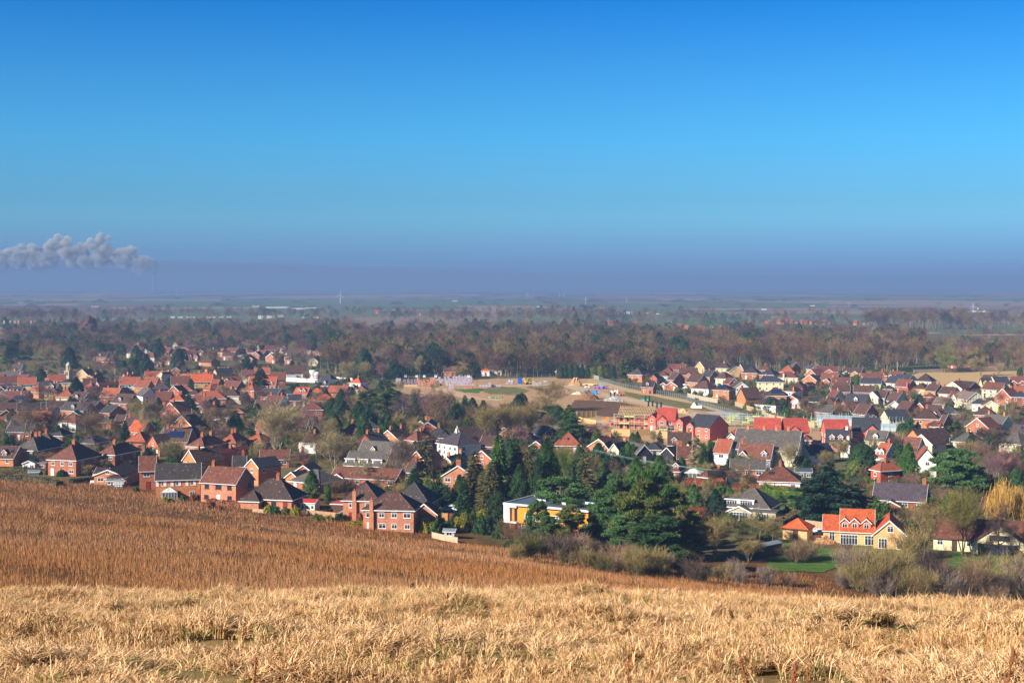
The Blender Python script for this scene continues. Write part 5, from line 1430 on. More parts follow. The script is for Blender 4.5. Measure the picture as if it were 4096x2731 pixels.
# scrub and thin trees along the foot of the field on the right
def scrub_line():
    r = random.Random(5)
    pts = [(2060, 2225), (2200, 2255), (2400, 2290), (2600, 2320), (2800, 2345), (3000, 2350), (3200, 2365), (3400, 2380), (3600, 2400), (3850, 2420), (4110, 2445)]
    for i in range(len(pts) - 1):
        (x0, y0), (x1, y1) = pts[i], pts[i + 1]; n = 7 if x0 < 2800 else 5 if x0 < 3200 else 9
        for k in range(n):
            t = (k + r.random()) / n; x = x0 + (x1 - x0) * t; row = r.random()
            if 2950 < x < 3350 and row > .45: continue
            b = y0 + (y1 - y0) * t - row * (110 if x0 >= 3350 else 55)
            hh = (r.uniform(70, 130) if x0 < 2800 else r.uniform(45, 80) if x0 < 3350 else r.uniform(80, 150))
            tree_px('scrub', r.choice(['olive', 'brgreen', 'brown', 'dark', 'olive', 'grey', 'brown']), x, b - hh, b, hh * r.uniform(.8, 1.15), group='scrub along the foot of the field')
scrub_line()
# fill: trees between the houses of the town and the wood behind it; none stand on a house
def clear_of_houses(x, y, rad):
    return all((x - a) ** 2 + (y - b) ** 2 > (c + rad) ** 2 for a, b, c in FOOT)
DRAW = []
KEEP = [(1735, 1735, 1935, 1860), (50, 1840, 215, 1900), (535, 1560, 650, 1635), (250, 1500, 300, 1560), (1040, 1490, 1130, 1570), (1130, 1490, 1300, 1545), (2870, 1760, 3240, 1880), (3230, 1690, 3420, 1870), (1740, 2020, 1840, 2070), (3640, 1720, 3830, 1820), (610, 1930, 960, 2010), (420, 1640, 520, 1700)]
def kept(px, py): return any(a <= px <= c and b <= py <= d + 22 for a, b, c, d in KEEP)
def fill(n, xr, yr, kinds, hr, seed, wr=(.55, .9), group=None, avoid=True):
    r = random.Random(seed); k = 0; tries = 0
    while k < n and tries < n * 12:
        tries += 1
        px = r.uniform(*xr); py = r.uniform(*yr)
        if in_poly(px, py, SITE) or in_poly(px, py, YFIELD) or kept(px, py): continue
        x, y, z = unproj(px, py); h = r.uniform(*hr); w = h * r.uniform(*wr)
        if avoid and not clear_of_houses(x, y, min(w * .35, 2.5)): continue
        kind, col = r.choice(kinds).split()
        put_tree(kind, col, x, y, z, h, w, group); k += 1
B4 = ['bare brown', 'bare olive', 'bare grey', 'bare purple', 'bare brown']
G3 = ['dome dgreen', 'cypress dgreen', 'spruce dgreen', 'shrub dgreen', 'shrub green', 'cypress ogreen']
fill(46, (0, 1500), (1480, 1700), B4 + ['birch birch', 'dome dgreen', 'cypress dgreen'], (5, 9), 1)
fill(34, (0, 1400), (1700, 1850), B4 + ['scrub olive', 'shrub dgreen', 'cypress dgreen'], (3.5, 7), 2)
fill(40, (1400, 2500), (1680, 1960), B4 + G3, (4, 8), 3)
fill(30, (2400, 3500), (1800, 2000), ['bare brown', 'bare olive', 'scrub olive', 'shrub dgreen', 'shrub green'], (2.5, 5), 4)
fill(36, (2450, 3500), (1500, 1640), ['shrub dgreen', 'scrub brown', 'shrub ogreen', 'bare brown', 'shrub green'], (2, 4.5), 5)
fill(46, (3350, 4096), (1560, 1780), ['shrub dgreen', 'scrub brown', 'bare brown', 'bare grey', 'bare purple', 'shrub green', 'cypress ogreen'], (2.5, 5.5), 6)
fill(26, (3500, 4096), (1780, 2080), ['shrub dgreen', 'scrub brown', 'bare brown', 'bare purple', 'dome dgreen'], (4, 8), 7)
fill(24, (0, 1300), (1480, 1840), ['shrub dgreen', 'shrub green', 'shrub ogreen', 'scrub brown'], (2, 4), 8)
fill(30, (1400, 2300), (1590, 1800), ['bare brown', 'bare olive', 'dome dgreen', 'shrub dgreen', 'bare dark'], (5, 11), 9)
fill(70, (0, 1450), (1500, 1720), ['shrub dgreen', 'shrub ogreen', 'scrub olive', 'scrub brown', 'shrub green', 'scrub pale'], (2, 3.8), 31, (.7, 1.3))
fill(50, (0, 1400), (1720, 1850), ['shrub dgreen', 'shrub ogreen', 'scrub olive', 'scrub brown', 'shrub green', 'scrub pale'], (2, 4), 32, (.8, 1.5))
fill(60, (1400, 2500), (1700, 2060), ['shrub dgreen', 'shrub ogreen', 'scrub olive', 'scrub brown', 'shrub green', 'scrub dark'], (3, 5.5), 33, (.7, 1.3))
fill(46, (2450, 3560), (1800, 2080), ['shrub dgreen', 'shrub ogreen', 'scrub olive', 'scrub brown', 'shrub mgreen'], (1.6, 3.4), 34, (.8, 1.4))
fill(50, (3500, 4096), (1780, 2150), ['shrub dgreen', 'shrub ogreen', 'scrub olive', 'scrub dark', 'scrub purple', 'shrub mgreen'], (3, 6), 35, (.7, 1.2))
fill(60, (2450, 4096), (1490, 1640), ['shrub dgreen', 'scrub brown', 'shrub ogreen', 'shrub mgreen', 'scrub pale'], (1.6, 3.2), 36, (.8, 1.3))
fill(34, (0, 1400), (1500, 1740), ['bare brown', 'bare olive', 'bare purple', 'bare brown', 'birch birch'], (6, 9), 38, (.7, .95))
fill(44, (1300, 2300), (1580, 1800), B4 + ['dome dgreen', 'cypress dgreen'], (6, 12), 37)
# the wood that closes the town in, and the trees among the far left houses
WD = ['bare brown', 'bare olive', 'bare purple', 'bare brown', 'bare grey', 'bare brown', 'dome dgreen', 'pine dgreen', 'cypress dgreen', 'birch birch']
fill(52, (0, 1400), (1375, 1480), WD, (9, 15), 11, (.6, .85), 'trees among the far houses')
fill(44, (1350, 2500), (1440, 1512), WD + ['dome dgreen', 'pine bgreen'], (13, 18), 12, (.6, .85), 'trees at the near edge of the wood')
fill(46, (2500, 4096), (1425, 1468), ['bare purple', 'bare brown', 'poplar brown', 'birch birch', 'bare olive', 'bare brown', 'dome dgreen'], (13, 19), 13, (.4, .7), 'trees at the near edge of the wood')
def woodland():
    """the rest of the wood, far too many to count: one object of merged crowns"""
    rng = np.random.default_rng(5); r = random.Random(9); low = []
    def lowpoly(me, n):
        V = np.empty(len(me.vertices) * 3, np.float32); me.vertices.foreach_get('co', V); V = V.reshape(-1, 3, 3); i = rng.permutation(len(V))[:n]; T = V[i].copy()
        c = T.mean(1, keepdims=True); return c + (T - c) * 1.9
    base = {'bare': [lowpoly(p[1], 800) for p in PR['bare'] + PR['poplar']], 'ever': [lowpoly(p[1], 900) for p in PR['dome'] + PR['pine'] + PR['cypress']]}
    w0 = {'bare': [p[2] for p in PR['bare'] + PR['poplar']], 'ever': [p[2] for p in PR['dome'] + PR['pine'] + PR['cypress']]}
    out = []; cols = []
    def add(px, py, h, w, kind, c):
        x, y, z = unproj(px, py); k = rng.integers(0, len(base[kind])); T = base[kind][k]; a = rng.uniform(0, 6.28); s = w / w0[kind][k]
        V = np.empty_like(T); V[..., 0] = (T[..., 0] * math.cos(a) - T[..., 1] * math.sin(a)) * s + x; V[..., 1] = (T[..., 0] * math.sin(a) + T[..., 1] * math.cos(a)) * s + y; V[..., 2] = T[..., 2] * h / 10 + z
        out.append(V); cols.append(np.tile(np.array([*c, 1.], np.float32) * np.array([1, 1, 1, 1], np.float32), (len(V), 1)))
        if kind == 'bare' and h > 7:
            m = 7; P = np.stack([x + rng.normal(size=m) * w * .13, y + rng.normal(size=m) * w * .13, np.full(m, z)], 1); P[0, :2] = (x, y); D = np.stack([rng.normal(size=m) * .16, rng.normal(size=m) * .16, np.ones(m)], 1); out.append(slivers(P, D, rng.uniform(.5, .85, m) * h, np.full(m, h * .022), rng)); t_ = rng.uniform(.7, 1.6); cols.append(np.tile(np.array([.20 * t_, .155 * t_, .11 * t_, 1.], np.float32), (m, 1)))
    cb = [(.115, .07, .042), (.16, .12, .05), (.095, .048, .05), (.06, .04, .03), (.19, .10, .05), (.24, .17, .08)]; ce = [(.025, .06, .02), (.03, .07, .028), (.06, .08, .025)]
    def zone(n, xr, yr, hr, pe=.12, wr=(.6, .85)):
        for _ in range(n):
            px = r.uniform(*xr); py = r.uniform(*yr(px)) if callable(yr) else r.uniform(*yr); h = r.uniform(*hr)
            if in_poly(px, py, SITE): continue
            e = r.random() < pe; add(px, py, h, h * r.uniform(*wr), 'ever' if e else 'bare', r.choice(ce if e else cb))
    zone(1400, (1300, 2600), (1338, 1505), (11, 20), .16, (.75, 1.05))
    zone(800, (2500, 3700), (1362, 1465), (10, 20), .12, (.7, 1.0))
    zone(640, (0, 1400), (1322, 1388), (11, 16), .2, (.75, 1.05))
    zone(220, (0, 1250), (1385, 1420), (9, 13), .3)
    zone(150, (2480, 3620), (1455, 1487), (9, 16), .15)
    zone(60, (3600, 4120), (1445, 1482), (9, 15), .1)
    # farther belts of trees on the plain
    zone(120, (0, 330), (1268, 1292), (14, 20), .05)
    zone(210, (350, 1700), (1250, 1285), (10, 18), .1)
    zone(160, (0, 1400), (1300, 1322), (10, 16), .12)
    zone(170, (1700, 2500), (1258, 1300), (12, 22), .1)
    zone(170, (2300, 3400), (1262, 1310), (8, 20), .12)
    zone(150, (3470, 3860), (1290, 1318), (18, 26), .06)
    zone(140, (3800, 4120), (1262, 1320), (12, 18), .06)
    zone(150, (3650, 4120), (1400, 1470), (9, 15), .1)
    zone(50, (3300, 4120), (1330, 1376), (8, 13), .03)
    zone(90, (2900, 3400), (1310, 1340), (8, 13), .1)
    zone(150, (0, 4100), (1205, 1262), (6, 11), .15, (1.5, 5))
    zone(110, (0, 4100), (1172, 1215), (7, 12), .1, (3, 12))
    V = np.concatenate(out); me = mesh_np('woodland', V.reshape(-1, 3), np.arange(len(V) * 3).reshape(-1, 3), [])
    at = me.attributes.new('tint', 'FLOAT_COLOR', 'FACE'); at.data.foreach_set('color', np.concatenate(cols).ravel())
    m, nt, n, l, b = nodes_of('wood_mass'); a = n.new('ShaderNodeAttribute'); a.attribute_name = 'tint'
    l.new(a.outputs['Color'], b.inputs['Base Color']); b.inputs['Roughness'].default_value = .9; b.inputs['Specular IOR Level'].default_value = .05
    me.materials.append(m); o = obj('woodland', me); o['kind'] = 'stuff'; o['label'] = 'bare brown wood behind the town with far tree belts on the plain'
woodland()
def undergrowth():
    """garden planting between the houses that nobody could count: one object"""
    rng = np.random.default_rng(15); r = random.Random(19); out = []; cols = []
    FA = np.array(FOOT)
    def pool(lst, n):
        res = []
        for p in lst:
            V = np.empty(len(p[1].vertices) * 3, np.float32); p[1].vertices.foreach_get('co', V); V = V.reshape(-1, 3, 3); T = V[rng.permutation(len(V))[:n]].copy(); c = T.mean(1, keepdims=True); res.append((c + (T - c) * 2.0, p[2]))
        return res
    E = pool(PR['shrub'] + PR['dome'], 420); S_ = pool(PR['scrub'] + PR['bare'], 520)
    ce = [(.035, .075, .022), (.06, .10, .025), (.03, .06, .025), (.09, .12, .03), (.05, .11, .025)]; cs = [(.20, .14, .07), (.24, .19, .08), (.14, .09, .06), (.17, .09, .08), (.28, .22, .11), (.11, .07, .05)]
    def zone(n, xr, yr, hr, pe):
        k = 0
        while k < n:
            px, py = r.uniform(*xr), r.uniform(*yr); k += 1
            if in_poly(px, py, SITE) or in_poly(px, py, YFIELD) or kept(px, py): continue
            x, y, z = unproj_plain(px, py); h = r.uniform(*hr); w = h * r.uniform(.7, 1.5)
            if np.any((FA[:, 0] - x) ** 2 + (FA[:, 1] - y) ** 2 < (FA[:, 2] * .8 + w * .25) ** 2): continue
            e = r.random() < pe; T, w0 = (E if e else S_)[rng.integers(0, len(E if e else S_))]; a = rng.uniform(0, 6.28); s = w / w0; V = np.empty_like(T)
            V[..., 0] = (T[..., 0] * math.cos(a) - T[..., 1] * math.sin(a)) * s + x; V[..., 1] = (T[..., 0] * math.sin(a) + T[..., 1] * math.cos(a)) * s + y; V[..., 2] = T[..., 2] * h / 10 + z
            c = np.array(r.choice(ce if e else cs)) * r.uniform(.75, 1.2); out.append(V); cols.append(np.tile(np.array([*c, 1.], np.float32), (len(V), 1)))
    def unproj_plain(px, py):
        y = CAMZ * F / (py - HZ); return (px - CX) / F * y, y, 0.
    zone(1300, (-40, 1500), (1385, 1560), (1.4, 3.4), .3); zone(1100, (-40, 1500), (1560, 1720), (1.2, 3.4), .3); zone(520, (-40, 1420), (1720, 1850), (1.5, 4.2), .3)
    zone(700, (1400, 2420), (1600, 1760), (2, 5), .3); zone(650, (1400, 2500), (1760, 2010), (1.5, 4.5), .35); zone(600, (2420, 3650), (1780, 2030), (1.2, 3.2), .4)
    zone(650, (2430, 4140), (1492, 1600), (1.3, 3.2), .45); zone(700, (3000, 4140), (1600, 1790), (1.5, 4.2), .35); zone(450, (3550, 4140), (1790, 2180), (1.5, 4.5), .3); zone(260, (2500, 3100), (2000, 2160), (1.0, 2.8), .5)
    V = np.concatenate(out); me = mesh_np('undergrowth', V.reshape(-1, 3), np.arange(len(V) * 3).reshape(-1, 3), [])
    at = me.attributes.new('tint', 'FLOAT_COLOR', 'FACE'); at.data.foreach_set('color', np.concatenate(cols).ravel()); me.materials.append(bpy.data.materials['wood_mass'])
    o = obj('undergrowth', me); o['kind'] = 'stuff'; o['label'] = 'tangled garden planting, hedging and scrub filling the gaps between the houses'
undergrowth()
# ---------------------------------------------------------------- ground patches
def soilmat(name, stops, sc=.25, bump=.6):
    m, nt, n, l, b = nodes_of(name); t = n.new('ShaderNodeNewGeometry'); z = n.new('ShaderNodeTexNoise'); z.inputs['Scale'].default_value = sc; z.inputs['Detail'].default_value = 10; z.inputs['Roughness'].default_value = .65
    l.new(t.outputs['Position'], z.inputs['Vector']); r = n.new('ShaderNodeValToRGB'); l.new(z.outputs['Fac'], r.inputs[0])
    r.color_ramp.elements[0].position = stops[0][0]; r.color_ramp.elements[0].color = (*stops[0][1], 1); r.color_ramp.elements[1].position = stops[-1][0]; r.color_ramp.elements[1].color = (*stops[-1][1], 1)
    for p, c in stops[1:-1]: e = r.color_ramp.elements.new(p); e.color = (*c, 1)
    l.new(r.outputs[0], b.inputs['Base Color']); b.inputs['Roughness'].default_value = .95; b.inputs['Specular IOR Level'].default_value = .05
    bp = n.new('ShaderNodeBump'); bp.inputs['Strength'].default_value = bump; bp.inputs['Distance'].default_value = .4; l.new(z.outputs['Fac'], bp.inputs['Height']); l.new(bp.outputs[0], b.inputs['Normal']); return m
EARTH = soilmat('earth', [(.3, (.32, .19, .10)), (.45, (.50, .32, .17)), (.55, (.40, .25, .13)), (.7, (.60, .42, .24))], .12)
MUD = soilmat('dug_earth', [(.3, (.10, .055, .03)), (.7, (.22, .125, .07))], .4, .9)
SAND = soilmat('track_stone', [(.3, (.48, .34, .20)), (.7, (.62, .47, .31))], .3)
STRAW = soilmat('dry_grass', [(.3, (.42, .28, .12)), (.5, (.58, .40, .19)), (.7, (.40, .26, .12))], .2)
LAWN = soilmat('mown_lawn', [(.3, (.05, .12, .02)), (.5, (.085, .17, .03)), (.7, (.15, .19, .05))], .5)
MEADOW = soilmat('rough_meadow', [(.3, (.09, .12, .03)), (.5, (.17, .16, .06)), (.7, (.30, .23, .10))], .15)
PLOUGH = soilmat('bare_field', [(.3, (.30, .19, .13)), (.7, (.42, .29, .20))], .02, .1)
TARMAC = mat_plain('tarmac', (.16, .15, .15), .9, var=.15, scale=.5)
CONC = mat_plain('concrete', (.46, .44, .42), .9, var=.15, scale=.3)
sheet('site_ground', SITE, EARTH, .04)
sheet('dry_grass_field', YFIELD, STRAW, .05)
sheet('site_grass_slope', [(2500, 1562), (2620, 1580), (2760, 1605), (2890, 1640), (2870, 1650), (2700, 1628), (2600, 1610), (2500, 1580)], MEADOW, .08)
sheet('verge', [(2360, 1515), (2480, 1545), (2740, 1598), (2930, 1655), (2990, 1680), (2960, 1678), (2760, 1612), (2470, 1560), (2350, 1528)], STRAW, .10)
sheet('verge', [(1590, 1575), (1720, 1570), (1700, 1588), (1640, 1590)], STRAW, .10)
sheet('green_bank', [(1820, 1560), (1905, 1553), (1940, 1556), (1910, 1572), (1860, 1570)], LAWN, .10)
sheet('dry_bank', [(1920, 1560), (1960, 1548), (2060, 1548), (2120, 1560), (2080, 1580), (1960, 1576)], MEADOW, .10)
sheet('dark_earth', [(2300, 1600), (2440, 1600), (2620, 1640), (2640, 1668), (2500, 1672), (2330, 1660), (2280, 1625)], MUD, .09)
def ribbon(name, pts, width, mat, h):
    W = [Vector(unproj(*p)[:2]) for p in pts]; L = []; Rr = []
    for i, p in enumerate(W):
        d = (W[min(i + 1, len(W) - 1)] - W[max(i - 1, 0)]).normalized(); nn = Vector((-d.y, d.x)) * width / 2; L.append(p + nn); Rr.append(p - nn)
    mb = MB()
    for i in range(len(W) - 1): mb.poly([(Rr[i].x, Rr[i].y, h), (Rr[i+1].x, Rr[i+1].y, h), (L[i+1].x, L[i+1].y, h), (L[i].x, L[i].y, h)])
    return structure(mb.build(name, mat))
ribbon('site_track', [(2265, 1541), (2330, 1560), (2400, 1577), (2500, 1597), (2600, 1618), (2700, 1638), (2830, 1672), (2960, 1700)], 9, SAND, .14)
ribbon('site_track', [(1600, 1545), (1700, 1552), (1760, 1556), (1850, 1582), (1900, 1595), (2010, 1602)], 8, SAND, .13)
ribbon('site_track', [(2010, 1546), (2150, 1540), (2265, 1541)], 10, SAND, .13)
ribbon('site_track', [(2300, 1682), (2400, 1690), (2500, 1708), (2560, 1722)], 11, SAND, .13)
sheet('concrete_base', [(2820, 1648), (2890, 1646), (2990, 1655), (2960, 1662), (2850, 1658)], CONC, .16)
sheet('concrete_base', [(2860, 1664), (2960, 1660), (3100, 1672), (3060, 1684), (2920, 1676)], CONC, .16)
sheet('concrete_base', [(2390, 1682), (2470, 1678), (2480, 1690), (2400, 1692)], CONC, .16)
sheet('lawn', [(3085, 2168), (3310, 2165), (3360, 2260), (3300, 2290), (3060, 2280)], LAWN, .05)
sheet('lawn', [(3290, 2170), (3700, 2180), (3720, 2230), (3330, 2240)], MEADOW, .045)
sheet('lawn', [(3810, 2205), (4110, 2230), (4120, 2345), (3800, 2300)], LAWN, .05)
sheet('lawn', [(3110, 2015), (3170, 2010), (3185, 2038), (3115, 2042)], LAWN, .05)
sheet('lawn', [(3880, 1812), (3925, 1812), (3920, 1842), (3875, 1845)], LAWN, .05)
sheet('lawn', [(1205, 2038), (1262, 2042), (1258, 2052), (1205, 2048)], LAWN, .06)
sheet('lawn', [(3700, 1905), (3790, 1905), (3800, 1925), (3690, 1925)], LAWN, .05)
sheet('patio', [(3280, 2152), (3540, 2172), (3560, 2190), (3290, 2168)], soilmat('patio_slabs', [(.3, (.42, .25, .18)), (.7, (.5, .3, .22))], 1), .07)
sheet('earth_bank', [(3270, 2172), (3330, 2160), (3420, 2170), (3400, 2195), (3290, 2190)], MUD, .08)
ribbon('road', [(4000, 1640), (4020, 1650), (4060, 1670), (4100, 1690)], 6, TARMAC, .06)
ribbon('road', [(1770, 2046), (1820, 2050), (1870, 2052), (1900, 2060)], 5, TARMAC, .06)
ribbon('road', [(3255, 2140), (3300, 2146), (3330, 2156)], 6, TARMAC, .06)
ribbon('field_strip', [(3380, 1338), (3600, 1331), (3750, 1331)], 60, PLOUGH, .15)
ribbon('field_strip', [(3860, 1341), (4000, 1339), (4150, 1338)], 40, PLOUGH, .15)
ribbon('field_strip', [(3940, 1368), (4020, 1366), (4040, 1366)], 30, PLOUGH, .15)
sheet('bare_field', [(940, 1311), (1000, 1294), (1270, 1292), (1260, 1310)], PLOUGH, .15)
sheet('bare_field', [(50, 1288), (60, 1281), (320, 1281), (330, 1290)], PLOUGH, .15)
sheet('green_field', [(2700, 1302), (2720, 1290), (2920, 1290), (2900, 1305)], LAWN, .15)
sheet('pale_field', [(3080, 1272), (3090, 1266), (3170, 1266), (3165, 1271)], PLOUGH, .2)
for q in ((0, 330, 1218), (420, 1050, 1232), (1500, 2100, 1240), (2700, 3300, 1236), (3300, 3900, 1226), (100, 900, 1200), (2900, 3500, 1250)):
    sheet('pale_field', [(q[0], q[2] + 3), (q[0] + 30, q[2] - 2), (q[1], q[2] - 2), (q[1] - 20, q[2] + 3)], PLOUGH, .3)
# ---------------------------------------------------------------- the coppice of thin brown stems on the slope
def tinted(name, label, V, C, mat_name, rough=.85):
    me = mesh_np(name, V.reshape(-1, 3), np.arange(V.shape[0] * 3).reshape(-1, 3), [])
    at = me.attributes.new('tint', 'FLOAT_COLOR', 'FACE'); at.data.foreach_set('color', np.concatenate([C, np.ones((len(C), 1))], 1).astype(np.float32).ravel())
    m, nt, n, l, b = nodes_of(mat_name); a = n.new('ShaderNodeAttribute'); a.attribute_name = 'tint'; l.new(a.outputs['Color'], b.inputs['Base Color']); b.inputs['Roughness'].default_value = rough; b.inputs['Specular IOR Level'].default_value = .1
    me.materials.append(m); o = obj(name, me); o['kind'] = 'stuff'; o['label'] = label; return o
def foot_y(u):
    return np.where(u < 0, 290 + (403 - 290) * (-u / .36), 290 + (236 - 290) * np.clip(u / .3, 0, 1.25))
def coppice():
    rng = np.random.default_rng(12); n = 1200000
    y = 44 * (410 / 44) ** rng.random(n); u = rng.uniform(-.40, .42, n); x = u * y
    # rows and gaps, thinning towards the lower edge at the right
    fy = foot_y(u) + 5 * np.sin(u * 40) + 4 * np.sin(u * 97)
    keep = (y < fy) & (rng.random(n) < np.clip((fy - y) / 12 + .25, 0, 1))
    keep &= rng.random(n) < np.clip(.72 + .5 * smooth_noise(x, y, 9., 3), .2, 1)
    x, y, u = x[keep], y[keep], u[keep]; n = len(x); z = ground(x, y)
    hgt = rng.uniform(.4, .95, n) * (1 + .14 * smooth_noise(x, y, 14., 1)) * np.where(u > .1, 1 - (u - .1) * 1.5, 1)
    hgt = np.where(rng.random(n) < .004, hgt * 2.1, hgt)
    D = np.stack([rng.normal(size=n) * .10, rng.normal(size=n) * .10, np.ones(n)], 1)
    V = slivers(np.stack([x, y, z - .05], 1), D, hgt, rng.uniform(.012, .024, n) * (1 + y / 150), rng)
    a = np.array([.40, .165, .05]); b = np.array([.48, .26, .135]); c = np.array([.20, .085, .02]); g = np.array([.30, .20, .05])
    t = np.clip(.5 + .3 * smooth_noise(x, y, 24., 5) + rng.normal(size=n) * .3, 0, 1)[:, None]; C = a + (b - a) * t
    q = (rng.random(n) < .18 + .1 * smooth_noise(x, y, 11., 8))[:, None]; C = np.where(q, c, C); q = (rng.random(n) < .06)[:, None]; C = np.where(q, g, C)
    C *= rng.uniform(.75, 1.25, n)[:, None]
    tinted('coppice_stems', 'dense thin brown stems covering the slope below the dry grass', V, C, 'stem_bark')
coppice()
# ---------------------------------------------------------------- the dry grass on the brow
def meadow():
    rng = np.random.default_rng(21)
    def batch(n, ya, yb, fine, seed):
        yy = ya * (yb / ya) ** rng.random(n); u = rng.uniform(-.40, .40, n); x = u * (yy + 6) + rng.normal(size=n) * .05
        g = .16; cx_ = np.round(x / g) * g; cy_ = np.round(yy / g) * g; hs = np.sin(cx_ * 127.1 + cy_ * 311.7) * 43758.5; hs -= np.floor(hs); h2 = np.sin(cx_ * 269.5 + cy_ * 183.3) * 43758.5; h2 -= np.floor(h2)
        cx_ += (hs - .5) * g; cy_ += (h2 - .5) * g; x = x + (cx_ - x) * .35; yy = yy + (cy_ - yy) * .35
        hole = smooth_noise(x, yy, .55, 2.) + .7 * smooth_noise(x, yy, .27, 5.) + .4 * smooth_noise(x, yy, 1.9, 9.)
        keep = (yy < 41) & (rng.random(n) < np.where(hole < -1.35, .15, 1.0)); x, yy, hs, h2, hole = x[keep], yy[keep], hs[keep], h2[keep], hole[keep]; n = len(x)
        mound = .05 * smooth_noise(x, yy, .5, 6.) + .04 * (h2 - .5) - .06 * (hole < -1.2); z = ground(x, yy) + mound * np.clip(yy / 9, .5, 1.3)
        ang = 2.4 * smooth_noise(x, yy, 1.3, 4.) + 1.4 * smooth_noise(x, yy, .45, 7.) + (hs - .5) * 3.4 + rng.normal(size=n) * 1.25
        lean = np.clip(.85 + .45 * smooth_noise(x, yy, .9, 11.) + rng.normal(size=n) * .45, .1, 2.6)
        L = rng.uniform(.07, .18, n) * (1 + .4 * (h2 - .5)) * (.8 + yy / 90)
        tall = rng.random(n) < .005; L = np.where(tall, L * 1.3, L); lean = np.where(tall, lean * .3, lean)
        def U(v): return v / np.linalg.norm(v, axis=1, keepdims=True)
        d0 = U(np.stack([np.cos(ang) * lean * .4, np.sin(ang) * lean * .4, np.ones(n)], 1)); d1 = U(np.stack([np.cos(ang) * lean, np.sin(ang) * lean, np.full(n, .5)], 1))
        d2 = U(np.stack([np.cos(ang + .3) * lean, np.sin(ang + .3) * lean, np.where(tall, .5, -.1)], 1) + rng.normal(size=(n, 3)) * .25)
        p0 = np.stack([x, yy, z - .02], 1); p1 = p0 + d0 * (L * .4)[:, None]; p2 = p1 + d1 * (L * .4)[:, None]; p3 = p2 + d2 * (L * .4)[:, None]
        W = rng.uniform(.0010, .0021, n) * (1 + yy / 13); az = rng.uniform(0, 6.28, n); S = np.stack([np.cos(az), np.sin(az), 0 * az], 1) * W[:, None]
        if fine:
            V = np.empty((n, 5, 3, 3), np.float32)
            V[:, 0, 0] = p0 - S; V[:, 0, 1] = p0 + S; V[:, 0, 2] = p1 + S; V[:, 1, 0] = p0 - S; V[:, 1, 1] = p1 + S; V[:, 1, 2] = p1 - S
            V[:, 2, 0] = p1 - S; V[:, 2, 1] = p1 + S; V[:, 2, 2] = p2 + S * .7; V[:, 3, 0] = p1 - S; V[:, 3, 1] = p2 + S * .7; V[:, 3, 2] = p2 - S * .7
            V[:, 4, 0] = p2 - S * .7; V[:, 4, 1] = p2 + S * .7; V[:, 4, 2] = p3; k = 5
        else:
            V = np.empty((n, 2, 3, 3), np.float32); V[:, 0, 0] = p0 - S; V[:, 0, 1] = p0 + S; V[:, 0, 2] = p2; V[:, 1, 0] = p1 - S; V[:, 1, 1] = p1 + S; V[:, 1, 2] = p3; k = 2
        a = np.array([.58, .34, .15]); b = np.array([.84, .57, .32]); c = np.array([.36, .19, .07]); g_ = np.array([.17, .21, .05])
        t = np.clip(.5 + .25 * smooth_noise(x, yy, 1.5, 3.) + rng.normal(size=n) * .35, 0, 1)[:, None]; C = a + (b - a) * t
        C = np.where((rng.random(n) < .15 + .12 * smooth_noise(x, yy, .8, 1.))[:, None], c, C)
        C = np.where(((rng.random(n) < .02) | ((hole < -1.0) & (rng.random(n) < .35)))[:, None] & ~tall[:, None], g_, C); C = C * rng.uniform(.75, 1.15, n)[:, None]
        return V.reshape(-1, 3, 3), np.repeat(C, k, axis=0)
    A = batch(820000, 4.6, 13, True, 1); B = batch(1350000, 12, 42, False, 2)
    tinted('dry_grass', 'long pale dry grass in wind-combed tussocks on the brow', np.concatenate([A[0], B[0]]), np.concatenate([A[1], B[1]]), 'straw')
meadow()
def thistle(px, py, hpx, seed, heads=9, lean=.3, Y=None, label=None):
    r = random.Random(seed)
    x, y = (px - CX) / F * Y, Y; z = float(ground(x, y)); top = CAMZ - (py - hpx - HZ) / F * Y - z
    st = MB(); hd = MB(); ph = []
    def br(p, d, L, rad, lev):
        pts = [tuple(p)]; q = Vector(p); dd = Vector(d)
        for k in range(4): dd = (dd + Vector((r.gauss(0, .16), r.gauss(0, .16), r.gauss(0, .08)))).normalized(); q = q + dd * L / 4; pts.append(tuple(q))
        st.tube(pts, [rad, rad * .8, rad * .65, rad * .5, rad * .35], 5, 0, False)
        if lev < 2 and heads:
            for k in range(3 if lev else 4): a = Vector(pts[1 + k % 4]); az = r.uniform(0, 6.28); br(a, (dd + Vector((math.cos(az), math.sin(az), r.uniform(-.3, .4))) * .9), L * r.uniform(.3, .5), rad * .6, lev + 1)
        if lev: ph.append(pts[-1])
    br((0, 0, -.05), (lean, 0, 1), top * 1.05, .006 if heads else .004, 0)
    root = empty('dead_thistle' if heads else 'dead_stalk', (x, y, z))
    st.build('stem', WOODC, root, (.10, .05, .035))
    for p in ph[:heads]:
        h = MB(); rr = .016 + r.random() * .012
        for k in range(14):
            v = Vector((r.gauss(0, 1), r.gauss(0, 1), r.gauss(0, 1))).normalized(); h.tube([p, tuple(Vector(p) + v * rr * 1.7)], [rr * .45, .001], 4, 0, False)
        h.build('seed_head', WOODC, root, (.09, .05, .03))
    thing(root, label, 'thistle' if heads else 'weed', 'dead weeds standing in the dry grass')
thistle(885, 2395, 68, 1, 9, .35, 24, 'dark branched dead thistle in the grass below the white conservatory')
thistle(1628, 2385, 72, 2, 8, .4, 24, 'upright dead thistle on the brow below the mottled brick house')
thistle(1700, 2395, 62, 3, 10, .9, 22, 'sprawling dead thistle leaning over the brow below the white car')
thistle(2375, 2440, 72, 4, 7, .4, 20, 'small dead thistle in the grass below the large pine clump')
thistle(140, 2470, 130, 5, 0, .35, 17, 'thin bent dead stalk at the grass edge below the bare hedge')
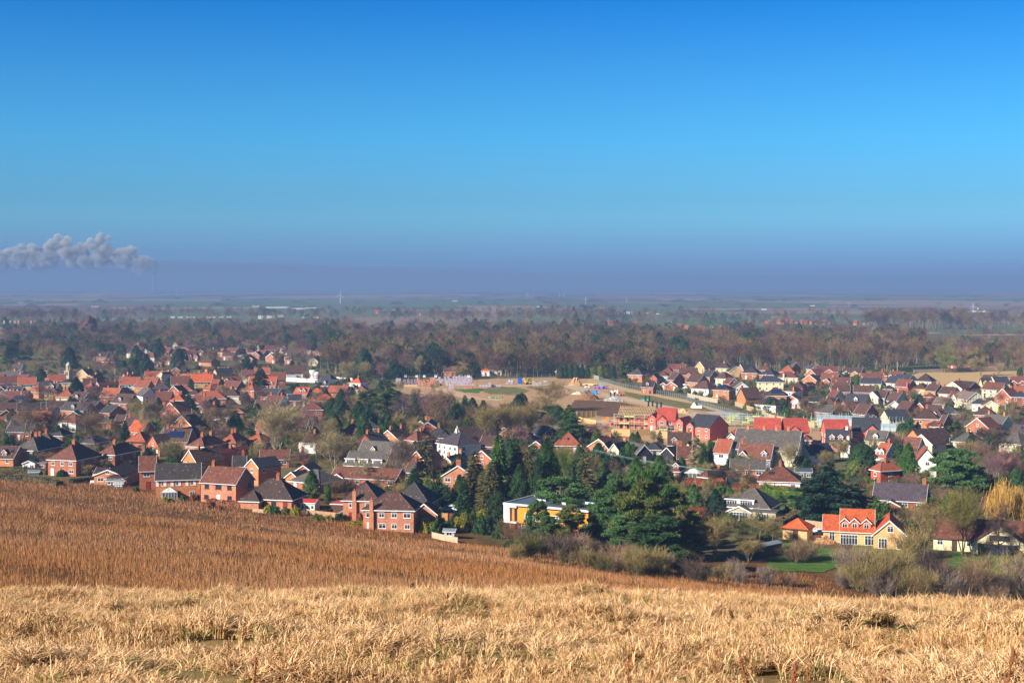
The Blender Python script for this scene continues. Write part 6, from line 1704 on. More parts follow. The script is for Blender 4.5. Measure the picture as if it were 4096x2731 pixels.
thistle(2600, 2480, 100, 6, 0, -.1, 18, 'thin straight dead stalk below the pines')
thistle(2720, 2500, 110, 7, 0, .3, 17, 'leaning reddish dead stalk beside the straight one')
thistle(1415, 2500, 130, 8, 0, .15, 16, 'thin curved dead stalk in the middle of the grass')
thistle(3710, 2470, 70, 9, 0, .0, 18, 'short dead stalk on the brow below the willow')
def dock(px, top, Y, label, lean=.02, c=(.24, .085, .035)):
    x, y = (px - CX) / F * Y, Y; z = float(ground(x, y)); h = CAMZ - (top - HZ) / F * Y - z; r = random.Random(int(px)); m = MB(); n = 9; pts = []
    for k in range(n + 1): pts.append((lean * h * (k / n) ** 2 + r.gauss(0, .003), r.gauss(0, .003), -.05 + (h + .05) * k / n))
    m.tube(pts, [.007 - .0045 * k / n for k in range(n + 1)], 6, 0, False)
    root = empty('dock_stalk', (x, y, z)); m.build('stem', WOODC, root, c)
    s = MB()
    for k in range(140):
        t = r.uniform(.55, 1); i = min(int(t * n), n - 1); p = Vector(pts[i]).lerp(Vector(pts[i + 1]), t * n - i); v = Vector((r.gauss(0, 1), r.gauss(0, 1), r.gauss(0, .6))).normalized() * .010
        q = p + v * r.uniform(.4, 1.1); s.poly([tuple(q), tuple(q + Vector((.004, 0, .006))), tuple(q + Vector((-.002, .004, .009)))])
    s.build('seeds', WOODC, root, tuple(q * .9 for q in c)); thing(root, label, 'weed', 'rusty dock stalks at the bottom of the picture')
dock(1003, 2628, 5.0, 'stout rust-red dock stalk standing alone in the near grass', .03)
dock(2515, 2640, 4.9, 'rust-red dock stalk nearest the pine side of the grass', .0)
dock(3065, 2630, 4.9, 'pair of leaning rusty dock stalks, the taller one', -.15)
dock(3095, 2645, 4.8, 'shorter dock stalk beside the tallest leaning one', .12)
dock(3150, 2655, 4.8, 'short upright dock stalk near the bottom edge', .05)
dock(3265, 2670, 4.8, 'pale brown dock stalk furthest along the bottom edge', -.05)
dock(4020, 2600, 5.2, 'thin dock stalk below the scrub corner', .05)
# ---------------------------------------------------------------- hedges
def hedge(pts, h, w, col, label, leafy=True, cat='hedge', dens=26):
    rng = np.random.default_rng(int(pts[0][0])); W = [np.array(unproj(*p)) for p in pts]; A = []; core = MB()
    for i in range(len(W) - 1):
        a, b = W[i], W[i + 1]; L = np.linalg.norm((b - a)[:2]); d = (b - a) / L; nn = np.array([-d[1], d[0], 0]); m = int(L * (h + w) * dens)
        t = rng.uniform(0, L, m); s = rng.uniform(-1, 1, m); top = rng.random(m) < w / (w + 2 * h)
        off = np.where(top, s * w / 2, np.sign(s) * w / 2 * rng.uniform(.85, 1.08, m)); zz = np.where(top, h * rng.uniform(.93, 1.04, m), h * rng.uniform(0, 1, m)); zz *= 1 + .05 * np.sin(t * 1.3 + i)
        P = a + d * t[:, None] + nn * off[:, None]; P[:, 2] = a[2] + (b[2] - a[2]) * t / L + zz
        Nn = np.where(top[:, None], [[0, 0, 1.]], nn * np.sign(s)[:, None]) + rng.normal(size=(m, 3)) * .5
        A.append(leaf_quads(P, Nn, rng.uniform(.25, .6, m), rng)); A.append(slivers(P[::3], np.array([0, 0, 1.]) + rng.normal(size=P[::3].shape) * .6, rng.uniform(.2, .5, len(P[::3])), np.full(len(P[::3]), .1), rng))
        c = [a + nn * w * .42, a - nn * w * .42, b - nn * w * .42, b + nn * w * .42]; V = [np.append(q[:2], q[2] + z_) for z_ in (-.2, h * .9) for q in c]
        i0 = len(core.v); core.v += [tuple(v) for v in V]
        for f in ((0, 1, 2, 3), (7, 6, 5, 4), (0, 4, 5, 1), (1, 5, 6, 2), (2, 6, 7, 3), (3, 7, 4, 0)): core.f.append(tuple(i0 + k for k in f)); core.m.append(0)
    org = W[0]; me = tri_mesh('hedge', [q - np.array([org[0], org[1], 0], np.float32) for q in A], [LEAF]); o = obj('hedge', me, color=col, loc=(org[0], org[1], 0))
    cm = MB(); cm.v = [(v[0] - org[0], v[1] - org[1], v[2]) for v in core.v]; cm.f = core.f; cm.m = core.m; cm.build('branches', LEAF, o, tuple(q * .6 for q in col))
    thing(o, label, cat); return o
RUST = (.36, .12, .06); HG = (.09, .15, .02); HD = (.03, .06, .022); HB = (.13, .10, .05)
hedge([(2740, 1945), (2870, 1948), (2895, 1955)], 2.3, 1.6, RUST, 'rust beech hedge in front of the grey board fence')
hedge([(2928, 1958), (3060, 1962), (3210, 1976)], 1.6, 1.6, RUST, 'long rust beech hedge beside the black power poles')
hedge([(3050, 2008), (3130, 2016), (3215, 2022)], 4.0, 2.0, HG, 'tall bright green clipped hedge under the rust beech hedge')
hedge([(3115, 2110), (3160, 2085), (3205, 2060), (3225, 2052)], 1.5, 2.2, HB, 'long brown clipped hedge running back from the small orange-roofed garage')
hedge([(3400, 1935), (3495, 1940)], 2.2, 1.5, HD, 'dark green clipped hedge beside the red hipped house')
hedge([(3460, 1945), (3700, 1952)], 1.4, 1.2, (.13, .14, .03), 'thin yellow-green hedge behind the purple slate roof')
hedge([(3560, 1488), (3650, 1486), (3755, 1482)], 3.0, 2.4, HG, 'green hedge along the top of the dry grass field')
hedge([(825, 1535), (885, 1535)], 2.5, 3, HD, 'dark clipped hedge beside the white-gabled red roof')
hedge([(1490, 1718), (1850, 1705)], 2.0, 1.5, HB, 'long brown hedge behind the white rendered house')
hedge([(3725, 1725), (3770, 1728)], 2.2, 1.5, HG, 'short green hedge by the hipped brick conservatory')
hedge([(3790, 1730), (3830, 1725)], 2.2, 1.5, HG, 'short green hedge beside the red-brown outhouse')
hedge([(0, 1890), (100, 1892), (190, 1898)], 1.6, 2.0, (.12, .10, .04), 'rough brown hedge in front of the white summer house')
hedge([(0, 1920), (120, 1925), (240, 1945)], 1.4, 2.0, (.13, .10, .045), 'low tangled hedge at the upper corner of the brown slope')
hedge([(285, 1935), (375, 1925)], 1.2, 1.4, (.06, .05, .03), 'dark clipped garden hedge by the low bungalow')
hedge([(830, 2015), (1000, 2032)], 1.2, 1.6, (.28, .11, .055), 'low russet hedge between the brown slope and the terrace')
hedge([(2560, 1702), (2490, 1700)], .8, .8, HB, 'low brown hedge beside the excavator')
hedge([(3880, 1790), (4010, 1800)], 2.0, 2.0, HB, 'brown hedge in front of the white field gate')
hedge([(3560, 1800), (3860, 1800)], 1.6, 1.6, HB, 'long brown hedge in front of the orange bungalow')
# ---------------------------------------------------------------- fences, poles, cables
def fence(pts, h, col, label, post_gap=2.4, kind='board', name='fence', post_col=None, post_h=None, mat=None):
    W = [Vector(unproj(*p)) for p in pts]; root = empty(name, W[0]); o0 = W[0]; pb = MB(); pb.box(-.07, .07, -.07, .07, -.3, post_h or h + .08); pm = pb.mesh('post', mat or WOODC)
    P = []
    for i in range(len(W) - 1):
        a, b = W[i], W[i + 1]; L = (b - a).length; n = max(1, round(L / post_gap)); P += [a.lerp(b, k / n) for k in range(n)]
    P.append(W[-1]); P = P[:100]
    for p in P: obj('post', pm, root, post_col or col, loc=p - o0)
    for i in range(len(P) - 1):
        a, b = P[i] - o0, P[i + 1] - o0; m = MB(); d = (b - a).normalized(); nn = Vector((-d.y, d.x, 0)) * .03
        if kind == 'board':
            k = 8; 
            for q in range(k):
                s, e = a.lerp(b, (q + .03) / k), a.lerp(b, (q + .97) / k); hh = h + (q % 2) * .02; i0 = len(m.v)
                m.v += [tuple(s - nn), tuple(e - nn), tuple(e + nn), tuple(s + nn), tuple(s - nn + Vector((0, 0, hh))), tuple(e - nn + Vector((0, 0, hh))), tuple(e + nn + Vector((0, 0, hh))), tuple(s + nn + Vector((0, 0, hh)))]
                for f in ((0, 3, 2, 1), (4, 5, 6, 7), (0, 1, 5, 4), (1, 2, 6, 5), (2, 3, 7, 6), (3, 0, 4, 7)): m.f.append(tuple(i0 + c for c in f)); m.m.append(0)
        else:
            k = 4
            for q in range(k + 1): s = a.lerp(b, q / k); m.tube([tuple(s), tuple(s + Vector((0, 0, h)))], .014, 3, 0, False)
            for z_ in (.1, h): m.tube([tuple(a + Vector((0, 0, z_))), tuple(b + Vector((0, 0, z_)))], .025, 3, 0, False)
        m.build('panel', WOODC if kind == 'board' else METAL, root, col)
    thing(root, label, 'fence'); return root
fence([(2755, 1940), (2850, 1938), (2960, 1938)], 2.0, (.34, .33, .31), 'grey board fence behind the rust beech hedge')
fence([(3222, 2112), (3270, 2118), (3320, 2124)], 1.9, (.40, .31, .20), 'tan board fence between the cedar and the white convertible')
fence([(3060, 1672), (3140, 1692), (3230, 1705), (3260, 1712)], 2.2, (.50, .36, .20), 'light tan board fence behind the scaffolding')
fence([(2750, 1588), (2810, 1602), (2870, 1612)], 2.0, (.45, .38, .28), 'pale board fence behind the solar-panelled corner house')
fence([(2940, 1622), (2990, 1640), (3060, 1660)], 2.0, (.46, .34, .21), 'tan board fence below the lean-to brick house')
fence([(2350, 1508), (2372, 1514), (2395, 1520)], 2.3, (.42, .33, .2), 'short tan fence at the far corner of the site')
fence([(2445, 1740), (2520, 1745), (2600, 1742)], 2.4, (.50, .34, .15), 'new yellow-brown board fence in front of the excavator')
fence([(2620, 1745), (2700, 1760)], 2.4, (.48, .33, .15), 'yellow-brown fence panel run below the new terrace')
fence([(2310, 1672), (2384, 1668)], 2.6, (.55, .40, .18), 'yellow hoarding beyond the concrete base')
fence([(2300, 1680), (2345, 1692), (2384, 1698)], 1.8, (.60, .42, .18), 'curved low yellow hoarding round the concrete base')
fence([(2856, 1755), (2920, 1756)], 2.2, (.42, .32, .16), 'board fence beside the slate-roofed new house')
fence([(3780, 1489), (3900, 1485), (4010, 1482)], 2.4, (.42, .29, .15), 'long brown board fence at the top of the dry grass field')
fence([(1228, 2060), (1290, 2066), (1350, 2072)], 1.2, (.50, .30, .18), 'low reddish board fence below the pale green summer house')
fence([(1010, 2046), (1060, 2052)], .8, (.45, .30, .2), 'low pale fence by the yellow bushes')
fence([(1728, 2150), (1780, 2162), (1830, 2172)], 1.2, (.55, .40, .27), 'pale low fence at the field edge below the yellow bushes')
fence([(1768, 2078), (1790, 2080), (1815, 2080)], 1.6, (.50, .25, .10), 'orange-brown driveway gates in front of the white car', name='gate')
fence([(1395, 2070), (1428, 2074)], 1.6, (.4, .38, .35), 'grey garden fence beside the mottled brick house')
fence([(905, 1610), (1000, 1622), (1080, 1620), (1160, 1605)], 1.8, (.30, .25, .2), 'long weathered fence behind the big pale poplar')
fence([(1590, 1522), (1700, 1514), (1850, 1512), (2000, 1511), (2200, 1512), (2350, 1508)], 2.2, (.4, .5, .55), 'steel mesh fence along the far side of the pallet yard', 5.0, 'mesh', 'mesh_fence', (.4, .5, .55), 2.5, METAL)
fence([(2352, 1510), (2480, 1548), (2620, 1575), (2740, 1600), (2860, 1640), (2960, 1668), (3110, 1692)], 2.0, (.4, .5, .55), 'steel mesh fence between the site track and the finished estate', 2.6, 'mesh', 'mesh_fence', (.42, .52, .6), 2.4, METAL)
fence([(1700, 1566), (1790, 1572), (1870, 1586), (1920, 1600), (2010, 1604)], 1.0, (.7, .14, .10), 'red plastic barrier along the site track', 3, 'mesh', 'barrier', (.7, .15, .1), 1.1, PAINT)
fence([(2330, 1690), (2430, 1712), (2530, 1730)], 1.0, (.75, .14, .10), 'red plastic barrier in front of the excavator', 3, 'mesh', 'barrier', (.7, .12, .1), 1.1, PAINT)
fence([(3118, 2040), (3160, 2042), (3195, 2040)], 1.7, (.05, .05, .06), 'black iron gate between brick posts beside the cedar', 2.4, 'mesh', 'gate', (.04, .04, .05), 1.8)
fence([(3993, 1792), (4012, 1791)], 1.2, (.85, .85, .82), 'white field gate beside the dark oak', 3, 'mesh', 'gate', (.85, .85, .82), 1.4, WHITE)
def wall(pts, h, col, label, t=.3):
    W = [Vector(unproj(*p)) for p in pts]; m = MB(); o0 = W[0]
    for i in range(len(W) - 1):
        a, b = W[i] - o0, W[i + 1] - o0; d = (b - a).normalized(); nn = Vector((-d.y, d.x, 0)) * t / 2; i0 = len(m.v)
        for zz in (-.3, h): m.v += [tuple(q + Vector((0, 0, zz))) for q in (a - nn, b - nn, b + nn, a + nn)]
        for f in ((0, 3, 2, 1), (4, 5, 6, 7), (0, 1, 5, 4), (1, 2, 6, 5), (2, 3, 7, 6), (3, 0, 4, 7)): m.f.append(tuple(i0 + c for c in f)); m.m.append(0)
    o = m.build('garden_wall', MATS['masonry'], None, (*col, 1), W[0]); thing(o, label, 'wall'); return o
wall([(1670, 1935), (1745, 1945)], 1.8, (.42, .24, .13), 'old brick garden wall behind the larch')
wall([(3655, 1492), (3780, 1488)], 2.2, (.42, .36, .30), 'grey stone wall below the green hedge at the dry grass field')
wall([(1138, 1525), (1260, 1530)], 2.2, (.85, .85, .82), 'white site wall round the silos')
wall([(1312, 1512), (1360, 1520), (1410, 1523)], 1.6, (.80, .74, .62), 'long cream hoarding beside the white silos')
def pole(px, top, base, label, arms=0, lamp=False, col=(.28, .20, .13)):
    x, y, z = unproj(px, base); h = (base - top) * y / F; root = empty('lamp_post' if lamp else 'utility_pole', (x, y, z))
    m = MB(); m.tube([(0, 0, -.3), (0, 0, h)], [.16, .11] if not lamp else [.1, .06], 7); m.build('pole', PAINT if lamp else WOODC, root, col if not lamp else (.55, .58, .6))
    if lamp:
        a = MB(); a.tube([(0, 0, h - .05), (.5, 0, h + .1), (.9, 0, h + .1)], .05, 5); a.box(.8, 1.5, -.12, .12, h + .02, h + .16); a.build('lamp_arm', PAINT, root, (.6, .62, .64))
    for k in range(arms):
        a = MB(); a.box(-1.1, 1.1, -.06, .06, h - .5 - k * .9, h - .38 - k * .9)
        for xx in (-1, -.35, .35, 1): a.tube([(xx, 0, h - .38 - k * .9), (xx, 0, h - .15 - k * .9)], .05, 5)
        a.build('crossarm', WOODC, root, (.2, .16, .12))
    thing(root, label, 'lamp post' if lamp else 'pole'); return Vector((x, y, z + h))
P1 = pole(2767, 1895, 1938, 'short green-brown pole by the pale conservatory frame', 0, col=(.24, .22, .06))
P2 = pole(2906, 1878, 1945, 'bare wooden power pole in front of the rust beech hedge', 1)
P3 = pole(2999, 1853, 1950, 'tallest wooden power pole beside the steep brown roof', 1)
P4 = pole(3180, 1865, 1942, 'power pole with a yellow plate near the cedar', 1, col=(.35, .27, .08))
P5 = pole(3492, 1862, 1918, 'thin pole by the red hipped house', 0, col=(.30, .27, .12))
P6 = pole(3704, 1707, 1782, 'grey power pole in front of the orange bungalow', 1, col=(.42, .40, .38))
P7 = pole(2183, 1742, 1800, 'wooden pole beside the half-timbered chalet', 0)
P8 = pole(1760, 1757, 1842, 'dark utility pole in front of the white rendered house', 1, col=(.10, .08, .07))
P9 = pole(566, 1795, 1855, 'lichened pole behind the low bungalow', 0, col=(.34, .30, .12))
P10 = pole(2522, 1715, 1768, 'thin rusty pole behind the orange gable', 0, col=(.28, .10, .07))
P11 = pole(767, 1632, 1685, 'grey pole beside the dark spruce in the old town', 0, col=(.35, .33, .3))
P12 = pole(832, 1650, 1700, 'thin pole below the orange-brown semis', 0, col=(.3, .28, .22))
P13 = pole(3589, 1447, 1490, 'thin pole at the edge of the birch belt', 0, col=(.5, .46, .4))
pole(1062, 1867, 1922, 'white lamp post beside the brown gabled house', lamp=True)
pole(4021, 1596, 1638, 'grey lamp post by the paved estate road', lamp=True)
pole(3799, 1750, 1788, 'lamp post in front of the orange bungalow door', lamp=True)
pole(517, 1613, 1645, 'white lamp post by the row of brick gables', lamp=True)
pole(3125, 1822, 1858, 'slim lamp post before the cream terrace', lamp=True)
def cable(a, b, label, sag=.8):
    m = MB()
    for off in (-1, -.35, .35, 1):
        pts = [tuple(a.lerp(b, k / 10) + Vector((off, 0, -.2 - sag * 4 * (k / 10) * (1 - k / 10) - abs(off) * .2)) - a) for k in range(11)]; m.tube(pts, .022, 3, 0, False)
    o = m.build('power_cable', PAINT, None, (.20, .34, .32), a); thing(o, label, 'power cable', 'overhead cables between the wooden poles')
cable(P2, P3, 'overhead cables between the two poles by the rust beech hedge')
cable(P3, P4 + Vector((3, 0, -1)), 'overhead cables from the tallest pole towards the cedar')
cable(P2, unproj(2380, 1850)[0] * Vector((1, 0, 0)) + Vector((0, unproj(2380, 1850)[1], 6.5)) if False else Vector((unproj(2380, 1900)[0], unproj(2380, 1900)[1], 7.5)), 'overhead cables from the short pole over the pine tops')
# ---------------------------------------------------------------- single things of the near gardens
def at(px, py): return Vector(unproj(px, py))
def face_rot(p, deg): return math.atan(p.x / p.y) * -1 + R(deg)
def modern_house():
    p = at(2045, 2137); root = empty('modern_house', p, R(-31)); s = F / p.y
    m = MB(); m.box(-.4, .9, 0, 12, -.5, 2.6); m.box(.9, 19, .6, 12.5, -.5, 2.7); m.build('ground_floor_wall', MATS['masonry'], root, (*COL['red'], 1))
    m = MB(); m.box(-1.6, 1.6, -.6, .2, 2.6, 2.95); m.box(-1.6, -1.25, -.6, 12, 2.95, 6.6); m.box(-1.25, 1.6, -.6, .2, 6.0, 6.6); m.box(-1.6, 1.6, .2, 12, 2.6, 2.95); m.box(-1.25, -.15, -.55, .2, 2.95, 6.0)
    m.build('white_frame', PAINT, root, (.85, .85, .83))
    m = MB()
    for k in range(16): m.box(1.6, 19, -.05, .02, 2.9 + k * .2, 3.08 + k * .2)
    m.box(1.6, 19, .0, 12, 2.72, 6.1); m.box(19, 19.06, .1, 11.9, 2.72, 6.1)
    m.build('timber_cladding', WOODC, root, (.82, .30, .03))
    m = MB(); m.box(-.1, .75, .05, .15, 2.95, 6.0); m.build('orange_shutter', WOODC, root, (.70, .22, .04))
    m = MB(); m.box(.8, 1.55, .08, .14, 2.95, 6.0); m.build('slot_window', GLASS, root)
    for x, w in ((5.2, 3.4), (10.5, 4.0), (15.6, 2.2)): add_window(root, (x, -.06, 3.4), 0, w, 1.6)
    for x, w in ((3, 1.6), (8, 3.0), (13, 2.2)): add_window(root, (x, .58, .5), 0, w, 1.7)
    m = MB(); m.box(-1.5, 19.2, -.4, 12.3, 6.6, 6.72); m.build('flat_roof', PAINT, root, (.10, .12, .16))
    m = MB(); m.box(-1.7, 19.4, -.7, -.4, 6.5, 6.95); m.box(-1.7, 19.4, 12.3, 12.6, 6.5, 6.95); m.box(-1.75, -1.5, -.4, 12.3, 6.5, 6.95); m.box(19.2, 19.45, -.4, 12.3, 6.5, 6.95); m.build('parapet', PAINT, root, (.62, .66, .7))
    for x, y, w in ((2.5, 6.5, 2.4), (9.0, 5.0, 1.8), (14, 8, 2.0)):
        m = MB(); m.box(x, x + w, y, y + 1.2, 6.72, 7.15); o = m.build('rooflight', PAINT, root, (.85, .85, .84)); g = MB(); g.box(x + .1, x + w - .1, y + .1, y + 1.1, 7.15, 7.2); g.build('glazing', GLASS, o)
    thing(root, 'modern flat-roofed house clad in bright orange timber with white end frame', 'house'); FOOT.append((p.x + 8, p.y + 2, 10))
modern_house()
def shed(px, py, w, d, h, rz, wall, roof, label, typ='e', name='garden_shed', cat='shed', pitch=22, wins=2, wtrim=(.8, .8, .78), ov=.2):
    p = at(px, py); root = empty(name, p, face_rot(p, rz)); Hh = House('s'); block(Hh, 0, 0, w, d, h, typ, math.tan(R(pitch)), z0=-.3, ov=ov)
    Hh.wall.build('wall', PAINT, root, wall); Hh.roof.build('roof', PAINT, root, roof)
    for nm_, m_ in Hh.trims: m_.build(nm_, TRIM, root, wtrim)
    for k in range(wins): add_window(root, (-w/2 + w * (k + .5) / wins, -d/2, .6), 0, min(1.3, w / wins * .6), 1.0)
    thing(root, label, cat); return root
shed(120, 1878, 3.6, 2.6, 2.0, -18, (.75, .78, .82), (.10, .12, .14), 'small white summer house with dark roof at the edge of the brown slope', 'f', 'summer_house', 'summer house', wins=2)
shed(177, 1876, 2.2, 3, 1.9, -25, (.42, .15, .08), (.2, .2, .2), 'low brick outhouse joined behind the white summer house', 'a', 'outhouse', 'outhouse', wins=1)
shed(138, 1898, 2.8, 2.2, .9, -10, (.12, .14, .16), (.16, .19, .20), 'low dark shed roof half hidden by the tangled hedge', 'e', wins=0)
shed(1240, 2042, 3.6, 2.8, 2.1, -24, (.55, .66, .52), (.40, .05, .04), 'pale green summer house with red felt roof and white fascia', 'e', 'summer_house', 'summer house', wins=3)
shed(1360, 2045, 3.4, 2.8, 2.0, -20, (.10, .05, .04), (.36, .06, .05), 'red-roofed open garden shelter on posts beside the pyramid-roofed house', 'h', 'garden_shelter', 'shelter', wins=0)
shed(3064, 2222, 2.4, 7, 2.3, -38, (.05, .06, .08), (.22, .26, .30), 'long dark weatherboarded shed on the lawn with grey roof', 'f', wins=0, pitch=14)
shed(1800, 2150, 2.2, 1.8, 1.5, -12, (.45, .45, .48), (.20, .22, .28), 'small grey shed behind the pale low fence', 'e', wins=1)
shed(455, 1944, 3.0, 2.2, 1.5, -22, (.10, .10, .11), (.14, .14, .15), 'small dark greenhouse shed beside the low bungalow garden', 'e', 'greenhouse', 'greenhouse', wins=2)
shed(480, 1950, 2.2, 2.0, 1.3, -22, (.10, .12, .15), (.22, .24, .26), 'aluminium greenhouse with white glazing bars by the arched gate', 'e', 'greenhouse', 'greenhouse', wins=3, pitch=30)
shed(3165, 1912, 11, 3.0, 2.0, 8, (.14, .15, .16), (.06, .08, .12), 'long glasshouse with blue-grey panes beside the velux bungalow', 'e', 'greenhouse', 'greenhouse', wins=6, pitch=28)
shed(2812, 1582, 3, 2, 2, 0, (.2, .16, .12), (.1, .12, .15), 'small shed behind the pale fence of the corner house', 'e', wins=0)
shed(2860, 1600, 2.4, 1.6, 1.2, 0, (.75, .55, .2), (.7, .5, .2), 'small yellow box store at the fence of the corner house', 'a', wins=0)
shed(3225, 1640, 2.6, 2, 2, 0, (.08, .25, .12), (.1, .3, .15), 'small green shed behind the tan fence', 'e', wins=0)
def consv(px, py, w, d, rz, label):
    p = at(px, py); root = empty('conservatory', p, face_rot(p, rz)); conservatory(root, 0, d / 2, w, d); 
    for c in list(root.children): c.name = 'frame'
    thing(root, label, 'conservatory')
consv(2772, 1918, 5.5, 5, -15, 'white conservatory frame with pale roof beside the cream hipped bungalow')
consv(2742, 1568, 3, 3, -15, 'small white conservatory behind the mesh fence and the far brick house')
def car(px, py, rz, col, label, kind='saloon', L=4.5):
    p = at(px, py); root = empty('parked_car', p, R(rz)); w = .9
    prof = {'saloon': [(-2.25, .35), (-2.25, .85), (-1.55, .98), (-.75, 1.42), (.55, 1.42), (1.25, .95), (2.15, .82), (2.28, .55), (2.28, .35)],
            'van': [(-2.25, .35), (-2.25, 1.75), (-2.1, 1.85), (.9, 1.85), (1.5, 1.1), (2.15, .95), (2.28, .6), (2.28, .35)],
            'open': [(-2.1, .35), (-2.15, .82), (-1.3, .98), (-.8, .92), (.35, .92), (1.15, .9), (2.0, .72), (2.15, .5), (2.15, .35)]}[kind]
    m = MB(); i, n = m.extr([(a, z) for a, z in prof], -w, w, 'y'); m.f.append(tuple(range(i, i + n))); m.m.append(0); m.f.append(tuple(range(i + n, i + 2 * n))[::-1]); m.m.append(0)
    o = m.build('body', PAINT, root, col); bv = o.modifiers.new('bevel', 'BEVEL'); bv.width = .07; bv.segments = 2; bv.limit_method = 'ANGLE'
    g = MB()
    if kind != 'open':
        t = 1.38 if kind == 'saloon' else 1.6; b_ = .95 if kind == 'saloon' else 1.1
        for sg in (-1, 1):
            g.poly([(-1.35, sg * (w + .005), b_ + .03), (-.72, sg * (w + .005), t), (.5, sg * (w + .005), t), (1.1, sg * (w + .005), b_)] if kind == 'saloon' else [(-.2, sg * (w + .005), b_), (-.2, sg * (w + .005), t), (.95, sg * (w + .005), t), (1.35, sg * (w + .005), b_)])
        g.poly([(1.22, -.8, b_ + .03), (1.22, .8, b_ + .03), (.6, .75, t + .03), (.6, -.75, t + .03)] if kind == 'saloon' else [(1.52, -.8, b_ + .04), (1.52, .8, b_ + .04), (.97, .8, t + .15), (.97, -.8, t + .15)])
        g.poly([(-1.52, -.8, b_ + .05), (-1.52, .8, b_ + .05), (-.85, .75, t + .01), (-.85, -.75, t + .01)])
    else: g.box(-.75, .5, -.75, .75, .93, .96); g.poly([(.85, -.75, .92), (.85, .75, .92), (.45, .7, 1.25), (.45, -.7, 1.25)])
    g.build('windows', GLASS, root)
    wm = MB(); wm.tube([(0, -.11, 0), (0, .11, 0)], .32, 12); wme = wm.mesh('wheel', DARK); hm = MB(); hm.tube([(0, -.12, 0), (0, .12, 0)], .18, 8); hme = hm.mesh('rim', METAL)
    for a in (-1.35, 1.4):
        for sg in (-1, 1): q = obj('wheel', wme, root, loc=(a, sg * .82, .32)); obj('rim', hme, q)
    for sg in (-1, 1):
        h = MB(); h.box(2.2, 2.31, sg * .62 - .16, sg * .62 + .16, .6, .74); h.build('headlight', GLASS, root)
        h = MB(); h.box(-2.29, -2.15, sg * .68 - .12, sg * .68 + .12, .66, .84); h.build('tail_light', PAINT, root, (.5, .02, .02))
    thing(root, label, 'car', 'parked cars'); return root
car(1797, 2044, 175, (.82, .83, .84), 'white saloon car on the drive behind the wooden gates')
car(3282, 2138, -60, (.8, .82, .85), 'white convertible with dark hood beside the small orange-roofed garage', 'open')
car(3439, 1613, 20, (.55, .02, .03), 'red car on the drive of the brown-roofed twin house')
car(3475, 1617, 10, (.06, .06, .10), 'dark van parked beside the red car', 'van')
car(4057, 1634, 5, (.15, .20, .30), 'blue-grey car on the estate road beside the lamp post')
car(600, 1756, 160, (.6, .62, .65), 'silver car in front of the veluxed orange roof')
car(622, 1752, 200, (.55, .56, .58), 'grey car parked behind the silver one')
car(557, 1418, 170, (.85, .86, .88), 'white car among the white triangular gables')
car(963, 1427, 175, (.85, .86, .88), 'white car in the far estate of red roofs')
car(3502, 1627, 90, (.8, .8, .82), 'white car half hidden beside the half-timbered house')
car(3692, 1781, 180, (.05, .06, .1), 'dark car under the orange bungalow window')
car(858, 1683, 170, (.7, .72, .74), 'pale car among the bare trees below the old town')
def clock_tower():
    p = at(274, 1532); root = empty('clock_tower', p, R(-22)); st = (.50, .40, .22, 1)
    m = MB(); m.box(-1.6, 1.6, -1.6, 1.6, -.5, 6.6); m.box(-1.85, 1.85, -1.85, 1.85, 6.6, 6.9); m.build('tower', MATS['masonry'], root, st)
    m = MB(); 
    for k in range(8): a = math.pi / 4 * k + .39; m.box(math.cos(a) * 1.15 - .2, math.cos(a) * 1.15 + .2, math.sin(a) * 1.15 - .2, math.sin(a) * 1.15 + .2, 6.9, 9.6)
    m.tube([(0, 0, 6.9), (0, 0, 7.5)], 1.4, 8); m.tube([(0, 0, 9.6), (0, 0, 10.0)], 1.55, 8); m.build('belfry', MATS['masonry'], root, st)
    m = MB(); m.tube([(0, 0, 10.0), (0, 0, 10.5), (0, 0, 11.1), (0, 0, 11.5), (0, 0, 11.7)], [1.35, 1.25, .85, .4, .1], 12); m.tube([(0, 0, 11.7), (0, 0, 12.8)], [.06, .02], 4); m.build('dome', PAINT, root, (.42, .46, .5))
    m = MB(); m.tube([(0, -1.64, 5.3), (0, -1.6, 5.3)], 1.05, 20); f = m.build('clock_face', PAINT, root, (.04, .06, .28))
    m = MB(); m.box(-.05, .05, -1.7, -1.66, 5.3, 6.1); m.box(0, .5, -1.7, -1.66, 5.25, 5.35); m.build('clock_hands', PAINT, f, (.8, .65, .2))
    thing(root, 'stone clock tower with blue clock face and small domed belfry', 'tower')
clock_tower()
def box_cabin(px, py, w, d, h, rz, col, label, name='site_cabin', cat='container', ribs=True):
    p = at(px, py); root = empty(name, p, face_rot(p, rz)); m = MB(); m.box(-w/2, w/2, -d/2, d/2, .1, h); 
    if ribs:
        for k in range(int(w / .6)): m.box(-w/2 + .2 + k * .6, -w/2 + .4 + k * .6, -d/2 - .04, -d/2 + .01, .3, h - .2)
    m.build('body', PAINT, root, col); f = MB(); f.box(-w/2 - .05, w/2 + .05, -d/2 - .06, d/2 + .05, h, h + .14); f.box(-w/2 - .05, w/2 + .05, -d/2 - .06, d/2 + .05, -.1, .1); f.build('rails', PAINT, root, tuple(c * .7 for c in col))
    dr = MB(); dr.box(w * .2, w * .2 + .9, -d/2 - .07, -d/2 - .03, .2, 2.1); dr.build('door', PAINT, root, tuple(c * .8 for c in col)); thing(root, label, cat); return root
box_cabin(1165, 1522, 5.6, 3, 3.2, 8, (.82, .82, .82), 'white cabin left of the silos behind the site wall')
box_cabin(1193, 1520, 2.8, 4, 3.1, 8, (.80, .80, .80), 'second white cabin joined to the long one by the silos')
box_cabin(2080, 1534, 2.4, 3, 2.9, 0, (.02, .12, .60), 'bright blue site container beside the yellow loader')
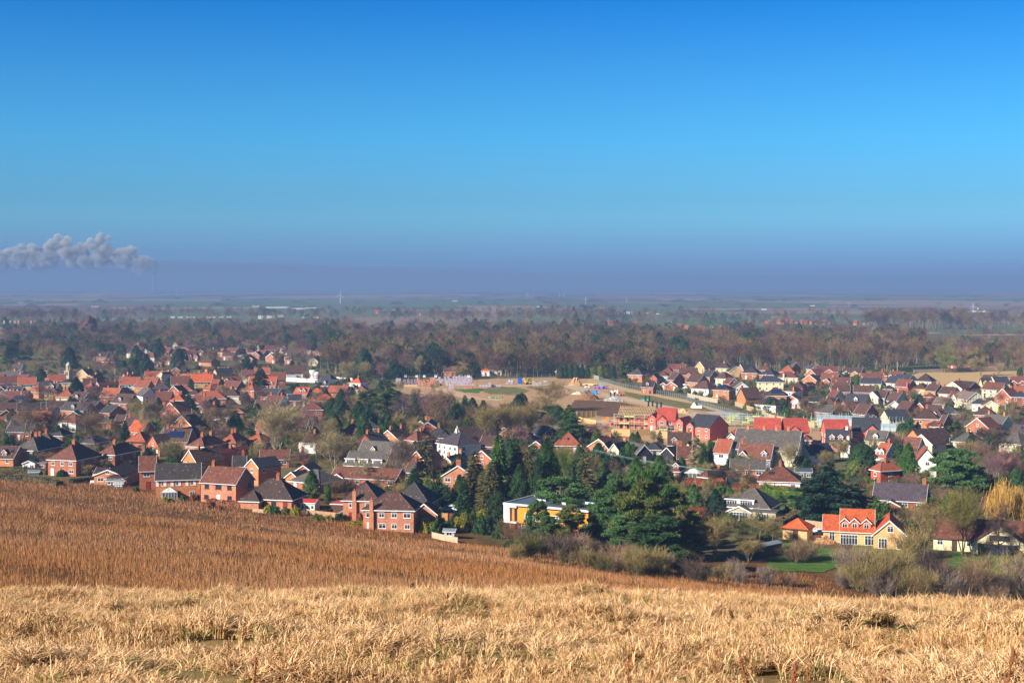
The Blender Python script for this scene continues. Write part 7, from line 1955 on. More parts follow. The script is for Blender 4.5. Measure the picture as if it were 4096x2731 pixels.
box_cabin(2404, 1546, 1.6, 1.6, 2.2, 0, (.25, .42, .45), 'teal grey cabinet near the purple sacks')
box_cabin(2362, 1576, 6.5, 2.4, 1.6, -14, (.02, .32, .75), 'long open blue skip beside the soil heap', 'skip', 'skip')
box_cabin(2968, 1682, 1.4, 1.4, 2.3, 0, (.03, .12, .12), 'dark portable toilet cabin beside the concrete bases', 'portable_toilet', 'cabin')
box_cabin(2421, 1687, 2.2, 1.4, 1.2, 0, (.85, .30, .05), 'orange tool store on the yard by the excavator', 'tool_store', 'box')
def silo(px, py, r, h, col, label, band=None):
    p = at(px, py); root = empty('silo', p); m = MB(); m.tube([(0, 0, 0), (0, 0, h), (0, 0, h + r * .35), (0, 0, h + r * .5)], [r, r, r * .75, r * .15], 20); m.build('tank', PAINT, root, col)
    if band:
        for z in (h * .35, h * .6): b = MB(); b.tube([(0, 0, z), (0, 0, z + .5)], r + .02, 20); b.build('band', PAINT, root, band)
    l = MB(); 
    for xx in (-.25, .25): l.tube([(xx, -r - .15, 0), (xx, -r - .15, h)], .03, 4)
    for k in range(int(h / .4)): l.tube([(-.25, -r - .15, .3 + k * .4), (.25, -r - .15, .3 + k * .4)], .02, 3, 0, False)
    l.build('ladder', METAL, root); thing(root, label, 'silo', 'white silos')
silo(1268, 1522, 1.7, 4.2, (.8, .8, .78), 'white silo with two red bands, nearest of the three', (.7, .05, .05))
silo(1253, 1518, 1.6, 4.8, (.78, .78, .76), 'plain white silo in the middle of the three')
silo(1243, 1516, .9, 4.9, (.7, .7, .7), 'slim pale silo beside the two broad ones')
# ---- the pallet yard
def pack_proto():
    root = empty('brick_pack', (0, 0, -50)); m = MB(); m.box(-.58, .58, -.45, .45, .14, 1.05); c = m.build('bricks', MATS['masonry'], root, (.4, .4, .5, 1))
    bv = c.modifiers.new('bevel', 'BEVEL'); bv.width = .03
    b = MB(); 
    for xx in (-.3, .3): b.box(xx - .05, xx + .05, -.462, .462, .13, 1.062)
    b.build('strap', PAINT, root, (.6, .1, .12))
    q = MB(); 
    for xx in (-.5, 0, .5): q.box(xx - .06, xx + .06, -.5, .5, 0, .08)
    q.box(-.6, .6, -.5, .5, .08, .13); q.build('pallet', WOODC, root, (.4, .28, .16)); return root
PACK = [pack_proto(), 0]
def pack(px, py, col, lvl=0, sc=1.15, where=''):
    x, y, z = unproj(px, py)
    if PACK[1] == 0: r = PACK[0]
    else:
        r = PACK[0].copy(); link(r)
        for c in PACK[0].children: d = c.copy(); link(d); d.parent = r
    PACK[1] += 1; r.location = (x, y, z + lvl * 1.05 * sc); r.scale = (sc,) * 3; r.rotation_euler = (0, 0, .06 * math.sin(px))
    for c in r.children:
        if c.name.startswith('bricks'): c.color = (*col, .6)
        if c.name.startswith('strap'): c.color = (.5, .22, .25, 1) if col[2] > .3 else (.5, .5, .55, 1)
    word = 'lilac-grey' if col[2] > .38 else 'purple-brown' if col[0] < .25 else 'orange-red'
    thing(r, f"{'upper ' if lvl else ''}{word.split('-')[0]} brick pack, {where}", 'brick pack', 'wrapped packs of bricks in the pallet yard')
PORD = ['first', 'second', 'third', 'fourth', 'fifth', 'sixth', 'seventh', 'eighth', 'ninth', 'tenth', 'eleventh', 'twelfth']
BLK = ['first block', 'striped block', 'orange block', 'hind lilac block', 'mixed block', 'widest block', 'rear block', 'rearmost block', 'odd stack', 'low block', 'middle block', 'block before planks', 'loader block', 'shaded block', 'tree-side block', 'mesh-side block', 'lone pair', 'end stack']
pr_ = random.Random(4); LIL, PUR, ORA = (.42, .43, .52), (.20, .12, .16), (.55, .17, .09)
ROWN = [0]
def rows(x0, x1, ys, col, gap=11.5, up=.3):
    ROWN[0] += 1; bn = BLK[(ROWN[0] - 1) % len(BLK)]
    for iy, y in enumerate(ys):
        wr = f"{['back', 'second', 'third', 'front'][iy] if len(ys) > 1 else 'only'} row of the {bn}"
        n = int((x1 - x0) / gap)
        for k in range(n):
            px = x0 + (x1 - x0) * (k + .5) / n + iy * 3
            if pr_.random() < .08: continue
            wh = f"{PORD[k]} along the {wr}"
            c = tuple(max(0.02, q * pr_.uniform(.85, 1.12)) for q in col); pack(px, y, c, 0, 1.15, wh)
            if pr_.random() < up: pack(px, y, c, 1, 1.15, wh)
rows(1612, 1668, (1533, 1540), PUR); rows(1665, 1702, (1528, 1535, 1542), ORA); rows(1703, 1745, (1527, 1534, 1543), ORA, up=.5)
rows(1716, 1765, (1518, 1523), LIL); rows(1752, 1800, (1524, 1532, 1542), LIL, up=.5); rows(1798, 1888, (1521, 1528, 1535, 1543), LIL, 11, .55); rows(1774, 1800, (1515,), LIL); rows(1832, 1868, (1516,), LIL)
rows(1895, 1905, (1545,), ORA, 6); rows(1915, 1965, (1548,), LIL, 11, .4); rows(1965, 2005, (1547,), LIL, 11, .2); rows(2022, 2054, (1537,), LIL, 11, .3); rows(2126, 2166, (1539, 1545), LIL, 11, .6)
rows(1580, 1602, (1535, 1530), LIL, 11, .6); rows(1510, 1535, (1534,), PUR, 10); rows(1690, 1726, (1557,), ORA, 10, .3); rows(1795, 1815, (1556,), LIL, 9, .9); rows(1985, 2000, (1530,), ORA, 8, .5)
def yard_sign(px, py, label):
    p = at(px, py); root = empty('sign_board', p); m = MB(); m.box(-.5, -.38, 0, .1, -.2, 2.6); m.build('post', WOODC, root, (.55, .33, .15)); m = MB(); m.box(.38, .5, 0, .1, -.2, 2.6); m.build('post', WOODC, root, (.55, .33, .15))
    m = MB(); m.box(-.75, .75, -.06, 0, 2.0, 3.3); b = m.build('board', PAINT, root, (.8, .82, .85)); m = MB(); m.box(-.7, .7, -.08, -.05, 2.75, 3.2); m.build('blue_panel', PAINT, b, (.05, .15, .5)); thing(root, label, 'sign', 'sign boards on two posts along the yard')
for px, l in ((1622, 'blue and white yard sign on two posts above the purple-brown packs'), (1667, 'yard sign on two posts above the orange-red packs'), (1697, 'yard sign on two posts between the orange-red and lilac packs'), (1743, 'yard sign above the first lilac-grey packs'), (1874, 'yard sign at the end of the lilac-grey packs')): yard_sign(px, 1522, l)
def heap(px, py, w, h, col, label, seed, mat=None, rough=.25, name='soil_heap', cat='heap', chunks=0):
    rng = np.random.default_rng(seed); p = at(px, py); n = 26; m = MB(); V = {}
    for i in range(n + 1):
        for j in range(n + 1):
            a, b = i / n * 2 - 1, j / n * 2 - 1; r = math.hypot(a, b); z = max(0, 1 - r ** 1.3) * h * (1 + rough * math.sin(a * 7 + seed) * math.sin(b * 6)) + (rng.normal() * .06 * h if r < .95 else 0); V[i, j] = len(m.v); m.v.append((a * w / 2, b * w * .4, z - .05))
    for i in range(n):
        for j in range(n): m.f.append((V[i, j], V[i+1, j], V[i+1, j+1], V[i, j+1])); m.m.append(0)
    if chunks:
        for k in range(chunks):
            a, b = rng.uniform(-1, 1, 2) * .8; r = math.hypot(a, b); z = max(0, 1 - r ** 1.3) * h; s = rng.uniform(.15, .4); x0, y0 = a * w / 2, b * w * .4; q = rng.uniform(-.5, .5, 3) * s
            m.poly([(x0 - s, y0 - s + q[0], z), (x0 + s, y0 - s, z + q[1]), (x0 + s * .6, y0 + s, z + s), (x0 - s, y0 + s * .5, z + s + q[2])])
    o = m.build(name, mat or mat_plain('heap_' + name, col, .95, var=.35, scale=1.2), None, (1, 1, 1), p); thing(o, label, cat); return o
heap(2352, 1597, 11.5, 4.2, (.24, .13, .07), 'large brown soil heap in front of the blue skip', 1)
heap(2310, 1577, 6.5, 1.5, (.62, .54, .42), 'pale sand heap beside the blue skip', 2, name='sand_heap')
heap(2262, 1565, 6, 1.3, (.38, .26, .2), 'low pinkish earth heap on the site track', 3, name='earth_heap')
heap(2454, 1603, 10, 2.0, (.5, .49, .47), 'heap of grey broken concrete below the black pipes', 4, name='rubble_heap', chunks=240)
heap(2735, 1651, 6.5, 2.0, (.55, .38, .18), 'tan gravel heap behind the red new terrace', 5, name='gravel_heap')
heap(2690, 1645, 4, 1.6, (.55, .54, .5), 'small grey stone heap beside the tan gravel heap', 6, name='stone_heap')
heap(3300, 2172, 5.5, 1.5, (.42, .22, .10), 'orange-brown earth heap in front of the orange-roofed dormer house', 7, name='builders_heap')
heap(1375, 2062, 3, .8, (.5, .46, .4), 'low rockery by the red-roofed shelter', 8, name='rockery', chunks=40)
def trusses(px, py):
    p = at(px, py); root = empty('roof_truss_stack', p); 
    for k in range(16):
        a = -.9 + k * .12; m = MB(); x = (k - 8) * .42; t = Vector((x * .35, .4 * math.sin(k), 4.4)); m.tube([(x - .9, -1, 0), tuple(t), (x + .9, 1, 0)], .11, 4); m.tube([(x - .5, -.6, 1.6), (x + .5, .6, 1.6)], .08, 4); m.build('truss', WOODC, root, (.66, .42, .20))
    thing(root, 'cone-shaped stack of pale timber roof trusses leaning together', 'timber stack')
trusses(2303, 1543)
def timber(px, py, n, L, rz, label, col=(.72, .50, .22)):
    p = at(px, py); root = empty('timber_bundle', p, R(rz))
    for k in range(n): m = MB(); y = k * .8; m.box(-L/2, L/2, y, y + .5, .05 + .3 * (k % 2), .5 + .3 * (k % 2)); m.build('plank', WOODC, root, tuple(c * (.85 + .05 * (k % 4)) for c in col))
    thing(root, label, 'timber bundle')
timber(2350, 1541, 6, 7, -38, 'fan of long pale timbers beside the roof trusses')
timber(1640, 1545, 2, 8, 2, 'pale planks laid along the front of the purple-brown packs')
timber(3300, 2160, 3, 6, -8, 'pale boards laid on the patio before the arched windows')
def pipes(px, py, label):
    p = at(px, py); root = empty('manhole_pipe', p)
    for x in (-.9, .9): m = MB(); m.tube([(x, 0, 0), (x, 0, 2.6)], .38, 10); m.tube([(x, 0, 2.3), (x, 0, 2.7)], .44, 10); m.build('pipe', PAINT, root, (.02, .03, .05))
    thing(root, label, 'pipe', 'pairs of black pipes standing on the site')
for px, py, l in ((2450, 1590, 'pair of black pipes standing behind the grey rubble'), (2590, 1605, 'pair of black pipes beside the green sheet'), (2602, 1627, 'pair of black pipes above the timber roof frame'), (2636, 1632, 'pair of black pipes standing by the track bend')): pipes(px, py, l)
def sacks(px, py, w, cols, label, name='sack', n=9, h=.9):
    r = random.Random(int(px)); p = at(px, py); root = empty('sack_pile', p)
    for k in range(n):
        m = MB(); x = r.uniform(-w/2, w/2); y = r.uniform(-1, 1); s = r.uniform(.5, 1); m.tube([(x, y, 0), (x, y, h * s * .5), (x + .05, y, h * s)], [s * .6, s * .7, s * .3], 7); m.build(name, PAINT, root, r.choice(cols))
    thing(root, label, 'sacks')
sacks(2398, 1555, 7, [(.25, .08, .55), (.2, .06, .45)], 'heap of bright purple sacks on the dark earth', n=12, h=1.6)
sacks(2425, 1552, 6, [(.1, .2, .7), (.5, .55, .7), (.7, .7, .75)], 'blue and white wrapped sacks beside the purple ones')
sacks(2346, 1550, 3, [(.6, .6, .65), (.7, .7, .7)], 'small white sacks beside the track')
sacks(2458, 1573, 3, [(.8, .8, .8)], 'white builders sacks next to the blue trailer', n=5, h=1.8)
sacks(2582, 1601, 3, [(.03, .35, .6), (.1, .7, .15)], 'bright green and blue sheets by the black pipes', n=6, h=.7)
sacks(1975, 1592, 8, [(.3, .55, .05), (.6, .6, .1), (.5, .45, .35), (.1, .3, .25)], 'green and yellow drums and sacks inside the red barrier', n=14)
sacks(2040, 1526, 5, [(.05, .2, .7), (.6, .6, .65)], 'blue wrapped bundles beside the blue container', n=7)
sacks(1880, 1551, 4, [(.8, .05, .05), (.7, .1, .08)], 'bright red netting bundles before the lilac packs', n=6, h=.6)
sacks(2180, 1528, 4, [(.15, .3, .7), (.6, .6, .65)], 'pale blue bundles at the edge of the pallet yard', n=5)
sacks(3290, 2150, 3, [(.1, .3, .7), (.7, .6, .5), (.6, .2, .05)], 'builders clutter with blue bags beside the white convertible', n=8, h=.7)
def loader(px, py, rz, col, label, arm=True, sc=1.):
    p = at(px, py); root = empty('loader', p, R(rz)); root.scale = (sc,) * 3
    m = MB(); m.box(-2.4, 2.0, -.9, .9, .8, 1.8); m.box(-2.8, -1.2, -.8, .8, 1.6, 2.2); m.build('chassis', PAINT, root, col)
    c = MB(); c.box(-.6, .9, -.8, .8, 1.8, 3.1); c.build('cab', GLASS, root); f = MB(); f.box(-.7, 1.0, -.9, .9, 3.1, 3.25); f.build('cab_roof', PAINT, root, col)
    a = MB(); a.tube([(-.5, 1.05, 2.2), (2.2, 1.05, 2.8), (3.4, 1.05, 1.6)], .2, 6); a.tube([(-.5, -1.05, 2.2), (2.2, -1.05, 2.8), (3.4, -1.05, 1.6)], .2, 6); a.tube([(-2.6, 0, 1.9), (-3.2, 0, 3.8), (-4.0, 0, 2.4)], .2, 6); a.build('boom', PAINT, root, col)
    b = MB(); b.box(3.2, 4.2, -1.2, 1.2, .6, 1.5); b.build('bucket', PAINT, root, tuple(q * .6 for q in col))
    wm = MB(); wm.tube([(0, -.25, 0), (0, .25, 0)], .7, 14); wme = wm.mesh('wheel', DARK)
    for x in (-1.6, 1.5):
        for y in (-1, 1): obj('wheel', wme, root, loc=(x, y, .7))
    thing(root, label, 'digger', 'construction machines'); return root
loader(2118, 1537, 20, (.85, .52, .02), 'yellow backhoe loader beside the blue container')
loader(2477, 1707, 150, (.75, .20, .03), 'orange and red excavator in front of the scaffolded frame', sc=.9)
loader(2478, 1583, -30, (.55, .16, .10), 'small red and blue trailer machine on the dark grass', sc=.55)
def frame_house(px, py):
    """bare timber roof on a half-built brick shell inside green scaffolding"""
    p = at(px, py); root = empty('unfinished_house', p, face_rot(p, -14)); w, d, eh = 13.5, 9, 4.8
    m = MB(); 
    for x in range(6): m.box(-w/2 + x * w / 5 - .8, -w/2 + x * w / 5 + .8, -d/2, -d/2 + .3, 0, eh)
    m.box(-w/2, w/2, -d/2 + .004, -d/2 + .29, 2.2, 3.0); m.box(-w/2, w/2, d/2 - .3, d/2, 0, eh); m.box(-w/2, -w/2 + .3, -d/2 + .31, d/2 - .31, 0, eh); m.box(w/2 - .3, w/2, -d/2 + .31, d/2 - .31, 0, eh)
    m.build('wall', MATS['masonry'], root, (*COL['pinkred'], 1))
    for k in range(22):
        r = MB(); x = -w/2 + w * k / 21; r.tube([(x, -d/2 - .3, eh), (x, 0, eh + 3.6), (x, d/2 + .3, eh)], .09, 4); r.tube([(x, -d/2, eh + .05), (x, d/2, eh + .05)], .07, 4); r.build('rafter', WOODC, root, (.72, .52, .26))
    for sg in (-1, 1):
        for t in (.25, .5, .75): b = MB(); b.tube([(-w/2, sg * d/2 * (1 - t), eh + 3.6 * t + .1), (w/2, sg * d/2 * (1 - t), eh + 3.6 * t + .1)], .06, 4); b.build('batten', WOODC, root, (.7, .5, .25))
    scaffold(root, -w/2 - 1.2, w/2 + 1.2, -d/2 - 1.3, eh + 1.0, 8, (2.0, 4.6)); thing(root, 'half-built brick house with bare timber rafters inside green scaffolding', 'house'); FOOT.append((p.x, p.y, 8))
def scaffold(root, x0, x1, y, h, n, lifts, depth=1.0, board=(.50, .60, .12)):
    for k in range(n + 1):
        for yy in (y, y + depth): m = MB(); x = x0 + (x1 - x0) * k / n; m.tube([(x, yy, 0), (x, yy, h)], .07, 4); m.build('upright', PAINT, root, (.08, .35, .25) if k % 2 else (.45, .6, .6))
    for z in lifts:
        m = MB(); m.box(x0, x1, y, y + depth, z - .06, z); m.build('platform', WOODC, root, (.5, .42, .25)); 
        for k in range(n):
            if (k * 7 + int(x0 * 3) + int(z * 5)) % 5 in (0, 2, 3): continue
            a_ = x0 + (x1 - x0) * k / n; b_ = x0 + (x1 - x0) * (k + 1) / n; m = MB(); m.box(a_ + .1, b_ - .1, y - .08, y - .02, z + .1, z + .55); m.build('brick_guard', PAINT, root, board)
        m = MB(); m.tube([(x0, y - .05, z + 1.0), (x1, y - .05, z + 1.0)], .05, 4); m.build('rail', PAINT, root, (.6, .65, .6))
frame_house(2552, 1712)
def scaf(px, py, L, h, lifts, rz, label, n=8, board=(.50, .60, .12)):
    p = at(px, py); root = empty('scaffolding', p, face_rot(p, rz)); scaffold(root, -L/2, L/2, 0, h, n, lifts, 1.0, board); thing(root, label, 'scaffolding')
scaf(2668, 1745, 11, 4, (2.2,), -8, 'low scaffold with yellow guards along the red new terrace')
scaf(2940, 1708, 11, 4.8, (1.6, 3.3), -4, 'scaffold with yellow guards beside the slate-roofed new house')
scaf(2990, 1697, 14, 4.6, (1.4, 3.0), -4, 'green-poled scaffold standing behind the first bright red roof')
scaf(3085, 1700, 10, 5, (2.4,), -4, 'scaffold poles between the two bright red roofs')
scaf(3258, 1725, 8, 5.6, (1.6, 3.4), -4, 'scaffold with pink and yellow guards between red roofs', 6, (.5, .55, .1))
scaf(3330, 1700, 16, 4.6, (1.5,), -2, 'long scaffold before the grey sheeting behind the red roofs', 12, (.2, .45, .35))
scaf(3420, 1698, 10, 4.6, (1.5,), -2, 'scaffold of green poles behind the slate-roofed new house', 8, (.3, .5, .45))
scaf(3545, 1720, 12, 5.2, (1.0,), -2, 'scaffold of thin green poles by the half-timbered bungalow', 10, (.5, .5, .3))
def gable_kit(px, py):
    p = at(px, py); root = empty('roof_module', p, R(-30)); root.scale = (.62,) * 3; m = MB(); m.poly([(-2.6, 0, .8), (2.6, 0, .8), (0, 0, 4.2)]); m.box(-2.6, 2.6, 0, .1, 0, .8); m.build('gable_panel', PAINT, root, (.85, .84, .8))
    for k in range(7): r = MB(); r.tube([(2.6, .2 + k * .55, .8), (0, .2 + k * .55, 4.2), (-2.6, .2 + k * .55, .8)], .14, 4); r.build('rafter', WOODC, root, (.70, .46, .24))
    m = MB(); m.box(2.6, 6, 0, 3, 0, 1.8); m.build('wall_panel', PAINT, root, (.85, .86, .88)); thing(root, 'white gable panel with timber rafters lying at the track side', 'roof module')
gable_kit(2776, 1632)
def sheeting(px, py, w, d, z, rz, label):
    p = at(px, py); root = empty('sheeted_roof', p, face_rot(p, rz)); m = MB(); m.poly([(-w/2, -d/2, z), (w/2, -d/2, z - .3), (w/2, d/2, z + .8), (-w/2, d/2, z + 1.2)]); m.poly([(-w/2, -d/2, z), (-w/2, -d/2, 0), (w/2, -d/2, 0), (w/2, -d/2, z - .3)]); m.build('sheeting', PAINT, root, (.42, .50, .54)); 
    for k in range(5): f = MB(); x = -w/2 + w * k / 4; f.tube([(x, -d/2 - .1, 0), (x, -d/2 - .1, z + 1)], .07, 4); f.build('pole', PAINT, root, (.1, .35, .28))
    thing(root, label, 'roof'); root['category'] = 'roof sheeting'
sheeting(3360, 1700, 18, 6, 2.6, 0, 'grey sheeted roof among scaffold poles behind the red roofs'); sheeting(3535, 1722, 9, 4, 1.6, 0, 'small grey sheeting beside the slate-roofed new house')
# garden furniture and satellite dishes
def bench(px, py, rz, col, label):
    p = at(px, py); root = empty('garden_bench', p, R(rz)); m = MB(); m.box(-.8, .8, -.25, .25, .4, .46); m.build('seat', WOODC, root, col); m = MB(); m.box(-.8, .8, .22, .28, .5, 1.0); m.build('backrest', WOODC, root, col)
    for x in (-.7, .7):
        for y in (-.2, .2): l = MB(); l.box(x - .04, x + .04, y - .04, y + .04, 0, .4); l.build('leg', WOODC, root, col)
    thing(root, label, 'bench')
bench(835, 2003, -30, (.8, .6, .35), 'pale wooden garden bench before the mottled brick terrace house'); bench(372, 1936, 0, (.8, .8, .8), 'white garden bench beside the low orange bungalow')
def stump(px, py, top, label):
    p = at(px, py); h = (py - top) * p.y / F; root = empty('ivy_stump', p); m = MB(); m.tube([(0, 0, -.2), (.1, 0, h * .4), (-.05, 0, h * .8), (.1, 0, h)], [.5, .42, .46, .25], 9); m.tube([(.1, 0, h * .6), (.5, .1, h * .95)], [.25, .2], 7); m.build('trunk', BARK, root, (.30, .24, .17)); thing(root, label, 'tree stump')
stump(1558, 2112, 2064, 'thick forked dead trunk in front of the mottled brick house windows')
# ---------------------------------------------------------------- far away
def turbine(px, base, top, label, az=.1, rot=.1):
    x, y, z = unproj(px, base); h = (base - top) * y / F; root = empty('wind_turbine', (x, y, 0), -x / y); hub = h * .62
    m = MB(); m.tube([(0, 0, 0), (0, 0, hub)], [h * .022, h * .013], 8); m.build('tower', PAINT, root, (.85, .85, .85)); n = MB(); n.box(-h * .02, h * .02, -h * .05, h * .03, hub - h * .015, hub + h * .02); n.build('nacelle', PAINT, root, (.85, .85, .85))
    for k in range(3):
        a = rot + k * 2.0944; b = MB(); tip = (math.sin(a) * h * .38, -h * .055, hub + math.cos(a) * h * .38); mid = (math.sin(a) * h * .1, -h * .055, hub + math.cos(a) * h * .1); b.tube([(0, -h * .055, hub), mid, tip], [h * .008, h * .014, h * .003], 5); b.build('blade', PAINT, root, (.88, .88, .88))
    thing(root, label, 'wind turbine', 'wind turbines on the hazy plain')
turbine(1361, 1214, 1158, 'largest white wind turbine, standing over the white sheds', rot=.12)
turbine(2343, 1216, 1184, 'wind turbine to one side of the silver works', rot=.2); turbine(2506, 1213, 1186, 'wind turbine above the silver works', rot=.15); turbine(3893, 1250, 1208, 'wind turbine beside the pale quarry buildings', rot=-.1)
turbine(708, 1180, 1150, 'slim wind turbine below the end of the steam cloud', rot=.1); turbine(458, 1166, 1146, 'faint wind turbine under the steam cloud', rot=.1)
turbine(2108, 1194, 1164, 'faint wind turbine, first of the middle four', rot=.3); turbine(2130, 1192, 1172, 'faint small wind turbine beside the first of the middle four', rot=.9); turbine(2238, 1194, 1168, 'faint wind turbine, third of the middle four', rot=.2); turbine(2255, 1194, 1170, 'faint wind turbine, last of the middle four', rot=.5)
turbine(3396, 1222, 1200, 'faint short turbine over the far red village', rot=.4)
def chimney_stack():
    x, y, z = unproj(614, 1146); y = 11000.; x = (614 - CX) / F * y; root = empty('power_station_stack', (x, y, 0)); m = MB(); m.tube([(0, 0, 0), (0, 0, 122)], [11, 8], 14); m.build('shaft', PAINT, root, (.25, .24, .25)); thing(root, 'dark power station stack fading into the haze', 'chimney stack')
chimney_stack()
def far_shed(px, py, wpx, hpx, col, label, typ='a'):
    x, y, z = unproj(px, py); s = F / y; w, h = wpx / s, hpx / s; root = empty('distant_building', (x, y, 0), -x / y); H2 = House('q'); block(H2, 0, 0, w, w * .5, h, typ, .3, barge=False); H2.wall.build('wall', PAINT, root, col); H2.roof.build('roof', PAINT, root, tuple(min(1, c * 1.05) for c in col)); thing(root, label, 'building', None, (px, py))
for q in ((1110, 1232, 90, 5), (1180, 1235, 60, 4), (1240, 1234, 50, 4), (1020, 1228, 30, 5), (1205, 1238, 40, 3)): far_shed(*q, (.80, .78, .70), 'long cream industrial shed')
for q in ((1052, 1275, 40, 13), (1125, 1268, 26, 10), (1220, 1272, 22, 6), (1262, 1273, 24, 7), (1085, 1272, 26, 9)): far_shed(*q, (.80, .76, .62), 'cream works building')
for q in ((2448, 1256, 14, 9), (2458, 1257, 10, 7), (2425, 1258, 22, 4), (2590, 1254, 12, 5), (2630, 1257, 16, 3), (2110, 1228, 14, 3), (2150, 1228, 14, 3)): far_shed(*q, (.78, .74, .60), 'cream factory block')
for px in (2498, 2508, 2516, 2528): silo_x, silo_y, _ = unproj(px, 1256); far_shed(px, 1256, 5, 9, (.72, .74, .78), 'grey tank')
for q in ((3905, 1247, 34, 3), (3945, 1248, 30, 4), (3912, 1238, 3, 7), (3250, 1224, 20, 3), (3056, 1239, 20, 3), (3595, 1266, 14, 6), (80, 1212, 20, 3), (380, 1228, 30, 4), (1820, 1205, 20, 3)): far_shed(*q, (.76, .72, .64), 'small pale farm building')
for q in ((420, 1282, 60, 5), (455, 1279, 30, 6), (570, 1283, 40, 6)): far_shed(*q, (.45, .55, .70), 'pale blue-roofed factory')
for k in range(9): far_shed(690 + k * 27 + (k % 3) * 5, 1272, 18, 5, (.82, .78, .66), 'far cream house', 'e')
FAR = [(3065, 1285, 16), (3076, 1290, 14), (3114, 1286, 20), (3130, 1291, 12), (3147, 1284, 12), (3165, 1289, 16), (3185, 1291, 18), (3205, 1288, 10), (3222, 1288, 18), (3243, 1288, 16), (3262, 1290, 12), (3295, 1289, 12), (3318, 1289, 14), (3420, 1291, 18), (3455, 1291, 12),
       (2322, 1288, 26), (2412, 1290, 22), (2440, 1292, 18), (2450, 1298, 20), (2470, 1294, 18), (2542, 1298, 16), (2370, 1300, 14), (2718, 1307, 20), (2745, 1313, 18), (2772, 1312, 20), (2795, 1315, 16), (2812, 1320, 16), (2848, 1308, 18), (2880, 1314, 14), (2990, 1292, 16), (1680, 1254, 10), (1505, 1247, 22)]
for i, (px, py, w) in enumerate(FAR):
    house('S', px - w * .42, px + w * .42, px + w * .7, py, 'e' if i % 3 else 'f', 'orange' if i % 4 else 'red', 'slate' if i in (15, 16, 10) else 'redtile', 3.4, 9, '', 38, wins=False, barge=False, label=None)
def old_hall():
    p = at(60, 1334); root = empty('old_hall', p); H2 = House('q'); block(H2, 0, 0, 46, 14, 8, 'e', .5, barge=False); H2.wall.build('wall', MATS['masonry'], root, (.30, .24, .2, 1)); H2.roof.build('roof', MATS['roof_tiles'], root, (.1, .09, .1, 0))
    for x in (-20, -12, -5, 0, 4, 18): c = MB(); c.box(x - .9, x + .9, -1, 1, 9, 14.5); c.build('chimney', MATS['masonry'], root, (.45, .34, .2, 1))
    thing(root, 'large old hall with many tall chimneys among the far trees', 'hall')
old_hall()
# ---------------------------------------------------------------- cloud bank and steam beyond the haze
def vapour(name, col, dens):
    m = bpy.data.materials.new(name); m.use_nodes = True; nt = m.node_tree; nt.nodes.remove(nt.nodes['Principled BSDF'])
    v = nt.nodes.new('ShaderNodeVolumePrincipled'); v.inputs['Color'].default_value = (*col, 1); v.inputs['Density'].default_value = dens; v.inputs['Anisotropy'].default_value = 0
    nt.links.new(v.outputs[0], nt.nodes['Material Output'].inputs['Volume']); return m
def steam(name, blobs, Y, seed, mat, k=1., amp=.5, voxel=None):
    bm = bmesh.new(); rng = np.random.default_rng(seed)
    for px, py, rpx in blobs:
        r = rpx / F * Y * k; c = Vector(((px - CX) / F * Y, Y + rng.uniform(-.5, .5) * r, CAMZ - (py - HZ) / F * Y)); g = bmesh.ops.create_icosphere(bm, subdivisions=4, radius=r)
        for v in g['verts']:
            d = v.co.normalized(); n_ = mnoise.fractal(d * 1.2 + c / 500., 1.0, 2.1, 6); v.co = d * r * (1 + amp * n_); v.co.z *= .85; v.co += c
    me = bpy.data.meshes.new(name); bm.to_mesh(me); bm.free(); me.materials.append(mat); me.polygons.foreach_set('use_smooth', np.ones(len(me.polygons), bool))
    o = obj(name, me); o['kind'] = 'structure'
    if voxel: rm = o.modifiers.new('union', 'REMESH'); rm.mode = 'VOXEL'; rm.voxel_size = voxel
    return o
rc = random.Random(8)
TOPX = [-80, 20, 60, 110, 170, 200, 215, 240, 262, 275, 290, 310, 340, 370, 385, 410, 430, 450, 470, 490, 510, 530, 560, 590, 615]; TOPY = [1002, 988, 978, 970, 978, 965, 930, 914, 920, 950, 965, 952, 960, 945, 926, 918, 926, 955, 982, 978, 966, 975, 1000, 1025, 1048]
bl = []
for k_ in range(150):
    px = rc.uniform(-80, 605); t_ = float(np.interp(px, TOPX, TOPY)); q_ = rc.random(); r_ = rc.uniform(11, 17) + 10 * q_; bl.append((px, t_ + r_ * .85 + (1062 - t_) * q_ * .75, r_))
bl = [b for b in bl if b[1] < 1075]
steam('steam_cloud', bl, 26500, 3, vapour('steam_vapour', (.99, .98, .99), .010), 1.15, .6, 15)
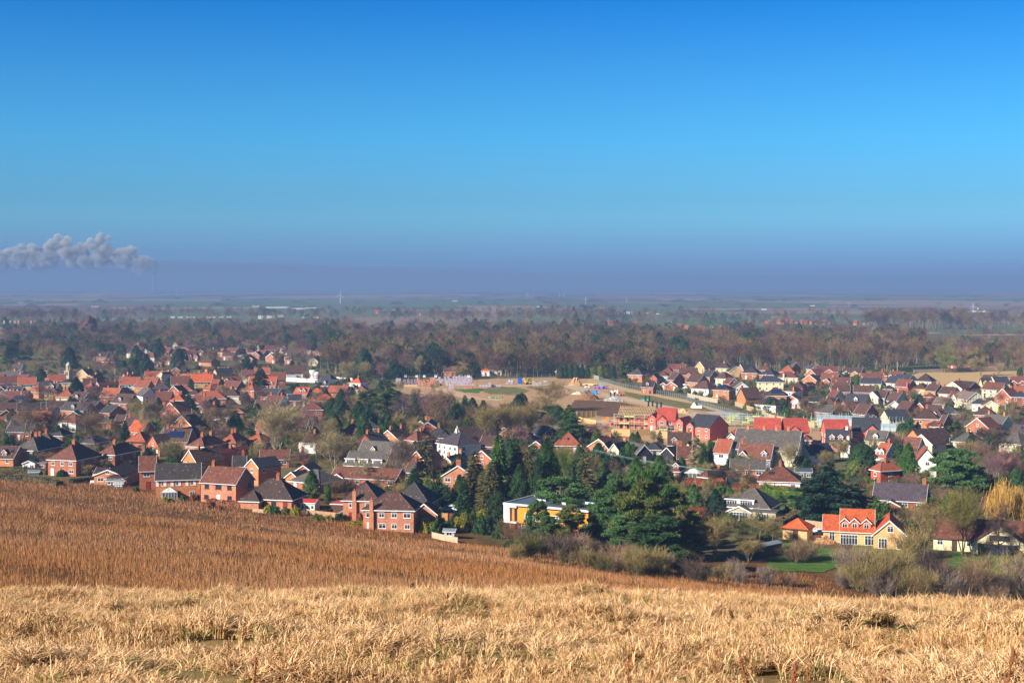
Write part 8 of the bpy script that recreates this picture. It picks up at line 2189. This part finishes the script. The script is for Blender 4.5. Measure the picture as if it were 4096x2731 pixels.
def bank():
    """long flat bank of murk on the horizon, ragged on top"""
    Y0, Y1 = 27500., 31500.; nx, ny = 160, 12; V = {}; mb = MB()
    ed = lambda px: float(np.interp(px, [-300, 600, 1200, 2200, 3000, 4400], [1028, 1030, 1052, 1086, 1106, 1114]))
    for i in range(nx + 1):
        px = -400 + 4900 * i / nx
        for j in range(ny + 1):
            y = Y0 + (Y1 - Y0) * j / ny; x = (px - CX) / F * Y0; t = math.sin(math.pi * min(max(j / ny, 0), 1)) ** .35
            z = CAMZ + (HZ - ed(px)) / F * Y0 * t * (1 + .05 * mnoise.fractal(Vector((x / 2500., y / 1400., 1)), .8, 2, 4)) ; V[i, j] = len(mb.v); mb.v.append((x * y / Y0, y, max(z, 0)))
            mb.v.append((x * y / Y0, y, -20))
    q = lambda i, j, k: V[i, j] + k
    for i in range(nx):
        for j in range(ny): mb.f.append((q(i, j, 0), q(i+1, j, 0), q(i+1, j+1, 0), q(i, j+1, 0))); mb.m.append(0); mb.f.append((q(i, j, 1), q(i, j+1, 1), q(i+1, j+1, 1), q(i+1, j, 1))); mb.m.append(0)
        mb.f.append((q(i, 0, 1), q(i+1, 0, 1), q(i+1, 0, 0), q(i, 0, 0))); mb.m.append(0); mb.f.append((q(i, ny, 0), q(i+1, ny, 0), q(i+1, ny, 1), q(i, ny, 1))); mb.m.append(0)
    for j in range(ny):
        mb.f.append((q(0, j, 0), q(0, j+1, 0), q(0, j+1, 1), q(0, j, 1))); mb.m.append(0); mb.f.append((q(nx, j, 1), q(nx, j+1, 1), q(nx, j+1, 0), q(nx, j, 0))); mb.m.append(0)
    o = mb.build('cloud_bank', vapour('bank_vapour', (.26, .36, .58), .0009)); structure(o)
bank()
# ---------------------------------------------------------------- labels that need their surroundings
LMK = [('the largest wind turbine', 1361, 1190), ('the silver works tanks', 2510, 1255), ('the far village of red roofs', 3200, 1290), ('the old hall chimneys', 60, 1330), ('the pale far sheds', 1150, 1235), ('the dark far wood', 3660, 1300), ('the golden willow', 4035, 2000), ('the orange-roofed dormer house', 3430, 2120), ('the small orange-roofed garage', 3190, 2130), ('the tiered cedar', 3310, 1950), ('the black power poles', 2990, 1890), ('the glazed white bungalow', 3000, 2020),
       ('the large pine clump', 2580, 2060), ('the orange timber-clad house', 2140, 2100), ('the white car', 1797, 2040), ('the five-pot chimney', 1848, 1840), ('the white rendered house', 1840, 1790), ('the pale green summer house', 1240, 2020),
       ('the white conservatory', 670, 1960), ('the white summer house', 125, 1870), ('the two tall-chimney roof', 150, 1790), ('the solar-panelled brown roof', 710, 1730), ('the big pale poplar', 1105, 1700), ('the clock tower', 275, 1490),
       ('the white-painted gable', 590, 1600), ('the bright orange school roof', 1055, 1530), ('the white silos', 1260, 1505), ('the white triangular gables', 575, 1405), ('the far estate of red roofs', 1040, 1395), ('the pallet yard', 1800, 1530),
       ('the yellow loader', 2100, 1530), ('the blue skip', 2362, 1570), ('the roof trusses', 2305, 1535), ('the scaffolded frame', 2560, 1670), ('the new slate-roofed terrace', 2830, 1690), ('the bright red new roofs', 3200, 1710), ('the cream three-storey block', 3080, 1540),
       ('the yellow grass field', 3900, 1510), ('the half-timbered corner house', 3870, 1600), ('the parked red car', 3440, 1608), ('the orange bungalow', 3750, 1770), ('the steep grey terrace roof', 3070, 1760), ('the rust beech hedge', 3060, 1955),
       ('the row of brick gables', 420, 1640), ('the veluxed orange roof', 570, 1700), ('the spruce by the black gables', 2830, 1820), ('the paved estate road', 4040, 1650), ('the tan fence panels', 3150, 1660), ('the steel mesh fence', 2640, 1570)]
ORD = ['first', 'second', 'third', 'fourth', 'fifth', 'sixth', 'seventh', 'eighth', 'ninth', 'tenth', 'eleventh', 'twelfth', 'thirteenth', 'fourteenth', 'fifteenth', 'sixteenth', 'seventeenth', 'eighteenth', 'nineteenth', 'twentieth']
ORD += ['twenty-' + q for q in ORD[:9]] + ['thirtieth'] + ['thirty-' + q for q in ORD[:9]] + ['fortieth'] + ['forty-' + q for q in ORD[:9]]
def finish_labels():
    groups = {}
    for o, base, X, Y in THINGS:
        best = min(LMK, key=lambda q: math.hypot(q[1] - X, (q[2] - Y) * 2.2)); dx, dy = X - best[1], Y - best[2]
        far = math.hypot(dx, dy * 2.2) > 260
        if abs(dy) * 2.2 > abs(dx) * .8: rel = ('well ' if far else '') + ('behind' if dy < 0 else 'in front of')
        else: rel = ('well ' if far else '') + ('left of' if dx < 0 else 'right of')
        groups.setdefault(f"{base} {rel} {best[0]}", []).append((X, Y, o))
    for k, v in groups.items():
        if len(v) == 1: v[0][2]['label'] = k; continue
        v.sort(key=lambda q: q[0])
        n = len(v)
        for i, q in enumerate(v):
            w = 'leftmost' if i == 0 else 'rightmost' if i == n - 1 else f'{ORD[min(i, 47)]} from left'
            q[2]['label'] = (k.replace(' with ', ', ') if len(k.split()) > 12 else k) + ', ' + w
    seen = {}
    for o, *_ in THINGS:
        l_ = o['label']
        if l_ in seen: o['label'] = l_ + ', further back'
        seen[l_] = 1
        w = o['label'].split()
        if len(w) > 16: o['label'] = o['label'].replace(' and solar panels', ', solar panels').replace(' and chimney', '').replace(' and dormers', ', dormers').replace(' hipped', '').replace(' rendered', '').replace(' gabled', '')
        if len(o['label'].split()) > 16: o['label'] = o['label'].replace('red-brown roof', 'brown roof').replace(' brick', '', 1)
finish_labels()
# ---------------------------------------------------------------- haze: the winter air over the plain
def build_haze():
    mb = MB(); mb.box(-15500, 15500, -60, 24500, -1, 130)
    m = bpy.data.materials.new('haze_air'); m.use_nodes = True; nt = m.node_tree; nt.nodes.remove(nt.nodes['Principled BSDF'])
    v = nt.nodes.new('ShaderNodeVolumePrincipled'); v.inputs['Color'].default_value = HAZE_COL; v.inputs['Density'].default_value = HAZE_D
    nt.links.new(v.outputs[0], nt.nodes['Material Output'].inputs['Volume'])
    o = mb.build('haze', m); o['kind'] = 'stuff'
HAZE_COL = (.235, .385, .68, 1); HAZE_D = 1 / 4600.
build_haze()
